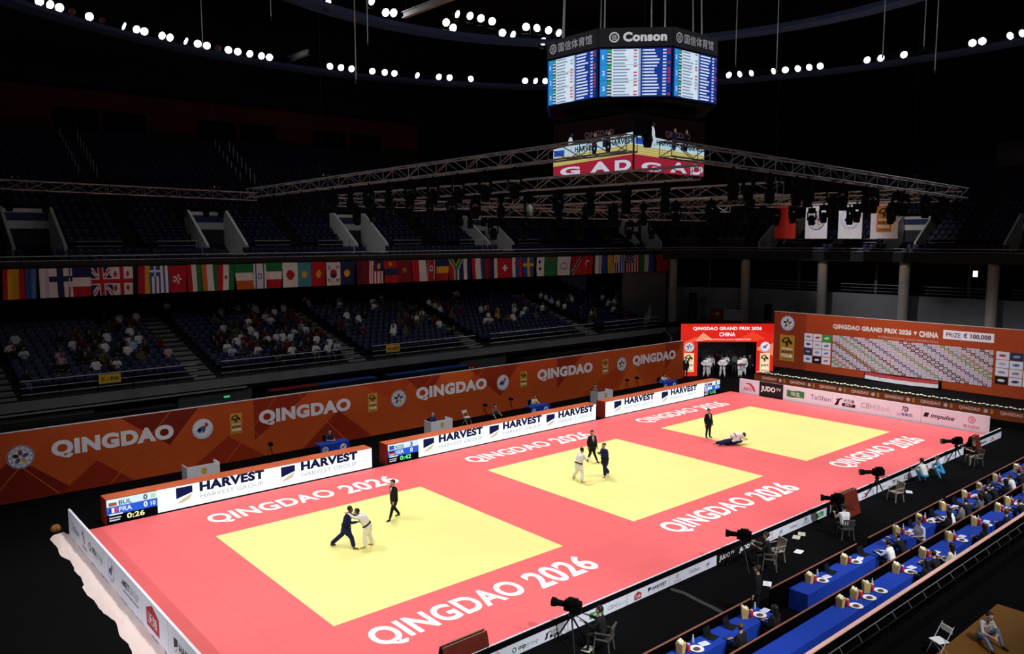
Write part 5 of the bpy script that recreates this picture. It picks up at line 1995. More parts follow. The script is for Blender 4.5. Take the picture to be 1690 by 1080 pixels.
# who sits where: row, block, seat, colour of the top
_SC = {'w': 'white', 'k': 'black', 'n': 'navy', 'g': 'grey', 'r': 'red', 'b': 'pale blue', 'y': 'yellow', 'p': 'pink', 't': 'tan'}
_SP = '''7,1,1,w 4,1,1,w 5,1,6,w 1,1,7,w 1,1,9,w 3,1,11,w 7,1,13,w 10,1,15,w 12,2,0,w 10,1,13,w 5,1,12,w 5,1,0,w 3,1,4,p 2,1,15,p 2,1,4,p 8,1,10,g 8,1,11,g 6,1,7,g 5,1,7,r 11,1,11,r 4,1,15,r 7,1,7,r 3,1,6,k 0,1,8,k 1,1,0,k 0,1,0,k 2,1,6,k 4,1,7,k 7,1,10,k 8,1,12,k 1,1,11,k 3,1,13,k 4,1,11,k 6,1,11,k 6,1,9,k 4,1,12,b 11,2,9,w 11,2,11,w 10,2,11,w 9,2,13,w 7,2,8,w 6,2,4,w 4,2,5,w 3,2,4,w 2,2,2,w 1,2,5,w 0,2,9,w 3,2,8,w 3,2,9,w 3,2,10,w 3,2,11,w 5,2,14,w 4,2,14,w 2,2,14,w 1,2,15,w 0,2,14,w 11,3,0,w 10,3,4,w 12,3,0,w 10,2,6,b 0,2,15,b 1,2,2,b 1,2,3,g 4,2,6,g 4,2,4,g 7,2,15,r 8,2,15,r 7,2,13,r 6,2,15,r 3,2,15,r 2,2,5,r 1,2,8,n 1,2,10,n 2,2,3,n 2,2,15,n 11,3,5,w 10,3,10,w 11,3,12,w 6,3,4,w 7,3,3,w 3,3,7,w 5,3,13,w 6,3,15,w 9,4,0,w 7,4,0,w 3,3,15,w 11,4,7,w 11,4,8,w 6,4,8,w 3,4,4,w 3,3,5,g 8,3,13,g 4,4,8,y 9,4,1,r 8,4,2,r 3,3,2,r 5,3,0,r 6,3,12,t 2,3,8,t 5,4,1,n 3,3,8,n 6,4,7,w 4,4,6,w 3,4,5,w 6,4,14,w 5,4,15,w 3,4,10,w 5,4,19,w 9,5,0,w 5,5,0,w 8,5,6,w 7,5,5,w 2,5,2,w 5,5,11,w 3,5,9,w 5,5,13,w 7,5,13,w 7,5,0,b 2,5,3,t 3,4,8,t 3,4,9,t 5,4,9,y 11,4,15,r 10,4,14,r 5,4,7,r 10,1,11,n 10,1,14,k 3,1,10,k 7,1,9,g 3,1,15,g 3,1,8,g 10,2,0,g 4,1,9,w 9,1,14,r 2,1,8,t 11,2,1,g 2,1,12,t 8,1,9,g 9,1,13,g 4,1,8,k 6,1,6,g 5,1,13,w 6,1,8,k 9,1,12,r 9,1,11,k 6,1,10,w 11,1,9,n 5,1,9,n 3,1,7,g 11,1,14,k 0,2,12,w 9,2,5,k 5,2,15,k 9,2,15,k 6,2,6,k 5,2,6,k 12,2,12,k 7,2,11,w 7,3,0,n 11,2,8,k 0,2,8,k 7,2,4,n 12,2,11,t 1,2,4,n 9,2,12,n 8,2,12,r 2,2,4,n 11,2,14,g 6,2,7,n 8,2,11,w 2,2,1,k 5,2,4,k 10,2,13,n 4,2,15,k 4,2,7,w 3,2,13,g 7,2,9,r 1,2,1,n 3,2,2,k 3,2,14,r 2,2,9,n 12,2,10,k 3,2,1,k 3,2,7,n 5,2,5,t 4,2,13,t 11,2,13,k 6,2,5,g 10,2,15,w 3,2,3,k 8,2,9,k 5,2,3,n 0,2,2,n 7,2,7,n 10,2,7,k 4,2,8,r 1,2,9,r 2,2,7,k 9,2,11,k 3,2,6,g 0,2,7,k 8,2,4,t 4,2,3,k 12,2,14,n 8,2,10,n 0,2,10,k 4,2,12,w 1,2,7,k 3,2,5,r 6,2,12,k 5,2,7,w 12,2,9,k 4,2,11,g 2,2,12,k 4,2,2,k 6,2,8,k 11,2,10,k 2,2,8,k 1,2,12,k 0,2,11,k 7,3,4,n 3,3,11,g 2,3,15,k 7,3,6,n 9,3,9,w 5,3,11,r 6,4,1,n 6,4,3,r 11,3,13,k 5,4,0,t 7,3,15,n 8,3,15,k 2,3,6,w 7,3,14,k 4,3,15,r 1,3,15,k 9,4,5,k 8,4,5,k 5,3,14,t 6,3,5,k 8,4,0,w 9,3,4,g 4,3,11,k 4,3,14,k 12,3,13,t 8,3,5,n 6,4,0,k 9,3,11,g 5,3,10,g 7,4,1,n 4,3,0,g 10,4,5,k 10,3,5,k 8,4,1,t 4,3,2,n 9,3,10,t 9,3,15,k 6,4,2,n 8,5,3,n 4,4,12,k 4,4,13,w 7,5,8,n 3,5,4,k 6,5,0,w 6,5,10,k 4,4,19,k 8,5,7,k 6,4,17,k 7,5,4,t 7,5,9,n 6,5,1,k 1,5,1,k 8,5,0,w 5,4,13,w 6,5,7,n 6,5,2,k 3,4,15,t 6,5,8,g 3,5,1,n 8,4,19,r 1,5,0,g 4,4,14,n 6,4,16,g 8,4,18,n 4,5,12,k 4,5,13,k 2,5,11,g 1,5,9,r 3,5,13,k 1,5,8,k 4,1,0,k 4,1,4,k 6,1,5,k 1,1,4,k 5,1,3,k 5,1,1,k 1,1,3,k'''
SPEC = []
for _q in _SP.split():
    _a = _q.split(',')
    SPEC.append(((int(_a[0]), int(_a[1]), int(_a[2])), _SC[_a[3]]))
# ================================================================== people
SKIN = [(0.56, 0.33, 0.23), (0.42, 0.24, 0.16), (0.16, 0.08, 0.05), (0.62, 0.40, 0.30)]


def cloth(name, c):
    return mat('cloth_' + name, c, 0.85, var=0.1, scale=9, spec=0.15)


C_WHITE = cloth('white', (0.80, 0.79, 0.80))
C_GI = cloth('white_judo_suit', (0.97, 0.94, 0.94))
C_BLUE = cloth('blue_judo_suit', (0.013, 0.016, 0.085))
C_BLACK = cloth('black_suit', (0.012, 0.012, 0.014))
C_NAVY = cloth('navy', (0.02, 0.025, 0.08))
C_GREY = cloth('grey', (0.12, 0.12, 0.125))
C_DENIM = cloth('denim', (0.15, 0.18, 0.28))
C_RED = cloth('red', (0.13, 0.01, 0.01))
C_LBLUE = cloth('light_blue', (0.42, 0.52, 0.75))
C_CYAN = cloth('bright_blue', (0.08, 0.36, 0.62))
C_YEL = cloth('yellow', (0.55, 0.42, 0.05))
C_PINK = cloth('pink', (0.55, 0.32, 0.38))
C_TAN = cloth('tan', (0.25, 0.19, 0.13))
C_CREAM = cloth('cream', (0.72, 0.66, 0.5))
S_DIM = [mat('shaded_skin_%d' % i, c, 0.7) for i, c in enumerate(((0.22, 0.12, 0.08), (0.15, 0.08, 0.05), (0.28, 0.16, 0.11)))]  # spectator skin, darkened to carry the dimness of the stands
S_SKIN = [mat('skin_tone_%d' % i, c, 0.6, var=0.05) for i, c in enumerate(SKIN)]
H_BLACK = mat('black_hair', (0.012, 0.009, 0.008), 0.5)
H_BROWN = mat('brown_hair', (0.09, 0.045, 0.02), 0.5)
SHOE = mat('dark_shoe', (0.01, 0.01, 0.011), 0.5)
SLOT = {'skin': 0, 'top': 1, 'legs': 2, 'shoe': 3, 'hair': 4}


def cone_pts(a, b, ra, rb, n=10):
    """closed round-ended cone"""
    mb = MB()
    a, b = Vector(a), Vector(b)
    d = b - a
    if d.length < 1e-5:
        mb.ball(a, ra, n=n, m=6)
        return mb
    d.normalize()
    x = d.orthogonal().normalized()
    y = d.cross(x)
    rings = []
    for t in (-0.95, -0.7, -0.3, 0.0):
        rings.append((a + d * (ra * t), ra * math.sqrt(max(0.0, 1 - t * t))))
    for t in (0.0, 0.3, 0.7, 0.95):
        rings.append((b + d * (rb * t), rb * math.sqrt(max(0.0, 1 - t * t))))
    vs, fs = [], []
    for c, r in rings:
        for i in range(n):
            q = 2 * math.pi * i / n
            vs.append(c + x * (r * math.cos(q)) + y * (r * math.sin(q)))
    for k in range(len(rings) - 1):
        for i in range(n):
            j = (i + 1) % n
            fs.append((k * n + i, k * n + j, (k + 1) * n + j, (k + 1) * n + i))
    fs.append(tuple(reversed(range(n))))
    fs.append(tuple(range((len(rings) - 1) * n, len(rings) * n)))
    return mb.add(vs, fs)


class Fig:
    """joint-based figure; local frame: faces +y, x is the figure's right hand side, z up"""

    def __init__(self, pelvis=(0, 0, 0.93), lean=0, side=0, twist=0, knees=((-0.1, 0.02, 0.5), (0.1, 0.02, 0.5)), ankles=((-0.1, -0.02, 0.09), (0.1, -0.02, 0.09)),
                 elbows=((-0.27, -0.03, -0.27), (0.27, -0.03, -0.27)), wrists=((-0.28, 0.06, -0.52), (0.28, 0.06, -0.52)), head=(0, 0.03, 0.2), look=0, toes=((-0.03, 0.17, -0.05), (0.03, 0.17, -0.05)), s=1.0):
        V = Vector
        self.s = s
        self.pel = V(pelvis)
        rot = Matrix.Rotation(R(-lean), 3, 'X') @ Matrix.Rotation(R(side), 3, 'Y')
        tw = Matrix.Rotation(R(twist), 3, 'Z')
        self.rot = rot @ tw
        self.chest = self.pel + self.rot @ V((0, 0, 0.36))
        self.neck = self.pel + self.rot @ V((0, 0, 0.52))
        self.sh = [self.pel + self.rot @ V((sx * 0.175, 0, 0.47)) for sx in (-1, 1)]
        self.hip = [self.pel + tw @ V((sx * 0.095, 0, -0.02)) for sx in (-1, 1)]
        self.el = [self.sh[i] + V(e) - V(((-1, 1)[i] * 0.19, 0, 0)) for i, e in enumerate(elbows)]
        self.wr = [self.sh[i] + V(e) - V(((-1, 1)[i] * 0.19, 0, 0)) for i, e in enumerate(wrists)]
        self.kn = [V(k) for k in knees]
        self.an = [V(k) for k in ankles]
        self.toe = [self.an[i] + V(t) for i, t in enumerate(toes)]
        self.hd = self.neck + V(head)
        self.look = look

    def prims(self, style):
        p = []
        A = lambda kind, a, b, ra, rb: p.append((kind, Vector(a), Vector(b), ra, rb))
        loose = {'gi': 1.38, 'suit': 1.22, 'shirt': 1.05, 'dress': 1.1}.get(style, 1.05)
        X = self.rot @ Vector((1, 0, 0))
        top_sleeve = 'top' if style in ('gi', 'suit', 'long') else None
        # torso
        for sx in (-1, 1):
            A('top', self.pel + X * (0.07 * sx) + self.rot @ Vector((0, 0, 0.02)), self.pel + X * (0.085 * sx) + self.rot @ Vector((0, 0, 0.38)), 0.108 * loose, 0.112 * loose)
        A('top', self.sh[0] + X * 0.03, self.sh[1] - X * 0.03, 0.078 * loose, 0.078 * loose)
        A('top', self.chest, self.neck, 0.115, 0.062)
        if style in ('gi', 'suit'):
            dn = Vector((0, 0, -1))
            for sx, h, k in ((-1, self.hip[0], self.kn[0]), (1, self.hip[1], self.kn[1])):
                d_ = (k - h)
                A('top', self.pel + X * (0.08 * sx), h + d_ * (0.46 if style == 'gi' else 0.44), 0.145 if style == 'gi' else 0.135, 0.145 if style == 'gi' else 0.125)
        else:
            A('legs', self.hip[0], self.hip[1], 0.115, 0.115)
        lg = 1.5 if style == 'gi' else (1.22 if style == 'suit' else 1.08)
        for i in (0, 1):
            A('legs', self.hip[i], self.kn[i], 0.092 * lg, 0.062 * lg)
            foot_up = 0.05 if style != 'gi' else 0.09
            d_ = (self.an[i] - self.kn[i])
            A('legs', self.kn[i], self.kn[i] + d_ * (1 - foot_up / max(0.1, d_.length)), 0.062 * lg, 0.046 * lg if style != 'gi' else 0.085)
            if style == 'gi':
                A('skin', self.kn[i] + d_ * 0.8, self.an[i], 0.036, 0.034)
                A('skin', self.an[i] + Vector((0, 0, -0.045)), self.toe[i], 0.04, 0.03)
            else:
                A('shoe', self.an[i] + Vector((0, 0, -0.04)), self.toe[i], 0.046, 0.036)
            sl = 'top'
            A('top', self.sh[i], self.el[i], 0.058 * loose, 0.046 * loose)
            fo = 'top' if top_sleeve else 'skin'
            d2 = self.wr[i] - self.el[i]
            A(fo, self.el[i], self.el[i] + d2 * 0.88, 0.044 * (loose if top_sleeve else 1), (0.058 if style == 'gi' else 0.036 * (loose if top_sleeve else 0.85)))
            A('skin', self.el[i] + d2 * 0.85, self.wr[i], 0.03, 0.028)
            hd = d2.normalized() if d2.length > 0 else Vector((0, 0, -1))
            A('skin', self.wr[i], self.wr[i] + hd * 0.07, 0.034, 0.036)
        # neck and head
        A('skin', self.neck, self.hd + Vector((0, 0, -0.06)), 0.056, 0.055)
        f = Vector((math.sin(R(self.look)), math.cos(R(self.look)), 0))
        A('skin', self.hd + f * 0.022 + Vector((0, 0, -0.055)), self.hd + Vector((0, 0, 0.03)), 0.072, 0.092)
        A('skin', self.hd + Vector((0, 0, 0.03)), self.hd - f * 0.025 + Vector((0, 0, 0.03)), 0.092, 0.092)
        return p


def remesh(prims, voxel, hairline=True, hd=None, look=0, hairlong=False):
    mb = MB()
    for kind, a, b, ra, rb in prims:
        c = cone_pts(a, b, ra, rb)
        mb.add(c.v, c.f)
    me = mb.mesh('body_raw', S_SKIN[0])
    o = bpy.data.objects.new('body_raw', me)
    COL.objects.link(o)
    m = o.modifiers.new('r', 'REMESH')
    m.mode = 'VOXEL'
    m.voxel_size = voxel
    m2 = o.modifiers.new('s', 'SMOOTH')
    m2.factor = 0.5
    m2.iterations = 2
    dg = bpy.context.evaluated_depsgraph_get()
    out = bpy.data.meshes.new_from_object(o.evaluated_get(dg))
    bpy.data.objects.remove(o)
    bpy.data.meshes.remove(me)
    n = len(out.polygons)
    cen = np.empty(n * 3)
    out.polygons.foreach_get('center', cen)
    cen = cen.reshape(-1, 3)
    best = np.full(n, 1e9)
    idx = np.zeros(n, int)
    for kind, a, b, ra, rb in prims:
        a_, b_ = np.array(a), np.array(b)
        ab = b_ - a_
        L = ab @ ab
        t = np.clip(((cen - a_) @ ab) / L, 0, 1) if L > 1e-9 else np.zeros(n)
        dist = np.linalg.norm(cen - (a_ + t[:, None] * ab), axis=1) - (ra + (rb - ra) * t)
        if kind == 'skin':
            dist = dist + 0.004
        w = dist < best
        best[w] = dist[w]
        idx[w] = SLOT[kind]
    if hairline and hd is not None:
        f = np.array([math.sin(R(look)), math.cos(R(look)), 0])
        rel = cen - np.array(hd)
        fr = rel @ f
        near = np.linalg.norm(rel - np.array([0, 0, 0.02]), axis=1) < 0.16
        hair = near & ((rel[:, 2] > 0.075) | ((fr < 0.01) & (rel[:, 2] > -0.06))) & (idx == 0)
        idx[hair] = SLOT['hair']
    out.materials.clear()
    for q in range(5):
        out.materials.append(S_SKIN[0])
    out.polygons.foreach_set('material_index', idx.astype(np.int32))
    out.polygons.foreach_set('use_smooth', [True] * n)
    return out


def hand_mesh(w, d, roll=0.0, curl=0.5):
    """palm with four fingers of unequal length and a thumb from its side; d points along the fingers"""
    d = Vector(d).normalized()
    up = Vector((0, 0, 1)) if abs(d.z) < 0.9 else Vector((0, 1, 0))
    sx = d.cross(up).normalized()
    nz = sx.cross(d)
    mb = MB()
    w = Vector(w)
    c = cone_pts(w, w + d * 0.075, 0.026, 0.032, 8)
    mb.add(c.v, c.f)
    c = cone_pts(w + d * 0.06 - sx * 0.03, w + d * 0.06 + sx * 0.03, 0.018, 0.018, 8)
    mb.add(c.v, c.f)
    for k, (o, L) in enumerate(((-0.033, 0.065), (-0.011, 0.078), (0.011, 0.074), (0.033, 0.056))):
        p0 = w + d * 0.085 + sx * o
        p1 = p0 + (d * (1 - 0.4 * curl) - nz * curl * 0.6).normalized() * (L * 0.55)
        p2 = p1 + (d * (1 - curl) - nz * curl).normalized() * (L * 0.5)
        for a, b, ra, rb in ((p0, p1, 0.0095, 0.0085), (p1, p2, 0.0085, 0.007)):
            c = cone_pts(a, b, ra, rb, 6)
            mb.add(c.v, c.f)
    t0 = w + d * 0.025 + sx * 0.028
    t1 = t0 + (d * 0.6 + sx * 0.8).normalized() * 0.04
    t2 = t1 + (d * 0.9 + sx * 0.2 - nz * 0.3).normalized() * 0.035
    for a, b, ra, rb in ((t0, t1, 0.012, 0.01), (t1, t2, 0.01, 0.008)):
        c = cone_pts(a, b, ra, rb, 6)
        mb.add(c.v, c.f)
    return mb


def person(label, fig, style, mats, loc, rz=0.0, voxel=0.024, group=None, belt=None, shirt=False, hair='short', hands=True, z=0.0, tie=None):
    t = thing('person', label, 'person', (loc[0], loc[1], z), rz, group)
    pr = fig.prims(style)
    skin, top, legs, hairm = mats
    me = remesh(pr, voxel, True, fig.hd, fig.look)
    me.name = 'body'
    for q, m in enumerate((skin, top, legs, SHOE if style != 'gi' else skin, hairm)):
        me.materials[q] = m
    obj('body', me, t)
    f = Vector((math.sin(R(fig.look)), math.cos(R(fig.look)), 0))
    sx = Vector((f.y, -f.x, 0))
    h = fig.hd
    hm = MB()
    hm.M = Matrix.Translation(h + Vector((0, 0, 0.045)) - f * 0.02) @ Matrix.Rotation(-R(fig.look), 4, 'Z') @ Matrix.Rotation(R(24), 4, 'X')
    # cap: upper part of an ellipsoid, thicker behind
    ring = []
    vs, fs = [(0, 0, 0.118)], []
    N = 14
    for j, tt in enumerate((0.35, 0.7, 1.05, 1.3, 1.5)):
        for i in range(N):
            a = 2 * math.pi * i / N
            r_ = 0.105 * math.sin(tt)
            vs.append((r_ * math.cos(a), r_ * math.sin(a) * 1.06, 0.112 * math.cos(tt)))
    fs += [(0, 1 + i, 1 + (i + 1) % N) for i in range(N)]
    for j in range(4):
        for i in range(N):
            a = 1 + j * N
            fs.append((a + i, a + N + i, a + N + (i + 1) % N, a + (i + 1) % N))
    fs.append(tuple(1 + 4 * N + i for i in range(N)))
    hm.add(vs, fs)
    hm.M = None
    if hair == 'long':
        c = cone_pts(h - f * 0.06 + Vector((0, 0, 0.03)), h - f * 0.085 + Vector((0, 0, -0.2)), 0.085, 0.06)
        hm.add(c.v, c.f)
    elif hair == 'bun':
        hm.ball(h - f * 0.1 + Vector((0, 0, 0.09)), 0.05)
    hm.build('hair', hairm, t, True)
    fc = MB()
    q = h + f * 0.088
    c = cone_pts(q + Vector((0, 0, 0.01)), q + f * 0.018 + Vector((0, 0, -0.028)), 0.009, 0.014, 6)
    fc.add(c.v, c.f, 0)
    for sg in (-1, 1):
        fc.ball(q + sx * (0.034 * sg) + Vector((0, 0, 0.012)) - f * 0.008, 0.012, 0.012, 0.007, 6, 4, 1)
        fc.ball(h + sx * (0.095 * sg) + Vector((0, 0, -0.002)), 0.014, 0.02, 0.03, 6, 4, 0)
    c = cone_pts(q - sx * 0.022 + Vector((0, 0, -0.055)) - f * 0.006, q + sx * 0.022 + Vector((0, 0, -0.055)) - f * 0.006, 0.006, 0.006, 6)
    fc.add(c.v, c.f, 2)
    fc.build('face', [skin, H_BLACK, mat('lips', (0.4, 0.16, 0.14), 0.5)], t, True)
    if hands:
        for i in (0, 1):
            d2 = fig.wr[i] - fig.el[i]
            hand_mesh(fig.wr[i], d2).build('hand', skin, t, True)
    if belt:
        bm = MB()
        c0 = fig.pel + fig.rot @ Vector((0, 0, 0.07))
        N = 18
        rot = fig.rot
        for za, zb in ((-0.03, 0.03),):
            vs, fs = [], []
            for i in range(N):
                a = 2 * math.pi * i / N
                for rr, zz in ((0.0, za), (0.0, zb)):
                    vs.append(c0 + rot @ Vector(((0.252) * math.cos(a), 0.176 * math.sin(a), zz)))
                for zz in (za, zb):
                    vs.append(c0 + rot @ Vector(((0.19) * math.cos(a), 0.125 * math.sin(a), zz)))
            for i in range(N):
                j = (i + 1) % N
                a, b = 4 * i, 4 * j
                fs += [(a, b, b + 1, a + 1), (a + 1, b + 1, b + 3, a + 3), (a + 2, a, b, b + 2)[::-1]]
            bm.add(vs, fs)
        k0 = c0 + rot @ Vector((0.0, 0.185, 0))
        bm.ball(k0, 0.035, 0.025, 0.03, 8, 5)
        bm.tube(k0, k0 + rot @ Vector((0.07, 0.04, -0.22)), 0.02, 0.018, 6).tube(k0, k0 + rot @ Vector((-0.05, 0.05, -0.24)), 0.02, 0.018, 6)
        bm.build('belt', cloth('belt_' + belt, (0.01, 0.01, 0.012) if belt == 'black' else (0.5, 0.04, 0.04)), t)
    if shirt:
        ch = fig.pel + fig.rot @ Vector((0, 0, 0.36))
        sf = MB()
        P_ = lambda x, y, z: fig.pel + fig.rot @ Vector((x, y, z))
        sf.add([P_(-0.05, 0.1, 0.54), P_(0.05, 0.1, 0.54), P_(0.06, 0.162, 0.42), P_(0.0, 0.176, 0.24), P_(-0.06, 0.162, 0.42)], [(0, 4, 3, 2, 1)], 0)
        sf.add([P_(-0.015, 0.135, 0.5), P_(0.015, 0.135, 0.5), P_(0.022, 0.178, 0.38), P_(0.0, 0.182, 0.28), P_(-0.022, 0.178, 0.38)], [(0, 4, 3, 2, 1)], 1)
        sf.build('shirt_front', [C_WHITE, tie or C_NAVY], t)
    return t


V2 = lambda x, y, z: (x, y, z)
TOWARD_CAM = math.atan2(-21.7 - 6, -11.2 - 8) - math.pi / 2      # facing the camera side


def face_rz(dx, dy):
    return math.atan2(dy, dx) - math.pi / 2


# ---- referees
walk = Fig(pelvis=(0, 0, 0.9), lean=3, knees=((-0.09, 0.16, 0.5), (0.09, -0.06, 0.48)), ankles=((-0.09, 0.3, 0.09), (0.09, -0.32, 0.13)), elbows=((-0.25, 0.06, -0.27), (0.25, -0.12, -0.25)), wrists=((-0.25, 0.16, -0.5), (0.25, -0.1, -0.5)))
stand = Fig(knees=((-0.1, 0.02, 0.5), (0.12, 0.03, 0.5)), ankles=((-0.12, 0, 0.09), (0.16, 0.02, 0.09)))
REF = (S_SKIN[0], C_BLACK, C_BLACK, H_BLACK)
person('referee in a black suit walking on the nearest yellow mat', walk, 'suit', REF, (6.6, 6.95), face_rz(-1, -0.05), shirt=True, group='referees')
person('long-haired referee in a black suit on the middle yellow mat', Fig(pelvis=(0, 0, 0.9), lean=2, knees=((-0.1, 0.08, 0.5), (0.1, 0.02, 0.49)), ankles=((-0.22, 0.22, 0.09), (0.2, -0.14, 0.1))), 'suit', REF, (19.45, 7.5), face_rz(-0.35, -1), shirt=True, hair='long', group='referees')
person('referee in a black suit standing at the edge of the farthest yellow mat', stand, 'suit', REF, (28.6, 6.55), face_rz(-0.3, -1), shirt=True, group='referees')

# ---- fighters, nearest mat: gripping each other
u1 = Vector((0.76, -0.65))          # direction from blue to white fighter (to the photo's right hand side)
rzb = face_rz(u1.x, u1.y)
blue1 = Fig(pelvis=(0, 0.0, 0.86), lean=14, knees=((-0.1, -0.16, 0.52), (0.14, 0.26, 0.46)), ankles=((-0.16, -0.62, 0.1), (0.16, 0.34, 0.09)),
            elbows=((-0.26, 0.2, -0.12), (0.26, 0.14, -0.22)), wrists=((-0.12, 0.42, 0.0), (0.2, 0.36, -0.2)), head=(0, 0.08, 0.19))
white1 = Fig(pelvis=(0, 0, 0.88), lean=34, knees=((-0.12, 0.1, 0.5), (0.13, -0.02, 0.49)), ankles=((-0.14, 0.1, 0.09), (0.16, -0.14, 0.09)),
             elbows=((-0.22, 0.22, 0.0), (0.24, 0.2, -0.06)), wrists=((-0.18, 0.46, 0.14), (0.16, 0.42, -0.1)), head=(0, 0.14, 0.12))
person('judoka in a dark blue suit gripping an opponent on the nearest mat', blue1, 'gi', (S_SKIN[2], C_BLUE, C_BLUE, H_BLACK), (3.42, 5.42), rzb, belt='black', group='judoka on the mats')
person('judoka in a white suit bent over against the blue opponent', white1, 'gi', (S_SKIN[0], C_GI, C_GI, H_BLACK), (4.12, 4.92), rzb + math.pi, belt='black', group='judoka on the mats')

# ---- fighters, middle mat: squaring up
white2 = Fig(pelvis=(0, 0, 0.84), lean=18, knees=((-0.22, 0.1, 0.46), (0.24, 0.04, 0.46)), ankles=((-0.42, 0.0, 0.09), (0.4, -0.1, 0.09)),
             elbows=((-0.26, 0.1, -0.2), (0.26, 0.14, -0.18)), wrists=((-0.2, 0.32, -0.24), (0.2, 0.36, -0.16)), head=(0, 0.08, 0.19))
blue2 = Fig(pelvis=(0, 0, 0.9), lean=6, knees=((-0.1, 0.1, 0.5), (0.12, -0.06, 0.49)), ankles=((-0.12, 0.08, 0.09), (0.14, -0.36, 0.12)),
            elbows=((-0.24, 0.1, -0.22), (0.24, 0.08, -0.22)), wrists=((-0.14, 0.3, -0.14), (0.14, 0.3, -0.1)), head=(0, 0.05, 0.2))
person('judoka in a white suit crouching wide on the middle mat', white2, 'gi', (S_SKIN[3], C_GI, C_GI, H_BLACK), (16.5, 5.6), face_rz(0.95, -0.1), belt='black', group='judoka on the mats')
person('judoka in a blue suit with tied-back brown hair on the middle mat', blue2, 'gi', (S_SKIN[3], C_BLUE, C_BLUE, H_BROWN), (18.0, 5.2), face_rz(-1, 0.15), belt='black', hair='bun', group='judoka on the mats')

# ---- fighters, far mat: on the ground
g_white = Fig(pelvis=(0, 0, 0.34), lean=84, knees=((-0.2, 0.28, 0.14), (0.2, 0.26, 0.14)), ankles=((-0.22, -0.22, 0.1), (0.22, -0.2, 0.1)), toes=((-0.02, -0.14, -0.04), (0.02, -0.14, -0.04)),
              elbows=((-0.26, 0.14, -0.2), (0.26, 0.16, -0.22)), wrists=((-0.1, 0.34, -0.24), (0.12, 0.3, -0.26)), head=(0, 0.19, -0.02))
g_blue = Fig(pelvis=(0, 0, 0.2), lean=88, side=4, knees=((-0.16, -0.34, 0.16), (0.18, -0.3, 0.2)), ankles=((-0.16, -0.7, 0.1), (0.2, -0.66, 0.1)), toes=((-0.02, -0.14, -0.03), (0.02, -0.14, -0.03)),
             elbows=((-0.26, 0.1, -0.02), (0.28, 0.12, 0.0)), wrists=((-0.2, 0.32, -0.02), (0.16, 0.3, 0.02)), head=(0, 0.19, 0.02))
rg = face_rz(0.85, -0.5)
person('judoka in a blue suit lying face down under the opponent', g_blue, 'gi', (S_SKIN[1], C_BLUE, C_BLUE, H_BLACK), (28.05, 4.75), rg, belt='black', group='judoka on the mats')
person('judoka in a white suit kneeling over the opponent on the far mat', g_white, 'gi', (S_SKIN[0], C_GI, C_GI, H_BLACK), (28.35, 4.62), rg, belt='red', group='judoka on the mats', z=0.16)

# ---- people in and beside the arch
akimbo = Fig(ankles=((-0.2, 0, 0.09), (0.2, 0, 0.09)), knees=((-0.15, 0.02, 0.5), (0.15, 0.02, 0.5)), elbows=((-0.42, -0.06, -0.22), (0.42, -0.06, -0.22)), wrists=((-0.24, 0.1, -0.36), (0.24, 0.1, -0.36)))
armsfold = Fig(elbows=((-0.26, 0.08, -0.24), (0.26, 0.08, -0.24)), wrists=((0.0, 0.2, -0.2), (0.0, 0.22, -0.16)))


def gate_pt(u, v):
    n = Vector((-GU.y, GU.x, 0))
    q = GA + GU * u + n * v
    return (q.x, q.y)


rgate = face_rz(-0.7, -0.7)
GP = [(2.15, -0.45, akimbo, C_GI, C_GI, 'gi', 'judoka in white with hands on hips, nearest the arch lamp side', 'black'), (3.62, -0.35, akimbo, C_GI, C_GI, 'gi', 'judoka in white with hands on hips in the middle of the arch', 'black'),
      (5.15, -0.4, armsfold, C_GI, C_GI, 'gi', 'judoka in white with folded arms under the arch', 'red'), (2.62, 0.55, stand, C_GI, C_GI, 'gi', 'judoka in white half hidden behind another in the arch', 'black'),
      (5.75, 0.5, stand, C_GI, C_GI, 'gi', 'judoka in white standing on the stage side of the arch', 'black'), (3.1, 1.4, stand, C_WHITE, C_NAVY, 'long', 'person in a white top and dark trousers deep in the arch', None),
      (4.4, 1.2, armsfold, C_WHITE, C_BLACK, 'long', 'person in a white jacket with an arm raised in the arch', None), (5.3, 1.9, stand, C_WHITE, C_GREY, 'shirt', 'person in a white shirt at the back of the arch', None),
      (3.75, 2.2, stand, C_RED, C_BLACK, 'shirt', 'person in dark red at the back of the arch', None), (6.35, 0.9, stand, C_BLACK, C_BLACK, 'suit', 'person in black beside the stage side of the arch', None),
      (2.0, 1.7, stand, C_NAVY, C_NAVY, 'suit', 'person in navy in the shadow of the arch', None), (4.75, 2.6, stand, C_BLACK, C_GREY, 'shirt', 'person in a black top in the lobby behind the arch', None)]
for u, v, fg, top, legs, st, lb, blt in GP:
    person(lb, fg, st, (S_SKIN[0], top, legs, H_BLACK), gate_pt(u, v), rgate + rngf.uniform(-0.3, 0.3), 0.035, 'people in the entrance arch', belt=blt, z=-0.05)
person('person in a black suit standing in front of the lit arch', stand, 'suit', (S_SKIN[0], C_BLACK, C_BLACK, H_BLACK), gate_pt(0.35, -0.55), rgate, 0.03, shirt=True, z=-0.05, tie=C_LBLUE)
for u, lb in ((0.95, 'white shoe bag'),):
    pass

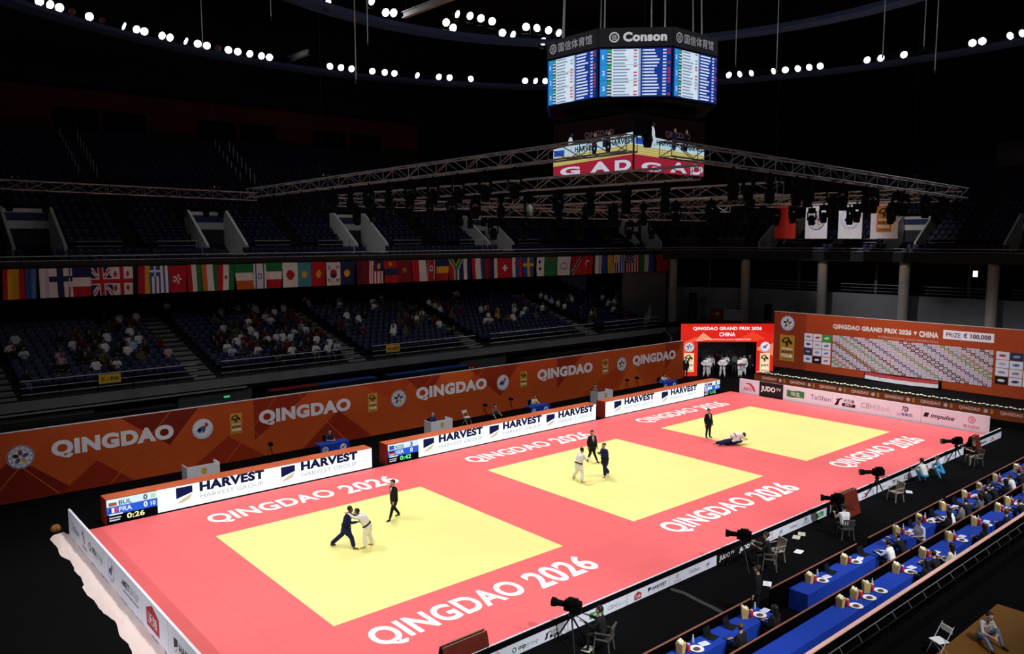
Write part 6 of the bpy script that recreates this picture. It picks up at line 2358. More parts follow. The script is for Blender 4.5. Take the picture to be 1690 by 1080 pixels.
# ================================================================== spectators of the lower tier
SIT = [
    Fig(pelvis=(0, 0.12, 0.5), lean=-4, knees=((-0.12, 0.5, 0.47), (0.12, 0.5, 0.47)), ankles=((-0.12, 0.5, 0.09), (0.12, 0.5, 0.09)), elbows=((-0.26, 0.02, -0.26), (0.26, 0.02, -0.26)), wrists=((-0.12, 0.24, -0.3), (0.12, 0.24, -0.3))),
    Fig(pelvis=(0, 0.12, 0.5), lean=24, knees=((-0.14, 0.5, 0.47), (0.14, 0.5, 0.47)), ankles=((-0.14, 0.46, 0.09), (0.14, 0.46, 0.09)), elbows=((-0.26, 0.16, -0.2), (0.26, 0.16, -0.2)), wrists=((-0.06, 0.36, -0.16), (0.06, 0.36, -0.16))),
    Fig(pelvis=(0, 0.14, 0.5), lean=-10, side=6, knees=((-0.2, 0.5, 0.48), (0.2, 0.5, 0.46)), ankles=((-0.22, 0.62, 0.09), (0.2, 0.52, 0.09)), elbows=((-0.32, 0.0, -0.24), (0.3, 0.02, -0.24)), wrists=((-0.3, 0.18, -0.36), (0.2, 0.22, -0.3)), look=20),
    Fig(pelvis=(0, 0.12, 0.5), lean=8, knees=((-0.1, 0.5, 0.47), (0.1, 0.5, 0.5)), ankles=((-0.1, 0.48, 0.09), (0.04, 0.62, 0.2)), elbows=((-0.28, 0.1, -0.2), (0.28, 0.08, -0.22)), wrists=((-0.08, 0.22, 0.02), (0.14, 0.26, -0.24)), look=-20),
]
# seated figures face -y here: the whole mesh is turned about z
sit_me = []
for f in SIT:
    me = remesh(f.prims('shirt'), 0.04, True, f.hd, f.look)
    me.name = 'spectator_body'
    for q, m in enumerate((S_SKIN[0], C_WHITE, C_NAVY, SHOE, H_BLACK)):
        me.materials[q] = m
    sit_me.append(me)
TOPS = {'white': C_WHITE, 'black': C_BLACK, 'navy': C_NAVY, 'grey': cloth('shaded_grey', (0.05, 0.05, 0.055)), 'red': C_RED, 'pale blue': C_LBLUE, 'yellow': C_YEL, 'pink': C_PINK, 'tan': cloth('shaded_tan', (0.12, 0.09, 0.06))}  # grey, tan and red are darkened to carry the dimness of the stands
BN = ['the frame-edge block', 'the first notice block', 'the densest block', 'the second notice block', 'the emptiest block', 'the corner block']
used = set()
rs = random.Random(77)
seat_idx = {(s[0], s[4], s[5]): s for s in SEATS}


def add_spectator(key, colour, pose=None):
    if key in used or key not in seat_idx:
        return
    used.add(key)
    r_, x, y, z, b, i = seat_idx[key]
    me = sit_me[pose if pose is not None else rs.randrange(4)]
    o = obj('person', me, None, (x, y + 0.345, z + 0.02), math.pi + rs.uniform(-0.25, 0.25))
    k = rs.uniform(0.93, 1.04)
    o.scale = (k, k, k)
    vals = [rs.choice(S_DIM), TOPS[colour], rs.choice((C_NAVY, C_BLACK, C_DENIM, C_GREY)), SHOE, rs.choice((H_BLACK, H_BLACK, H_BROWN))]
    for q in range(5):
        o.material_slots[q].link = 'OBJECT'
        o.material_slots[q].material = vals[q]
    tag(o, 'spectator in a %s top, %s row, %s seat of %s' % (colour, ORD[r_], ORD[i], BN[b]), 'person', 'spectators in the lower tier')


for k, (key, colour) in enumerate(SPEC):
    if colour in ('black', 'navy', 'grey') and k % 3 == 0:
        continue
    add_spectator(key, colour)
# ================================================================== officials' rows on the near side
M_BCLOTH = mat('royal_blue_table_cloth', (0.004, 0.036, 0.33), 0.75, var=0.06, scale=2)
M_WOOD = mat('orange_brown_rail_top', (0.30, 0.11, 0.065), 0.5, var=0.1)
M_PINKTOP = mat('pale_salmon_rail_top', (0.75, 0.42, 0.34), 0.5, var=0.1)
M_PART = mat('black_partition', (0.002, 0.0016, 0.0016), 0.9, spec=0.02)
ZB = 0.30       # the second row stands on a low platform
o = MB().box(4.0, 42.0, -12.05, -10.2, -0.05, ZB).build('floor_tribune', M_FLOOR)
tag(o, kind='structure')


def partition(label, x0, x1, y, z0, z1, m, w=0.035):
    t = thing('low_partition', label, 'partition', (x0, y, z0), group='low partitions before the tables')
    MB().box(0, x1 - x0, -0.02, 0.02, 0, z1 - z0 - 0.03).build('panel', M_PART, t)
    MB().box(0, x1 - x0, -w / 2, w / 2, z1 - z0 - 0.03, z1 - z0).build('top_rail', m, t)
    for k in range(int((x1 - x0) / 1.5) + 1):
        MB().box(min(1.5 * k, x1 - x0 - 0.05), min(1.5 * k, x1 - x0 - 0.05) + 0.05, -0.05, -0.02, 0, z1 - z0 - 0.03).build('batten', M_PART, t)


for k, (a, b) in enumerate(((4.0, 9.85), (10.95, 16.7), (17.6, 24.4), (24.7, 33.0), (33.1, 42.0))):
    partition('black partition with thin brown rail before the front tables, %s of five' % ORD[k], a, b, -8.5, -0.05, 0.92, M_WOOD)
for k, (a, b) in enumerate(((4.5, 16.9), (17.0, 24.0), (24.1, 33.0), (33.1, 42.0))):
    partition('brown-topped partition between the two table rows, %s of four' % ORD[k], a, b, -10.32, -0.05, 1.2, M_WOOD)
partition('long partition with a pale salmon rail closing the table rows', 6.0, 42.0, -11.76, ZB, 1.32, M_PINKTOP, 0.12)
# scaffold ladder beam beyond the last partition
t = thing('ladder_beam', 'dim ladder-shaped steel beam beside the salmon rail', 'truss', (6.0, -11.95, 1.12))
MB().tube((0, 0, 0), (36, 0, 0), 0.016, n=6).build('tube', M_ALU, t)
MB().tube((0, -0.14, -0.18), (36, -0.14, -0.18), 0.018, n=6).build('tube', M_DARKMETAL, t)
for k in range(34):
    MB().tube((0.6 + 1.05 * k, 0, 0), (0.6 + 1.05 * k, -0.14, -0.18), 0.012, n=5).build('rung', M_ALU, t)
for k in range(8):
    MB().tube((0.6 + 4.9 * k, -0.07, -0.8), (0.6 + 4.9 * k, -0.07, -0.05), 0.02, n=6).build('leg', M_DARKMETAL, t)


def table(label, x0, x1, y0, y1, z, group):
    t = thing('officials_table', label, 'table', ((x0 + x1) / 2, (y0 + y1) / 2, z), group=group)
    w, d_ = (x1 - x0) / 2, (y1 - y0) / 2
    MB().cbox(-w, w, -d_, d_, 0.70, 0.735, 0.01).build('cloth_top', M_BCLOTH, t)
    n = max(4, int(2 * w / 0.3))
    for yy, sg in ((-d_, -1), (d_, 1)):
        mb = MB()
        vs, fs = [], []
        for k in range(n + 1):
            x = -w + 2 * w * k / n
            o_ = 0.012 * math.sin(k * 1.9) * sg
            vs += [(x, yy, 0.70), (x, yy + o_ + 0.01 * sg, 0.05)]
        for k in range(n):
            fs.append((2 * k, 2 * k + 1, 2 * k + 3, 2 * k + 2) if sg < 0 else (2 * k + 2, 2 * k + 3, 2 * k + 1, 2 * k))
        mb.add(vs, fs).build('cloth_drop', M_BCLOTH, t)
    for sx in (-1, 1):
        MB().box(sx * w - 0.004, sx * w + 0.004, -d_, d_, 0.05, 0.70).build('cloth_drop', M_BCLOTH, t)
        for sy in (-1, 1):
            MB().tube((sx * (w - 0.1), sy * (d_ - 0.08), 0), (sx * (w - 0.1), sy * (d_ - 0.08), 0.7), 0.02, n=6).build('leg', M_DARKMETAL, t)
    return t


TA = [(4.2, 9.9), (11.9, 16.6), (16.7, 22.0), (22.6, 24.6), (25.0, 28.6), (28.8, 33.4), (33.6, 38.5)]
TB = [(5.0, 12.4), (12.45, 17.2), (17.3, 22.0), (22.1, 26.0), (26.2, 31.0), (31.1, 36.0)]
for k, (a, b) in enumerate(TA):
    table('blue-clothed table in the front officials row, %s from the near end' % ORD[k], a, b, -9.28, -8.62, -0.05, 'blue tables of the front row')
for k, (a, b) in enumerate(TB):
    table('blue-clothed table in the raised back row, %s from the near end' % ORD[k], a, b, -11.18, -10.52, ZB, 'blue tables of the raised row')
TZA, TZB = -0.05 + 0.736, ZB + 0.736

# things on the tables
M_GOLD = mat('gold_box', (0.62, 0.42, 0.14), 0.5, var=0.3, scale=14)
M_POP = mat('cream_box_top', (0.80, 0.74, 0.55), 0.7)
M_CAN = mat('red_can', (0.55, 0.03, 0.05), 0.35)
M_PLATE = mat('white_plate', (0.82, 0.80, 0.80), 0.4)
M_SNACK = mat('dark_snack', (0.10, 0.05, 0.03), 0.8)
M_PAPER = mat('white_paper', (0.80, 0.80, 0.85), 0.6)
M_BOTTLE = mat('clear_blue_bottle', (0.35, 0.45, 0.6), 0.15, var=0.1)


def snack_box():
    t = thing('snack_box', 'x', 'box', group='gold snack boxes on the officials tables')
    b = MB()
    b.add([(-0.085, -0.085, 0), (0.085, -0.085, 0), (0.085, 0.085, 0), (-0.085, 0.085, 0), (-0.11, -0.11, 0.3), (0.11, -0.11, 0.3), (0.11, 0.11, 0.3), (-0.11, 0.11, 0.3)],
          [(0, 3, 2, 1), (4, 5, 6, 7), (0, 1, 5, 4), (1, 2, 6, 5), (2, 3, 7, 6), (3, 0, 4, 7)])
    b.build('carton', M_GOLD, t)
    tp = MB()
    r2 = random.Random(2)
    for k in range(9):
        tp.ball((r2.uniform(-0.07, 0.07), r2.uniform(-0.07, 0.07), 0.31 + r2.uniform(0, 0.03)), 0.05, n=6, m=4)
    tp.build('contents', M_POP, t, True)
    return remember(t)


def can():
    t = thing('red_can', 'x', 'can', group='red cans on the officials tables')
    MB().lathe([(0.05, 0), (0.058, 0.015), (0.058, 0.2), (0.045, 0.23)], 10).build('body', M_CAN, t, True)
    MB().lathe([(0.044, 0.23), (0.044, 0.237)], 10).build('lid', M_STEEL, t)
    return remember(t)


def plate():
    t = thing('snack_plate', 'x', 'plate', group='white plates on the officials tables')
    MB().lathe([(0.12, 0), (0.2, 0.02), (0.205, 0.028), (0.13, 0.012)], 18).build('dish', M_PLATE, t)
    MB().ball((0, 0, 0.02), 0.12, 0.1, 0.03, 8, 4).build('food', M_SNACK, t)
    return remember(t)


def bottle():
    t = thing('water_bottle', 'x', 'bottle', group='water bottles on the officials tables')
    MB().lathe([(0.032, 0), (0.035, 0.02), (0.035, 0.17), (0.016, 0.21), (0.014, 0.23)], 10).build('body', M_BOTTLE, t, True)
    MB().lathe([(0.017, 0.228), (0.017, 0.25)], 8).build('cap', M_PAPER, t)
    return remember(t)


def sheet():
    t = thing('paper_sheet', 'x', 'paper', group='papers on the officials tables')
    MB().box(-0.15, 0.15, -0.105, 0.105, 0, 0.004).build('page', M_PAPER, t)
    d = Decal((-0.13, -0.09, 0.004), (1, 0, 0), (0, 1, 0), lift=0.001)
    for k in range(5):
        d.rect(0.0, 0.24, 0.15 - 0.03 * k, 0.158 - 0.03 * k, '#8c8c9a')
    d.build('ruled_lines', t)
    return remember(t)


def laptop():
    t = thing('laptop', 'x', 'laptop', group='laptops on the officials tables')
    MB().cbox(-0.18, 0.18, -0.13, 0.13, 0, 0.02, 0.004).build('keyboard_half', M_DARKMETAL, t)
    l_ = MB().add([(-0.18, 0.13, 0.02), (0.18, 0.13, 0.02), (0.18, 0.2, 0.25), (-0.18, 0.2, 0.25), (-0.18, 0.14, 0.02), (0.18, 0.14, 0.02), (0.18, 0.21, 0.25), (-0.18, 0.21, 0.25)],
                  [(0, 1, 2, 3), (7, 6, 5, 4), (3, 2, 6, 7), (0, 3, 7, 4), (1, 5, 6, 2)]).build('screen_half', M_DARKMETAL, t)
    return remember(t)


KIND = {'box': snack_box, 'can': can, 'plate': plate, 'bottle': bottle, 'sheet': sheet, 'laptop': laptop}
TXT = {'box': 'gold snack box', 'can': 'red can', 'plate': 'white snack plate', 'bottle': 'clear water bottle', 'sheet': 'white paper sheet', 'laptop': 'open black laptop'}
proto, cnt = {}, {}


def put(kind, row, x, y, rz=0.0):
    z = TZA if row == 'front' else TZB
    n = cnt[kind, row] = cnt.get((kind, row), -1) + 1
    if kind not in proto:
        q = proto[kind] = KIND[kind]()
    else:
        q = dup(proto[kind], (0, 0, 0))
    q.location = (x, y, z)
    q.rotation_euler = (0, 0, rz)
    q['label'] = '%s on the %s table row, %s from the near end' % (TXT[kind], row, ORD[n])


rt = random.Random(31)
XA = [5.9, 9.0, 12.75, 15.1, 19.3, 21.3, 23.6, 25.9, 27.6, 29.6, 32.2, 34.6, 36.5]
for x in XA:
    put('box', 'front', x, -8.82 + rt.uniform(-0.04, 0.04), rt.uniform(0, 1))
    put('can', 'front', x + 0.2, -8.96 + rt.uniform(-0.02, 0.02))
    put('plate', 'front', x + 0.48, -9.05 + rt.uniform(-0.02, 0.02))
    put('sheet', 'front', x + 0.9, -8.98, rt.uniform(-0.3, 0.3))
    if rt.random() < 0.75:
        put('bottle', 'front', x + 0.68, -8.76)
    if rt.random() < 0.45 and x + 1.4 < 38:
        put('laptop', 'front', x + 1.36 if x != 9.0 else 8.2, -8.92, rt.uniform(-0.2, 0.2))
XBk = [11.15, 12.0, 12.75, 14.9, 16.9, 19.2, 21.6, 24.0, 25.2, 27.4, 29.6, 31.8, 33.8]
for x in XBk:
    put('box', 'raised', x, -10.72 + rt.uniform(-0.03, 0.03), rt.uniform(0, 1))
    put('can', 'raised', x + 0.2, -10.84)
    put('plate', 'raised', x + 0.4, -11.02)
    if x > 13:
        put('sheet', 'raised', x + 0.85, -10.86, rt.uniform(-0.3, 0.3))
    if rt.random() < 0.6 and x > 12.5:
        put('bottle', 'raised', x + 0.58, -10.66)

# folding chairs and seated officials
desk = Fig(pelvis=(0, -0.02, 0.53), lean=18, knees=((-0.12, 0.4, 0.5), (0.12, 0.4, 0.5)), ankles=((-0.12, 0.36, 0.09), (0.12, 0.36, 0.09)), elbows=((-0.27, 0.16, -0.2), (0.27, 0.16, -0.2)), wrists=((-0.14, 0.4, -0.18), (0.14, 0.4, -0.18)), head=(0, 0.06, 0.19))
desk2 = Fig(pelvis=(0, -0.02, 0.53), lean=2, knees=((-0.12, 0.4, 0.5), (0.12, 0.4, 0.5)), ankles=((-0.12, 0.36, 0.09), (0.12, 0.36, 0.09)), elbows=((-0.26, 0.08, -0.25), (0.26, 0.08, -0.25)), wrists=((-0.1, 0.32, -0.24), (0.1, 0.32, -0.24)), look=30)
desk3 = Fig(pelvis=(0, -0.02, 0.53), lean=28, knees=((-0.12, 0.4, 0.5), (0.12, 0.4, 0.5)), ankles=((-0.12, 0.36, 0.09), (0.12, 0.36, 0.09)), elbows=((-0.24, 0.26, -0.16), (0.24, 0.26, -0.16)), wrists=((-0.2, 0.46, -0.06), (0.06, 0.4, 0.04)), head=(0, 0.1, 0.17), look=-25)


def office_chair():
    t = thing('office_chair', 'x', 'chair', group='chairs of the officials')
    MB().cbox(-0.23, 0.23, -0.22, 0.22, 0.40, 0.46, 0.02).build('seat', M_BLACK, t)
    MB().cbox(-0.22, 0.22, -0.27, -0.22, 0.5, 0.92, 0.02).build('backrest', M_BLACK, t)
    for sx in (-1, 1):
        for sy in (-1, 1):
            MB().tube((sx * 0.2, sy * 0.19, 0), (sx * 0.19, sy * 0.18, 0.41), 0.013, n=5).build('leg', M_DARKMETAL, t)
    return remember(t)


oc = office_chair()
first_chair = [True]
chair_n = {}


def seat_at(x, y, z, rz, row):
    n = chair_n[row] = chair_n.get(row, -1) + 1
    if first_chair[0]:
        first_chair[0] = False
        q = oc
    else:
        q = dup(oc, (0, 0, 0))
    q.location = (x, y, z)
    q.rotation_euler = (0, 0, rz)
    q['label'] = 'black padded chair behind the %s tables, %s from the near end' % (row, ORD[n])


OFF_A = [(7.55, desk2, C_BLACK, 'long', 'black', 0), (9.3, desk2, C_BLACK, 'long', 'black', 1), (17.0, desk, C_WHITE, 'long', 'white', 0), (18.05, desk3, C_BLACK, 'long', 'black', 0), (21.9, desk2, C_BLACK, 'long', 'black', 1), (22.4, desk, C_WHITE, 'long', 'white', 0),
         (24.1, desk, C_BLACK, 'long', 'black', 0), (25.2, desk2, C_GREY, 'long', 'grey', 1), (26.3, desk, C_BLACK, 'long', 'black', 0), (28.2, desk2, C_BLACK, 'long', 'black', 1), (30.4, desk, C_BLACK, 'long', 'black', 0), (31.6, desk3, C_GREY, 'long', 'grey', 0), (33.4, desk, C_WHITE, 'long', 'white', 0), (35.2, desk2, C_BLACK, 'long', 'black', 1), (36.6, desk, C_WHITE, 'long', 'white', 0)]
OFF_B = [(15.3, desk2, C_BLACK, 'long', 'black', 1), (16.3, desk, C_BLACK, 'long', 'black', 0), (17.35, desk2, C_CREAM, 'long', 'cream', 1), (22.6, desk2, C_BLACK, 'long', 'black', 0), (24.6, desk, C_BLACK, 'long', 'black', 0), (26.0, desk2, C_NAVY, 'long', 'navy', 1), (28.4, desk, C_WHITE, 'long', 'white', 0), (30.8, desk2, C_BLACK, 'long', 'black', 0), (33.0, desk, C_BLACK, 'long', 'black', 1)]
OFF_A += [(23.2, desk2, C_GREY, 'long', 'grey', 0), (27.3, desk3, C_BLACK, 'long', 'black', 0), (29.3, desk, C_WHITE, 'long', 'white', 0), (32.5, desk2, C_BLACK, 'long', 'black', 0), (34.3, desk, C_NAVY, 'long', 'navy', 1)]
OFF_B += [(20.3, desk2, C_BLACK, 'long', 'black', 1), (27.2, desk3, C_BLACK, 'long', 'black', 0), (29.6, desk2, C_GREY, 'long', 'grey', 1), (31.9, desk, C_WHITE, 'long', 'white', 0), (34.4, desk, C_BLACK, 'long', 'black', 0)]
OFF_A.sort(key=lambda q: q[0])
OFF_B.sort(key=lambda q: q[0])
_body = {}


def official(x, y, z, fig, top, st, cn, hl, row, n, skin=0):
    """seated official; body meshes are shared between alike poses"""
    t = thing('person', 'official in %s seated at the %s table row, %s from the near end' % (cn, row, ORD[n]), 'person', (x, y, z), 0, 'officials at the tables')
    key = (id(fig), st)
    if key not in _body:
        _body[key] = remesh(fig.prims(st), 0.028, True, fig.hd, fig.look)
    me = _body[key].copy()
    me.name = 'body'
    for q, m in enumerate((S_SKIN[skin], top, C_BLACK, SHOE, H_BLACK if n % 4 else H_BROWN)):
        me.materials[q] = m
    obj('body', me, t)
    if hl:
        f = Vector((math.sin(R(fig.look)), math.cos(R(fig.look)), 0))
        c = cone_pts(fig.hd - f * 0.06 + Vector((0, 0, 0.03)), fig.hd - f * 0.09 + Vector((0, 0, -0.24)), 0.09, 0.06)
        MB().add(c.v, c.f).build('long_hair', H_BLACK, t, True)
    for i in (0, 1):
        hand_mesh(fig.wr[i], fig.wr[i] - fig.el[i]).build('hand', S_SKIN[skin], t, True)
    return t


for n, (x, fg, top, st, cn, hl) in enumerate(OFF_A):
    official(x, -9.68, -0.05, fg, top, st, cn, hl, 'front', n, (0, 3, 1)[n % 3])
    seat_at(x, -9.7, -0.05, 0, 'front')
for n, (x, fg, top, st, cn, hl) in enumerate(OFF_B):
    official(x, -11.5, ZB, fg, top, st, cn, hl, 'raised', n, (0, 3)[n % 2])
# empty black chairs
for x in (13.6, 14.7, 16.0, 20.2):
    seat_at(x, -9.72, -0.05, 0.1, 'front')
# standing man in a pale polo shirt between the rows
person('man in a pale grey polo shirt standing between the table rows', Fig(lean=6, elbows=((-0.27, 0.04, -0.24), (0.26, 0.1, -0.22)), wrists=((-0.16, 0.28, -0.26), (0.12, 0.32, -0.24)), head=(0, 0.05, 0.2), look=20), 'shirt',
       (S_SKIN[0], cloth('pale_polo', (0.55, 0.6, 0.72)), C_NAVY, H_BLACK), (18.95, -9.85), R(60), 0.026, z=-0.05)
# dark figure standing at the end of the front tables
person('person in black standing in the gap between the front tables', stand, 'long', (S_SKIN[0], C_BLACK, C_BLACK, H_BLACK), (10.55, -8.3), R(20), 0.03, z=-0.05)

# ================================================================== television cameras, operators, chairs
M_LENSG = mat('camera_lens_glass', (0.02, 0.025, 0.035), 0.1)


def tv_camera(label, loc, rz, long=False):
    t = thing('television_camera', label, 'camera', (loc[0], loc[1], -0.05), rz, 'television cameras on the near side')
    for k in range(3):
        a = R(90 + 120 * k)
        MB().tube((0, 0, 0.95), (0.55 * math.cos(a), 0.55 * math.sin(a), 0.02), 0.03, 0.022, 6).build('tripod_leg', M_DARKMETAL, t)
    MB().lathe([(0.09, 0.92), (0.1, 1.0), (0.07, 1.08), (0.09, 1.12)], 10).build('pan_head', M_DARKMETAL, t)
    b = MB().cbox(-0.13, 0.13, -0.3, 0.22, 1.12, 1.42, 0.03).build('camera_body', M_BLACK, t)
    MB().box(-0.06, 0.06, -0.2, 0.1, 1.42, 1.5).build('top_handle', M_DARKMETAL, b)
    L = 0.62 if long else 0.4
    ln = MB()
    ln.tube((0, 0.22, 1.27), (0, 0.22 + L * 0.7, 1.27), 0.085, 0.1, 12).tube((0, 0.22 + L * 0.7, 1.27), (0, 0.22 + L, 1.27), 0.13, 0.14, 12)
    ln = ln.build('lens', M_BLACK, t)
    MB().tube((0, 0.221 + L, 1.27), (0, 0.224 + L, 1.27), 0.11, 0.11, 12).build('front_glass', M_LENSG, ln)
    vf = MB().box(-0.3, -0.1, -0.12, 0.06, 1.38, 1.55).build('viewfinder', M_BLACK, t)
    for sx in (-1, 1):
        MB().tube((sx * 0.1, -0.12, 1.05), (sx * 0.28, -0.72, 0.92), 0.015, n=5).build('pan_bar', M_DARKMETAL, t)
    return t


AIM = R(38)      # cameras look along the mats towards the photo's left
tv_camera('television camera beside the otp group board', (4.85, -5.65), R(25))
tv_camera('television camera in front of the JUDO TV board', (13.6, -5.75), R(30))
tv_camera('television camera beside the operator in a white shirt', (20.1, -5.95), R(35))
tv_camera('television camera with a long lens beside the beige chair', (25.2, -5.3), R(52), True)
tv_camera('television camera at the far corner of the mat', (34.0, -5.45), R(52), True)
sit_op = Fig(pelvis=(0, -0.02, 0.53), lean=12, knees=((-0.18, 0.4, 0.5), (0.18, 0.4, 0.5)), ankles=((-0.2, 0.38, 0.09), (0.2, 0.38, 0.09)), elbows=((-0.28, 0.14, -0.2), (0.28, 0.14, -0.2)), wrists=((-0.24, 0.42, -0.1), (0.24, 0.42, -0.1)))
for k, (x, y, rz, top, lb) in enumerate(((5.35, -6.45, 25, C_BLACK, 'camera operator in black beside the otp group board'), (14.3, -6.4, 30, C_BLACK, 'camera operator in black before the JUDO TV board'), (19.3, -6.75, -40, C_WHITE, 'camera operator in a white shirt seated on a plastic chair'), (34.6, -6.2, 52, C_BLACK, 'camera operator in black and pale trousers at the far corner'))):
    person(lb, sit_op, 'shirt' if k != 0 else 'long', (S_SKIN[0], top, C_BLACK if k != 3 else C_TAN, H_BLACK), (x, y), R(rz), 0.028, 'camera operators', z=-0.05)
crouch = Fig(pelvis=(0, 0, 0.38), lean=26, knees=((-0.16, 0.34, 0.52), (0.16, 0.36, 0.5)), ankles=((-0.16, 0.1, 0.09), (0.16, 0.12, 0.09)), elbows=((-0.28, 0.16, -0.2), (0.28, 0.12, -0.22)), wrists=((-0.2, 0.4, -0.26), (0.24, 0.3, -0.4)))
person('person in a white top and bright blue shorts crouching by the low boards', crouch, 'shirt', (S_SKIN[0], C_WHITE, C_CYAN, H_BLACK), (29.4, -5.75), R(-20), 0.028, z=-0.05)
person('person in a bright blue shirt crouching by the low boards', crouch, 'shirt', (S_SKIN[0], C_CYAN, C_CYAN, H_BLACK), (30.7, -6.05), R(35), 0.028, z=-0.05)

M_PLASTIC = mat('beige_plastic', (0.26, 0.21, 0.17), 0.5)
M_PLASTIC2 = mat('grey_brown_plastic', (0.09, 0.08, 0.07), 0.5)


def plastic_chair(label, x, y, rz, m):
    t = thing('plastic_chair', label, 'chair', (x, y, -0.05), rz, 'plastic chairs on the near side')
    MB().cbox(-0.23, 0.23, -0.22, 0.22, 0.42, 0.45, 0.012).build('seat', m, t)
    bk = MB()
    for i in range(5):
        xx = -0.19 + 0.095 * i
        bk.add([(xx - 0.03, -0.22, 0.5), (xx + 0.03, -0.22, 0.5), (xx + 0.03, -0.29, 0.84), (xx - 0.03, -0.29, 0.84), (xx - 0.03, -0.24, 0.5), (xx + 0.03, -0.24, 0.5), (xx + 0.03, -0.31, 0.84), (xx - 0.03, -0.31, 0.84)],
               [(0, 1, 2, 3), (7, 6, 5, 4), (0, 3, 7, 4), (1, 5, 6, 2), (3, 2, 6, 7)])
    bk.box(-0.23, 0.23, -0.325, -0.28, 0.82, 0.88).box(-0.23, 0.23, -0.25, -0.21, 0.44, 0.51)
    bk.build('backrest', m, t)
    for sx in (-1, 1):
        MB().tube((sx * 0.25, -0.26, 0.66), (sx * 0.25, 0.2, 0.64), 0.02, n=6).build('armrest', m, t)
        for sy in (-1, 1):
            MB().tube((sx * 0.25, sy * 0.25, 0), (sx * 0.21, sy * 0.19, 0.66 if sy > 0 else 0.44), 0.026, 0.022, 6).build('leg', m, t)


plastic_chair('beige plastic chair beside the black-clad operator and loose papers', 15.1, -6.2, R(70), M_PLASTIC)
plastic_chair('brown plastic chair under the operator in white', 19.3, -6.8, R(-40), M_PLASTIC2)
plastic_chair('empty beige plastic chair beside the long-lens camera', 25.5, -6.05, R(70), M_PLASTIC)
plastic_chair('dark plastic chair under the far corner operator', 34.6, -6.25, R(52), M_PLASTIC2)
plastic_chair('dark plastic chair under the black-clad operator', 14.3, -6.45, R(30), M_PLASTIC2)
plastic_chair('dark plastic chair by the otp group board', 5.35, -6.5, R(25), M_PLASTIC2)

# dark red folding panels standing at the mat edge
M_RP = mat('dark_red_panel', (0.13, 0.016, 0.007), 0.55, var=0.5, scale=2.5)
for x0, x1, y, h, lb in ((0.75, 2.3, -4.75, 1.0, 'dark red folding panel at the lower frame edge'), (21.25, 22.75, -5.45, 1.05, 'dark red folding panel standing at the near mat edge'), (36.4, 37.4, -5.3, 1.05, 'dark red folding panel at the far mat corner')):
    t = thing('folding_screen', lb, 'panel', ((x0 + x1) / 2, y, -0.05), 0, 'dark red folding panels')
    w = (x1 - x0) / 2
    for sg, m in ((-1, M_RP), (1, M_BLACK)):
        mb = MB()
        yb_, yt = sg * 0.32, sg * 0.06
        mb.add([(-w, yb_, 0), (w, yb_, 0), (w, yt, h), (-w, yt, h), (-w, yb_ + 0.03, 0), (w, yb_ + 0.03, 0), (w, yt + 0.03, h), (-w, yt + 0.03, h)], [(0, 1, 2, 3), (7, 6, 5, 4), (3, 2, 6, 7), (0, 3, 7, 4), (1, 5, 6, 2)])
        mb.build('leaf', m, t)
        MB().box(-w, w, yt - 0.005, yt + 0.035, h, h + 0.02).build('edge_trim', mat('brown_edge', (0.25, 0.12, 0.08), 0.5), t)
    MB().tube((-w, 0, 0.3), (w, 0, 0.3), 0.012, n=5).build('tie_bar', M_DARKMETAL, t)

# loose papers, cups and a cable cover on the black floor
for k, (x, y, rz, lb) in enumerate(((17.9, -5.45, 0.4, 'cream paper on the floor before the TaiShan board'), (18.4, -5.4, 0.5, 'second cream paper on the floor before the TaiShan board'), (16.6, -6.3, 0.2, 'grey printed sheet on the black floor by the chair'), (5.1, -6.1, 0.3, 'cream paper on the floor at the lower frame edge'),
                                    (13.1, -7.1, 0.5, 'white card on the floor before the tables'), (27.3, -5.9, 0.5, 'white sheet on the floor past the empty beige chair'))):
    t = thing('floor_paper', lb, 'paper', (x, y, -0.05), rz, 'papers lying on the floor')
    MB().box(-0.2, 0.2, -0.14, 0.14, 0, 0.012).build('page', mat('cream_paper', (0.62, 0.6, 0.46), 0.6) if 'cream' in lb else M_PAPER, t)
    d = Decal((-0.17, -0.11, 0.012), (1, 0, 0), (0, 1, 0), lift=0.001)
    for q in range(3):
        d.rect(0.02, 0.3, 0.04 + 0.06 * q, 0.055 + 0.06 * q, '#8a8a80')
    d.build('ruled_lines', t)
t = thing('cable_cover', 'dark grey cable cover crossing the floor to the tables', 'cable', (10.2, -5.15, -0.05))
pts_ = [(0, 0), (0.1, -0.5), (0.0, -1.1), (-0.05, -1.7), (-0.15, -2.3), (-0.2, -3.2)]
for a, b in zip(pts_[:-1], pts_[1:]):
    dx, dy = b[0] - a[0], b[1] - a[1]
    L = math.hypot(dx, dy)
    q = MB().prism([(-0.09, 0), (0.09, 0), (0.045, 0.03), (-0.045, 0.03)], 0, L - 0.01, 'y').build('cover_segment', mat('dark_grey_rubber', (0.035, 0.035, 0.035), 0.7), t)
    q.location = (a[0], a[1], 0)
    q.rotation_euler = (0, 0, math.atan2(dy, dx) - math.pi / 2)

# ================================================================== behind the LED boards: desks, judges, cameras
M_DESKW = mat('white_desk', (0.66, 0.66, 0.72), 0.5)


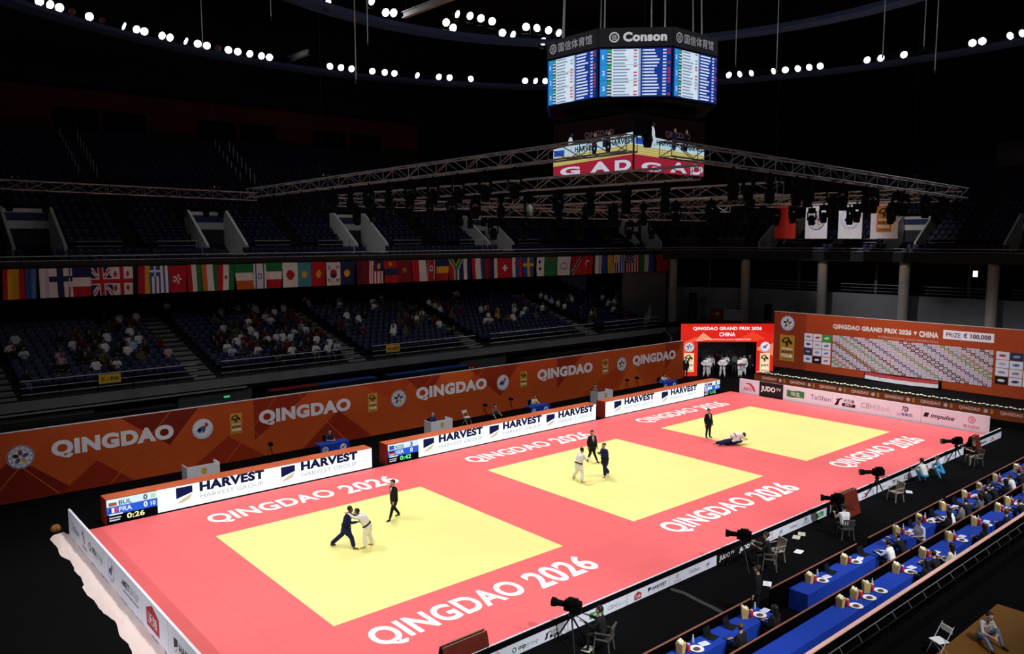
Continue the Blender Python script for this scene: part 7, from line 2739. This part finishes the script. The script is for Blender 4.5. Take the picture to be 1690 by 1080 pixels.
def white_desk(x, y, label):
    t = thing('corner_desk', label, 'desk', (x, y, -0.05), 0, 'white desks behind the LED boards')
    MB().box(-0.8, 0.8, -0.4, -0.36, 0, 1.05).build('front_panel', M_DESKW, t)
    MB().box(-0.8, -0.76, -0.36, 0.35, 0, 1.05).build('side_panel', M_DESKW, t)
    MB().box(0.76, 0.8, -0.36, 0.35, 0, 1.05).build('side_panel', M_DESKW, t)
    MB().box(-0.76, 0.76, -0.36, 0.35, 0.72, 0.75).build('desk_top', M_DESKW, t)
    MB().cbox(-0.35, 0.25, -0.2, 0.2, 0.75, 0.8, 0.01).build('document_tray', M_PAPER, t)
    d = Decal((-0.3, -0.4, 0.6), (1, 0, 0), (0, 0, 1))
    d.rect(0.2, 0.45, 0.0, 0.3, '#c9a24a')
    d.build('tag_print', t)


white_desk(2.1, 17.6, 'white desk behind the nearest LED board, unattended')
white_desk(16.6, 17.8, 'white desk with a seated official behind the long LED board')
white_desk(31.0, 17.6, 'white desk behind the gap of the LED boards')


def blue_desk(x, y, label):
    t = thing('judge_desk', label, 'desk', (x, y, -0.05), 0, 'blue desks behind the LED boards')
    MB().cbox(-0.9, 0.9, -0.35, 0.35, 0.70, 0.74, 0.01).build('cloth_top', M_BCLOTH, t)
    MB().box(-0.9, 0.9, -0.37, -0.35, 0.02, 0.72).build('cloth_front', M_BCLOTH, t)
    d = Decal((-0.9, -0.37, 0.02), (1, 0, 0), (0, 0, 1))
    logo_federation(d, 0.3, 0.42, 0.2)
    logo_host(d, 1.4, 0.42, 0.2)
    d.build('logo_print', t)
    for sx in (-1, 1):
        for sy in (-1, 1):
            MB().tube((sx * 0.82, sy * 0.28, 0), (sx * 0.82, sy * 0.28, 0.7), 0.02, n=6).build('leg', M_DARKMETAL, t)


blue_desk(9.6, 18.2, 'blue-clothed judge desk behind the nearest LED board')
blue_desk(25.0, 18.0, 'blue-clothed judge desk behind the long LED board')
blue_desk(38.9, 17.9, 'blue-clothed judge desk behind the last LED board')
person('judge in navy seated with arms spread at a blue desk', desk, 'shirt', (S_SKIN[0], C_NAVY, C_BLACK, H_BLACK), (9.7, 18.85), math.pi, 0.03, 'judges behind the LED boards', z=-0.05)
person('official in navy seated at the white desk', desk2, 'long', (S_SKIN[3], C_NAVY, C_BLACK, H_BROWN), (16.7, 18.55), math.pi, 0.03, 'judges behind the LED boards', z=-0.05)
person('judge in pale yellow seated at a blue desk', desk, 'long', (S_SKIN[0], C_CREAM, C_BLACK, H_BLACK), (25.2, 18.65), math.pi, 0.03, 'judges behind the LED boards', z=-0.05)
person('official in dark clothes at the desk behind the board gap', desk2, 'long', (S_SKIN[0], C_GREY, C_BLACK, H_BLACK), (31.1, 18.35), math.pi, 0.03, 'judges behind the LED boards', z=-0.05)
person('judge in white leaning over the last blue desk', desk3, 'long', (S_SKIN[0], C_WHITE, C_BLACK, H_BLACK), (39.0, 18.55), math.pi, 0.03, 'judges behind the LED boards', z=-0.05)
for x, lb in ((9.7, 'blue desk'), (16.7, 'white desk'), (25.2, 'middle blue desk'), (31.1, 'gap desk'), (39.0, 'last blue desk')):
    q = dup(oc, (x, {9.7: 18.87, 16.7: 18.57, 25.2: 18.67, 31.1: 18.37, 39.0: 18.57}[x], -0.05), math.pi, 'black chair behind the LED boards at the ' + lb)
for x, y, lb in ((6.3, 18.9, 'small camera tripod behind the nearest LED board'), (21.4, 19.2, 'small camera tripod in the middle before the orange wall'), (24.0, 19.6, 'dark camera on a stand before the orange wall'), (37.0, 19.4, 'small camera tripod before the last QINGDAO word'), (35.6, 19.2, 'second small camera near the last QINGDAO word')):
    t = thing('small_camera', lb, 'camera', (x, y, -0.05), R(180), 'small cameras before the orange wall')
    for k in range(3):
        a = R(90 + 120 * k)
        MB().tube((0, 0, 0.9), (0.35 * math.cos(a), 0.35 * math.sin(a), 0), 0.015, n=5).build('tripod_leg', M_DARKMETAL, t)
    MB().cbox(-0.09, 0.09, -0.12, 0.14, 0.95, 1.12, 0.02).build('camera_body', M_BLACK, t)
    MB().tube((0, 0.14, 1.03), (0, 0.26, 1.03), 0.045, n=8).build('lens', M_BLACK, t)
    MB().lathe([(0.05, 0.88), (0.05, 0.95)], 8).build('pan_head', M_STEEL, t)
person('person in black crouching before the orange wall', crouch, 'shirt', (S_SKIN[0], C_GREY, C_BLACK, H_BLACK), (21.6, 18.6), math.pi, 0.035, z=-0.05)


def folding_chair(label, loc, rz):
    t = thing('folding_chair', label, 'chair', loc, rz, 'white folding chairs')
    MB().cbox(-0.2, 0.2, -0.19, 0.19, 0.43, 0.455, 0.01).build('seat', M_PLATE, t)
    MB().cbox(-0.2, 0.2, -0.27, -0.24, 0.68, 0.86, 0.008).build('backrest', M_PLATE, t)
    for sx in (-1, 1):
        MB().tube((sx * 0.21, -0.3, 0.9), (sx * 0.21, 0.22, 0.0), 0.012, n=5).build('leg', M_STEEL, t)
        MB().tube((sx * 0.19, 0.15, 0.44), (sx * 0.19, -0.25, 0.0), 0.012, n=5).build('leg', M_STEEL, t)


folding_chair('white folding chair before the orange wall', (19.9, 19.2, -0.05), R(190))
# ================================================================== dim corner below the tables: chair, seated man, brown floor patch
o = MB().box(12.0, 17.5, -17.5, -12.95, -0.05, -0.04).build('floor_patch', mat('brown_floor_sheet', (0.16, 0.065, 0.008), 0.6, var=0.2))
tag(o, kind='structure')
folding_chair('white folding chair beside the man sitting on the floor', (12.62, -13.0, -0.05), R(65))
floor_sit = Fig(pelvis=(0, 0, 0.16), lean=16, knees=((-0.2, 0.34, 0.44), (0.24, 0.42, 0.22)), ankles=((-0.16, 0.62, 0.09), (0.36, 0.82, 0.09)), elbows=((-0.26, 0.16, -0.22), (0.26, 0.14, -0.24)), wrists=((-0.06, 0.36, -0.3), (0.06, 0.36, -0.32)), head=(0, 0.1, 0.17))
person('man in a pale checked shirt and jeans sitting on the brown floor', floor_sit, 'shirt', (S_SKIN[0], cloth('pale_check', (0.55, 0.50, 0.44)), C_DENIM, H_BLACK), (14.55, -13.5), R(150), 0.025, z=-0.04)
